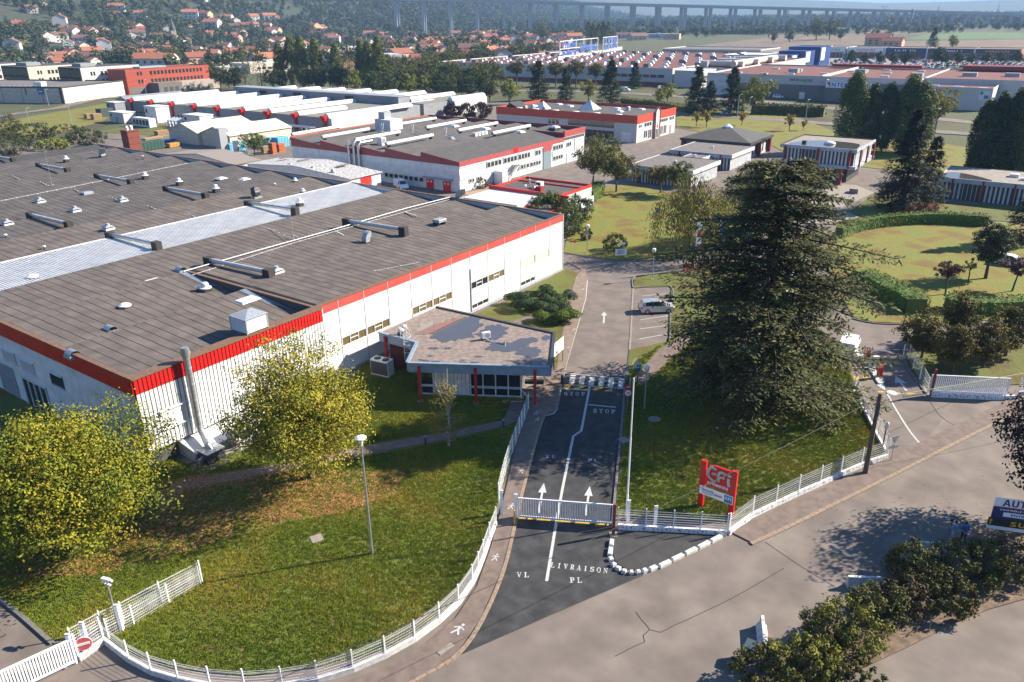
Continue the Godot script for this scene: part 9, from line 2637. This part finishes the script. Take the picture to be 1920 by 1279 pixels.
func village() -> void:
	var kinds := [[C.render_cream,C.tile_red,"cream house with red tiled roof",12.0,9.0,3.2],[C.white_wall,C.tile_orange,"white house with orange tiled roof",13.0,9.0,5.4],[C.peach,C.tile_red,"peach house with red tiled roof",14.0,9.5,4.6],[C.render_cream,C.tile_brown,"cream house with brown tiled roof",15.0,9.0,3.2],[C.white_wall,C.tile_brown,"white house with brown tiled roof",11.0,8.5,5.6]]
	var protos := []
	for q in kinds:
		protos.append(house_proto(q[0],q[1],q[2],q[3],q[4],q[5]))
	# those that can be found: tight groups in the middle distance
	for q in [[v(-93.9,0,-956.9),1,1.25,"tall white and orange house, left of the middle group"],[v(-43.8,0,-1007.7),2,1.1,"peach house left of two cream blocks"],[v(-31,0,-1081),2,1.5,"tall cream-peach block before the slope, left"],[v(-23.6,0,-1000.4),2,1.3,"cream-peach block before the slope, right"],[v(-11,0,-961.1),1,1.1,"orange-roofed house right of the cream blocks"],[v(-44.2,0,-828.1),2,1.0,"small peach house in front of the cream blocks"],[v(-15.9,0,-795.9),1,0.9,"low orange-roofed house by the white box hall"],[v(-128.5,0,-1038.6),1,1.0,"orange-roofed house above the white roofs"],[v(-138.5,0,-1217.5),2,1.0,"peach house with long roof among trees"],[v(-140.4,0,-1393.5),0,1.0,"cream house behind the middle group"],[v(19.3,0,-1104),1,1.1,"orange-roofed house behind the tree belt"],[v(70.4,0,-1128.7),1,1.1,"orange-roofed house left of clipped poplars"],[v(154.6,0,-1192.9),3,1.4,"long brown-roofed house at the field track"],[v(162.3,0,-1089.6),3,1.6,"long low brown-roofed house nearest the field"],[v(-445.9,0,-1154.4),1,1.6,"white block of flats with orange roof, left"],[v(-399.7,0,-1098),1,1.6,"white block of flats with orange roof, right"],[v(-393.1,0,-1272.5),1,1.5,"white house with orange hipped roof above the blue hall"],[v(-382.7,0,-1321.4),1,1.6,"large white house with orange roof beside dark firs"],[v(-373.1,0,-1170),2,1.2,"peach house left of the white pair"],[v(-281.6,0,-1179.4),2,1.2,"peach house above the poplar tops"],[v(-242.6,0,-1120.6),1,1.2,"white house above the yellow stripes"],[v(-232.4,0,-1160.1),2,1.2,"peach house right of the yellow stripes"],[v(357.1,0,-831.4),2,1.6,"large pink-roofed farmhouse behind the retail row"],[v(350.1,0,-779.3),2,1.3,"peach farmhouse right of the pink roof"],[v(-705.6,0,-1668.1),0,1.5,"long cream house below the church"],[v(-629,0,-1556.4),0,1.5,"second long cream house below the church"]]:
		copy(protos[q[1]],q[0]+v(0,rise(q[0].x,q[0].z),0),rng.randf_range(-40,50),q[3],q[2])
	var made := 0
	var tries := 0
	while made < 240 and tries < 8000:
		tries += 1
		var px := rng.randf_range(-0.72,0.08)
		var d := rng.randf_range(560.0,1350.0)
		var x := px*d
		var z := -d
		var y := rise(x,z)
		if y > 80.0 or rng.randf() < y/110.0:
			continue
		var k := rng.randi() % 5
		var c := copy(protos[k],v(x,y - 0.3,z),rng.randf_range(-70,70),"%s %s %s" % [kinds[k][2],"high on the slope" if y > 40.0 else "low on the slope" if y > 6.0 else "in the village","above the office blocks" if px < -0.42 else "below the church" if px < -0.3 else "above the poplar row" if px < -0.14 else "towards the viaduct"],rng.randf_range(1.0,1.5))
		c.set_meta("group","village houses at the foot of the slope")
		made += 1
	for p in protos:
		p.free()
	var at_pos := v(-373.5,43.29,-927.63)
	var gy := rise(at_pos.x,at_pos.z)
	var ch := thing("church","pale church with tall pointed steeple on the far slope","church",v(at_pos.x,gy,at_pos.z),30)
	part("nave",S().box(-22,-1,-5,0,8,5),C.render_cream,ch)
	part("nave_roof",S().hexa([v(-22.5,8,5.6),v(0,8,5.6),v(0,8,-5.6),v(-22.5,8,-5.6)],[v(-22.5,12,0.1),v(0,12,0.1),v(0,12,-0.1),v(-22.5,12,-0.1)]),C.tile_brown,ch)
	part("tower",S().box(0,-1,-2.6,5.2,14,2.6),C.render_cream,ch)
	part("spire",S().lathe([w(3.2,14),w(0.0,28)],6),C.slate_roof,ch,v(2.6,0,0))
	for i in 4:
		part("window",S().box(-19.0+i*5,2,5.0,-17.6+i*5,6,5.06),C.glass,ch)

func viaduct() -> void:
	for n in 2:
		var a := v(-195.17,58.96,-1467.07)
		var b := v(1024.66,19.6,-1600.02)
		var off := v(0,0,-34.0*n)
		a += off+v(0,1.5*n,0); b += off+v(0,1.5*n,0)
		var o := thing("viaduct",["long grey motorway viaduct crossing the far plain, nearer deck","second parallel deck of the far viaduct"][n],"viaduct")
		var many := 26
		for i in many:
			var p := a.lerp(b,float(i)/many)
			var q := a.lerp(b,float(i+1)/many)
			part("deck_span",S().bar(p,q,12.0,2.4),C.far_concrete,o)
			part("parapet",S().bar(p+v(0,2.4,6),q+v(0,2.4,6),0.5,0.9),C.far_concrete,o)
			var g := rise(p.x,p.z)
			if p.y - g > 4.0:
				part("pier",S().hexa([v(p.x - 2,g - 2,p.z+2),v(p.x+2,g - 2,p.z+2),v(p.x+2,g - 2,p.z - 2),v(p.x - 2,g - 2,p.z - 2)],[v(p.x - 3,p.y - 1.5,p.z+2),v(p.x+3,p.y - 1.5,p.z+2),v(p.x+3,p.y - 1.5,p.z - 2),v(p.x - 3,p.y - 1.5,p.z - 2)]),C.far_concrete,o)
	# pylons and mast
	var first: Node3D = null
	for q in PYLONS:
		var h: float = q[1]
		if first == null:
			first = thing("power_pylon",q[2],"power pylon",q[0],20,"power pylons on the far plain")
			var leg := S()
			for s in [[-1,-1],[1,-1],[1,1],[-1,1]]:
				part("leg",S().bar(v(s[0]*4.0,0,s[1]*4.0),v(s[0]*0.7,36,s[1]*0.7),0.5,0.5),C.pylon,first)
			for i in 8:
				var y := i*4.4
				var k := lerpf(4.0,0.7,y/36.0)
				var k2 := lerpf(4.0,0.7,(y+4.4)/36.0)
				part("bracing",S().bar(v(-k,y,k),v(k2,y+4.4,k2),0.25,0.25).bar(v(k,y,k),v(-k2,y+4.4,k2),0.25,0.25).bar(v(-k,y,-k),v(k2,y+4.4,-k2),0.25,0.25),C.pylon,first)
			for y in [27.0,38.0]:
				part("crossarm",S().bar(v(-11,y+2.5,0),v(0,y - 1,0),0.6,0.6).bar(v(11,y+2.5,0),v(0,y - 1,0),0.6,0.6).bar(v(-11,y+2.5,0),v(11,y+2.5,0),0.5,0.5),C.pylon,first)
		else:
			copy(first,q[0],q[3],q[2],h)
	var t := thing("telecom_mast","slim dark telecom mast on the field edge beyond shops","mast",v(585.1,0,-1215.8),0)
	part("shaft",S().tube(v(0,0,0),v(0,34,0),1.0,0.6,8),C.pylon,t)
	for i in 3:
		part("antenna_ring",S().tube(v(0,22+i*4.2,0),v(0,24.6+i*4.2,0),1.9,1.9,6),C.grey_metal,t)

const PYLONS := [[Vector3(1100,0,-1720),1.0,"nearest power pylon on the far plain, wide crossarms",20.0],[Vector3(1280,0,-2080),1.1,"power pylon just left of the nearest one",35.0],[Vector3(1235,0,-2120),1.1,"power pylon second left of the nearest one",60.0],[Vector3(1450,0,-2150),1.15,"power pylon at the right picture edge",10.0],[Vector3(930,0,-2080),1.0,"wide-armed power pylon above the middle of viaduct",20.0],[Vector3(1020,0,-2600),1.1,"narrow power pylon left of the wide-armed one",70.0],[Vector3(1340,0,-2620),1.1,"faint power pylon in the haze of far plain",50.0],[Vector3(900,0,-2700),1.1,"faint power pylon at left above viaduct",50.0]]

func lamps_far() -> void:
	var o := thing("street_lamp","slim lamp post on the back road behind pyramid pavilion","street lamp",v(76.6,0,-269.1),0,"lamp posts beyond the site")
	part("pole",S().tube(v(0,0,0),v(0,7.5,0),0.12,0.08,6),C.zinc,o)
	part("arm",S().bar(v(0,7.5,0),v(1.2,7.7,0),0.15,0.12),C.white_metal,o)
	for q in [[v(80.2,0,-268.7),"lamp post right of the slim one behind pyramid pavilion"],[v(64.9,0,-289),"lamp post beside the paired dark pines"],[v(95.8,0,-258.6),"lamp post below the roadside hedge"],[v(122.4,0,-229.2),"lamp post before the yellow bazaar tree"],[v(-191.7,0,-337.2),"lamp post before the beige hall"],[v(-150.8,0,-276.7),"lamp post on the lawn left of pallets"],[v(-157.7,0,-263.8),"short lamp post on lawn above the thicket"],[v(-171.9,0,-385.9),"lamp post before the red office"],[v(1.2,0,-324),"lamp post before the first dark pine"],[v(-217,0,-454.4),"lamp post before the white office"]]:
		copy(o,q[0],30,q[1],0.9)

# ---------------------------------------------------------------- the two people
func people() -> void:
	person(v(29.32,0,-42.61),18,"person in a pale blue shirt and beige shorts beside the barrier",Color(0.20,0.26,0.45),Color(0.46,0.38,0.30),true,0.0)
	person(v(29.9,0,-42.49),-14,"person in a bright blue shirt with hands clasped behind back",Color(0.02,0.11,0.32),Color(0.03,0.03,0.035),false,1.0)

func person(where: Vector3,turn: float,label: String,shirt: Color,legs: Color,shorts: bool,behind: float) -> void:
	var o := thing("person",label,"person",where,turn)
	# joints: [from, to, radius from, radius to, colour]; the figure faces away, -z
	var skin := Color(0.42,0.24,0.16)
	var b := []
	for s in [-1.0,1.0]:
		b.append([v(0.09*s,0.92,0),v(0.10*s,0.5,-0.01),0.088,0.058,legs])
		b.append([v(0.10*s,0.5,-0.01),v(0.11*s,0.09,0.02),0.056,0.038,skin if shorts else legs])
		b.append([v(0.11*s,0.05,0.05),v(0.13*s,0.035,-0.16),0.045,0.036,Color(0.4,0.42,0.45)])
		b.append([v(0.17*s,1.43,0),v((0.24 if behind > 0.0 else 0.25)*s,1.16,0.05 if behind > 0.0 else -0.02),0.055,0.044,shirt])
		var hand := v(0.03*s,0.98,0.17) if behind > 0.0 else v(0.16*s,1.16,-0.28)
		b.append([v((0.24 if behind > 0.0 else 0.25)*s,1.16,0.05 if behind > 0.0 else -0.02),hand,0.042,0.028,skin])
		b.append([hand,hand+(v(-0.03*s,-0.05,0.01) if behind > 0.0 else v(-0.03*s,0.03,-0.06)),0.032,0.028,skin])
		for f in 5:
			var h2: Vector3 = b[-1][1] if b[-1].size() == 5 and f == 0 else hand
			b.append([hand+v(0.012*(f - 2),-0.02,0.005),hand+v(0.014*(f - 2) - 0.03*s,-0.09+0.012*absf(f - 2),0.02) if behind > 0.0 else hand+v(0.012*(f - 2),0.02,-0.12+0.012*absf(f - 2)),0.011,0.008,skin])
	b.append([v(0,0.95,0),v(0,1.15,0.0),0.135,0.125,shirt])
	b.append([v(0,1.15,0),v(0,1.38,-0.01),0.13,0.14,shirt])
	b.append([v(-0.11,1.40,0),v(0.11,1.40,0),0.085,0.085,shirt])
	b.append([v(0,1.44,-0.01),v(0,1.56,-0.04),0.055,0.05,skin])
	b.append([v(0,1.62,-0.06),v(0,1.68,-0.05),0.085,0.095,Color(0.03,0.022,0.018)])
	b.append([v(0,1.58,-0.10),v(0,1.64,-0.12),0.05,0.06,skin])
	b.append([v(0,1.61,-0.17),v(0,1.6,-0.185),0.018,0.014,skin])
	for s in [-1.0,1.0]:
		b.append([v(0.09*s,1.63,-0.06),v(0.095*s,1.6,-0.06),0.018,0.014,skin])
	part("body",surface_net(b,0.028),C.cloth,o)
	if behind == 0.0:
		var cam := thing("film_camera","small dark camera on a stick held by shaded person","camera",where+v(0,0,0),turn)
		part("body",S().box(-0.09,1.5,-0.42,0.09,1.66,-0.3),C.black,cam)
		part("lens",S().tube(v(0,1.58,-0.42),v(0,1.58,-0.52),0.045,0.05,10),C.dark_metal,cam)
		part("stick",S().tube(v(0.12,0.0,-0.5),v(0.0,1.5,-0.36),0.014,0.014,6),C.black,cam)

func surface_net(bones: Array,cell: float) -> ArrayMesh:
	var field := {}
	var tint := {}
	for b in bones:
		var a: Vector3 = b[0]
		var e: Vector3 = b[1]
		var r: float = maxf(b[2],b[3])+cell*3.0
		var lo := a.min(e) - Vector3.ONE*r
		var hi := a.max(e)+Vector3.ONE*r
		var d := e - a
		var dd := maxf(d.length_squared(),1e-9)
		for i in range(floori(lo.x/cell),ceili(hi.x/cell)+1):
			for j in range(floori(lo.y/cell),ceili(hi.y/cell)+1):
				for k in range(floori(lo.z/cell),ceili(hi.z/cell)+1):
					var p := v(i,j,k)*cell
					var t := clampf((p - a).dot(d)/dd,0,1)
					var q := p.distance_to(a+d*t) - lerpf(b[2],b[3],t)
					var key := Vector3i(i,j,k)
					if field.has(key):
						var old: float = field[key]
						if q < old:
							tint[key] = b[4]
						var m := 0.02
						var h := clampf(0.5+0.5*(q - old)/m,0,1)
						field[key] = lerpf(q,old,h) - m*h*(1.0 - h)
					else:
						field[key] = q
						tint[key] = b[4]
	var at_cell := {}
	var pts := PackedVector3Array()
	var cols := PackedColorArray()
	var corner := [Vector3i(0,0,0),Vector3i(1,0,0),Vector3i(0,1,0),Vector3i(1,1,0),Vector3i(0,0,1),Vector3i(1,0,1),Vector3i(0,1,1),Vector3i(1,1,1)]
	var edges := [[0,1],[2,3],[4,5],[6,7],[0,2],[1,3],[4,6],[5,7],[0,4],[1,5],[2,6],[3,7]]
	for key in field:
		var vals := []
		for c in corner:
			vals.append(field.get(key+c,1.0))
		var sum := Vector3.ZERO
		var n := 0
		for e in edges:
			var x: float = vals[e[0]]
			var y: float = vals[e[1]]
			if (x < 0.0) != (y < 0.0):
				sum += Vector3(key+corner[e[0]]).lerp(Vector3(key+corner[e[1]]),x/(x - y))
				n += 1
		if n:
			at_cell[key] = pts.size()
			pts.append(sum/n*cell)
			cols.append(tint[key])
	var idx := PackedInt32Array()
	for key in field:
		var x: float = field[key]
		for ax in 3:
			var u := Vector3i.ZERO
			u[ax] = 1
			var y: float = field.get(key+u,1.0)
			if (x < 0.0) == (y < 0.0):
				continue
			var s1 := Vector3i.ZERO
			var s2 := Vector3i.ZERO
			s1[(ax+1) % 3] = -1
			s2[(ax+2) % 3] = -1
			var q := [key,key+s1,key+s1+s2,key+s2]
			if not q.all(func(k): return at_cell.has(k)):
				continue
			var z := q.map(func(k): return at_cell[k])
			if x > 0.0:
				z.reverse()
			idx.append_array([z[0],z[2],z[1],z[0],z[3],z[2]])
	var nm := PackedVector3Array()
	nm.resize(pts.size())
	for i in range(0,idx.size(),3):
		var m := (pts[idx[i+2]] - pts[idx[i]]).cross(pts[idx[i+1]] - pts[idx[i]])
		for j in 3:
			nm[idx[i+j]] += m
	for i in nm.size():
		nm[i] = nm[i].normalized()
	var arr := []
	arr.resize(Mesh.ARRAY_MAX)
	arr[Mesh.ARRAY_VERTEX] = pts; arr[Mesh.ARRAY_NORMAL] = nm; arr[Mesh.ARRAY_COLOR] = cols; arr[Mesh.ARRAY_INDEX] = idx
	var mesh := ArrayMesh.new()
	mesh.add_surface_from_arrays(Mesh.PRIMITIVE_TRIANGLES,arr)
	return mesh
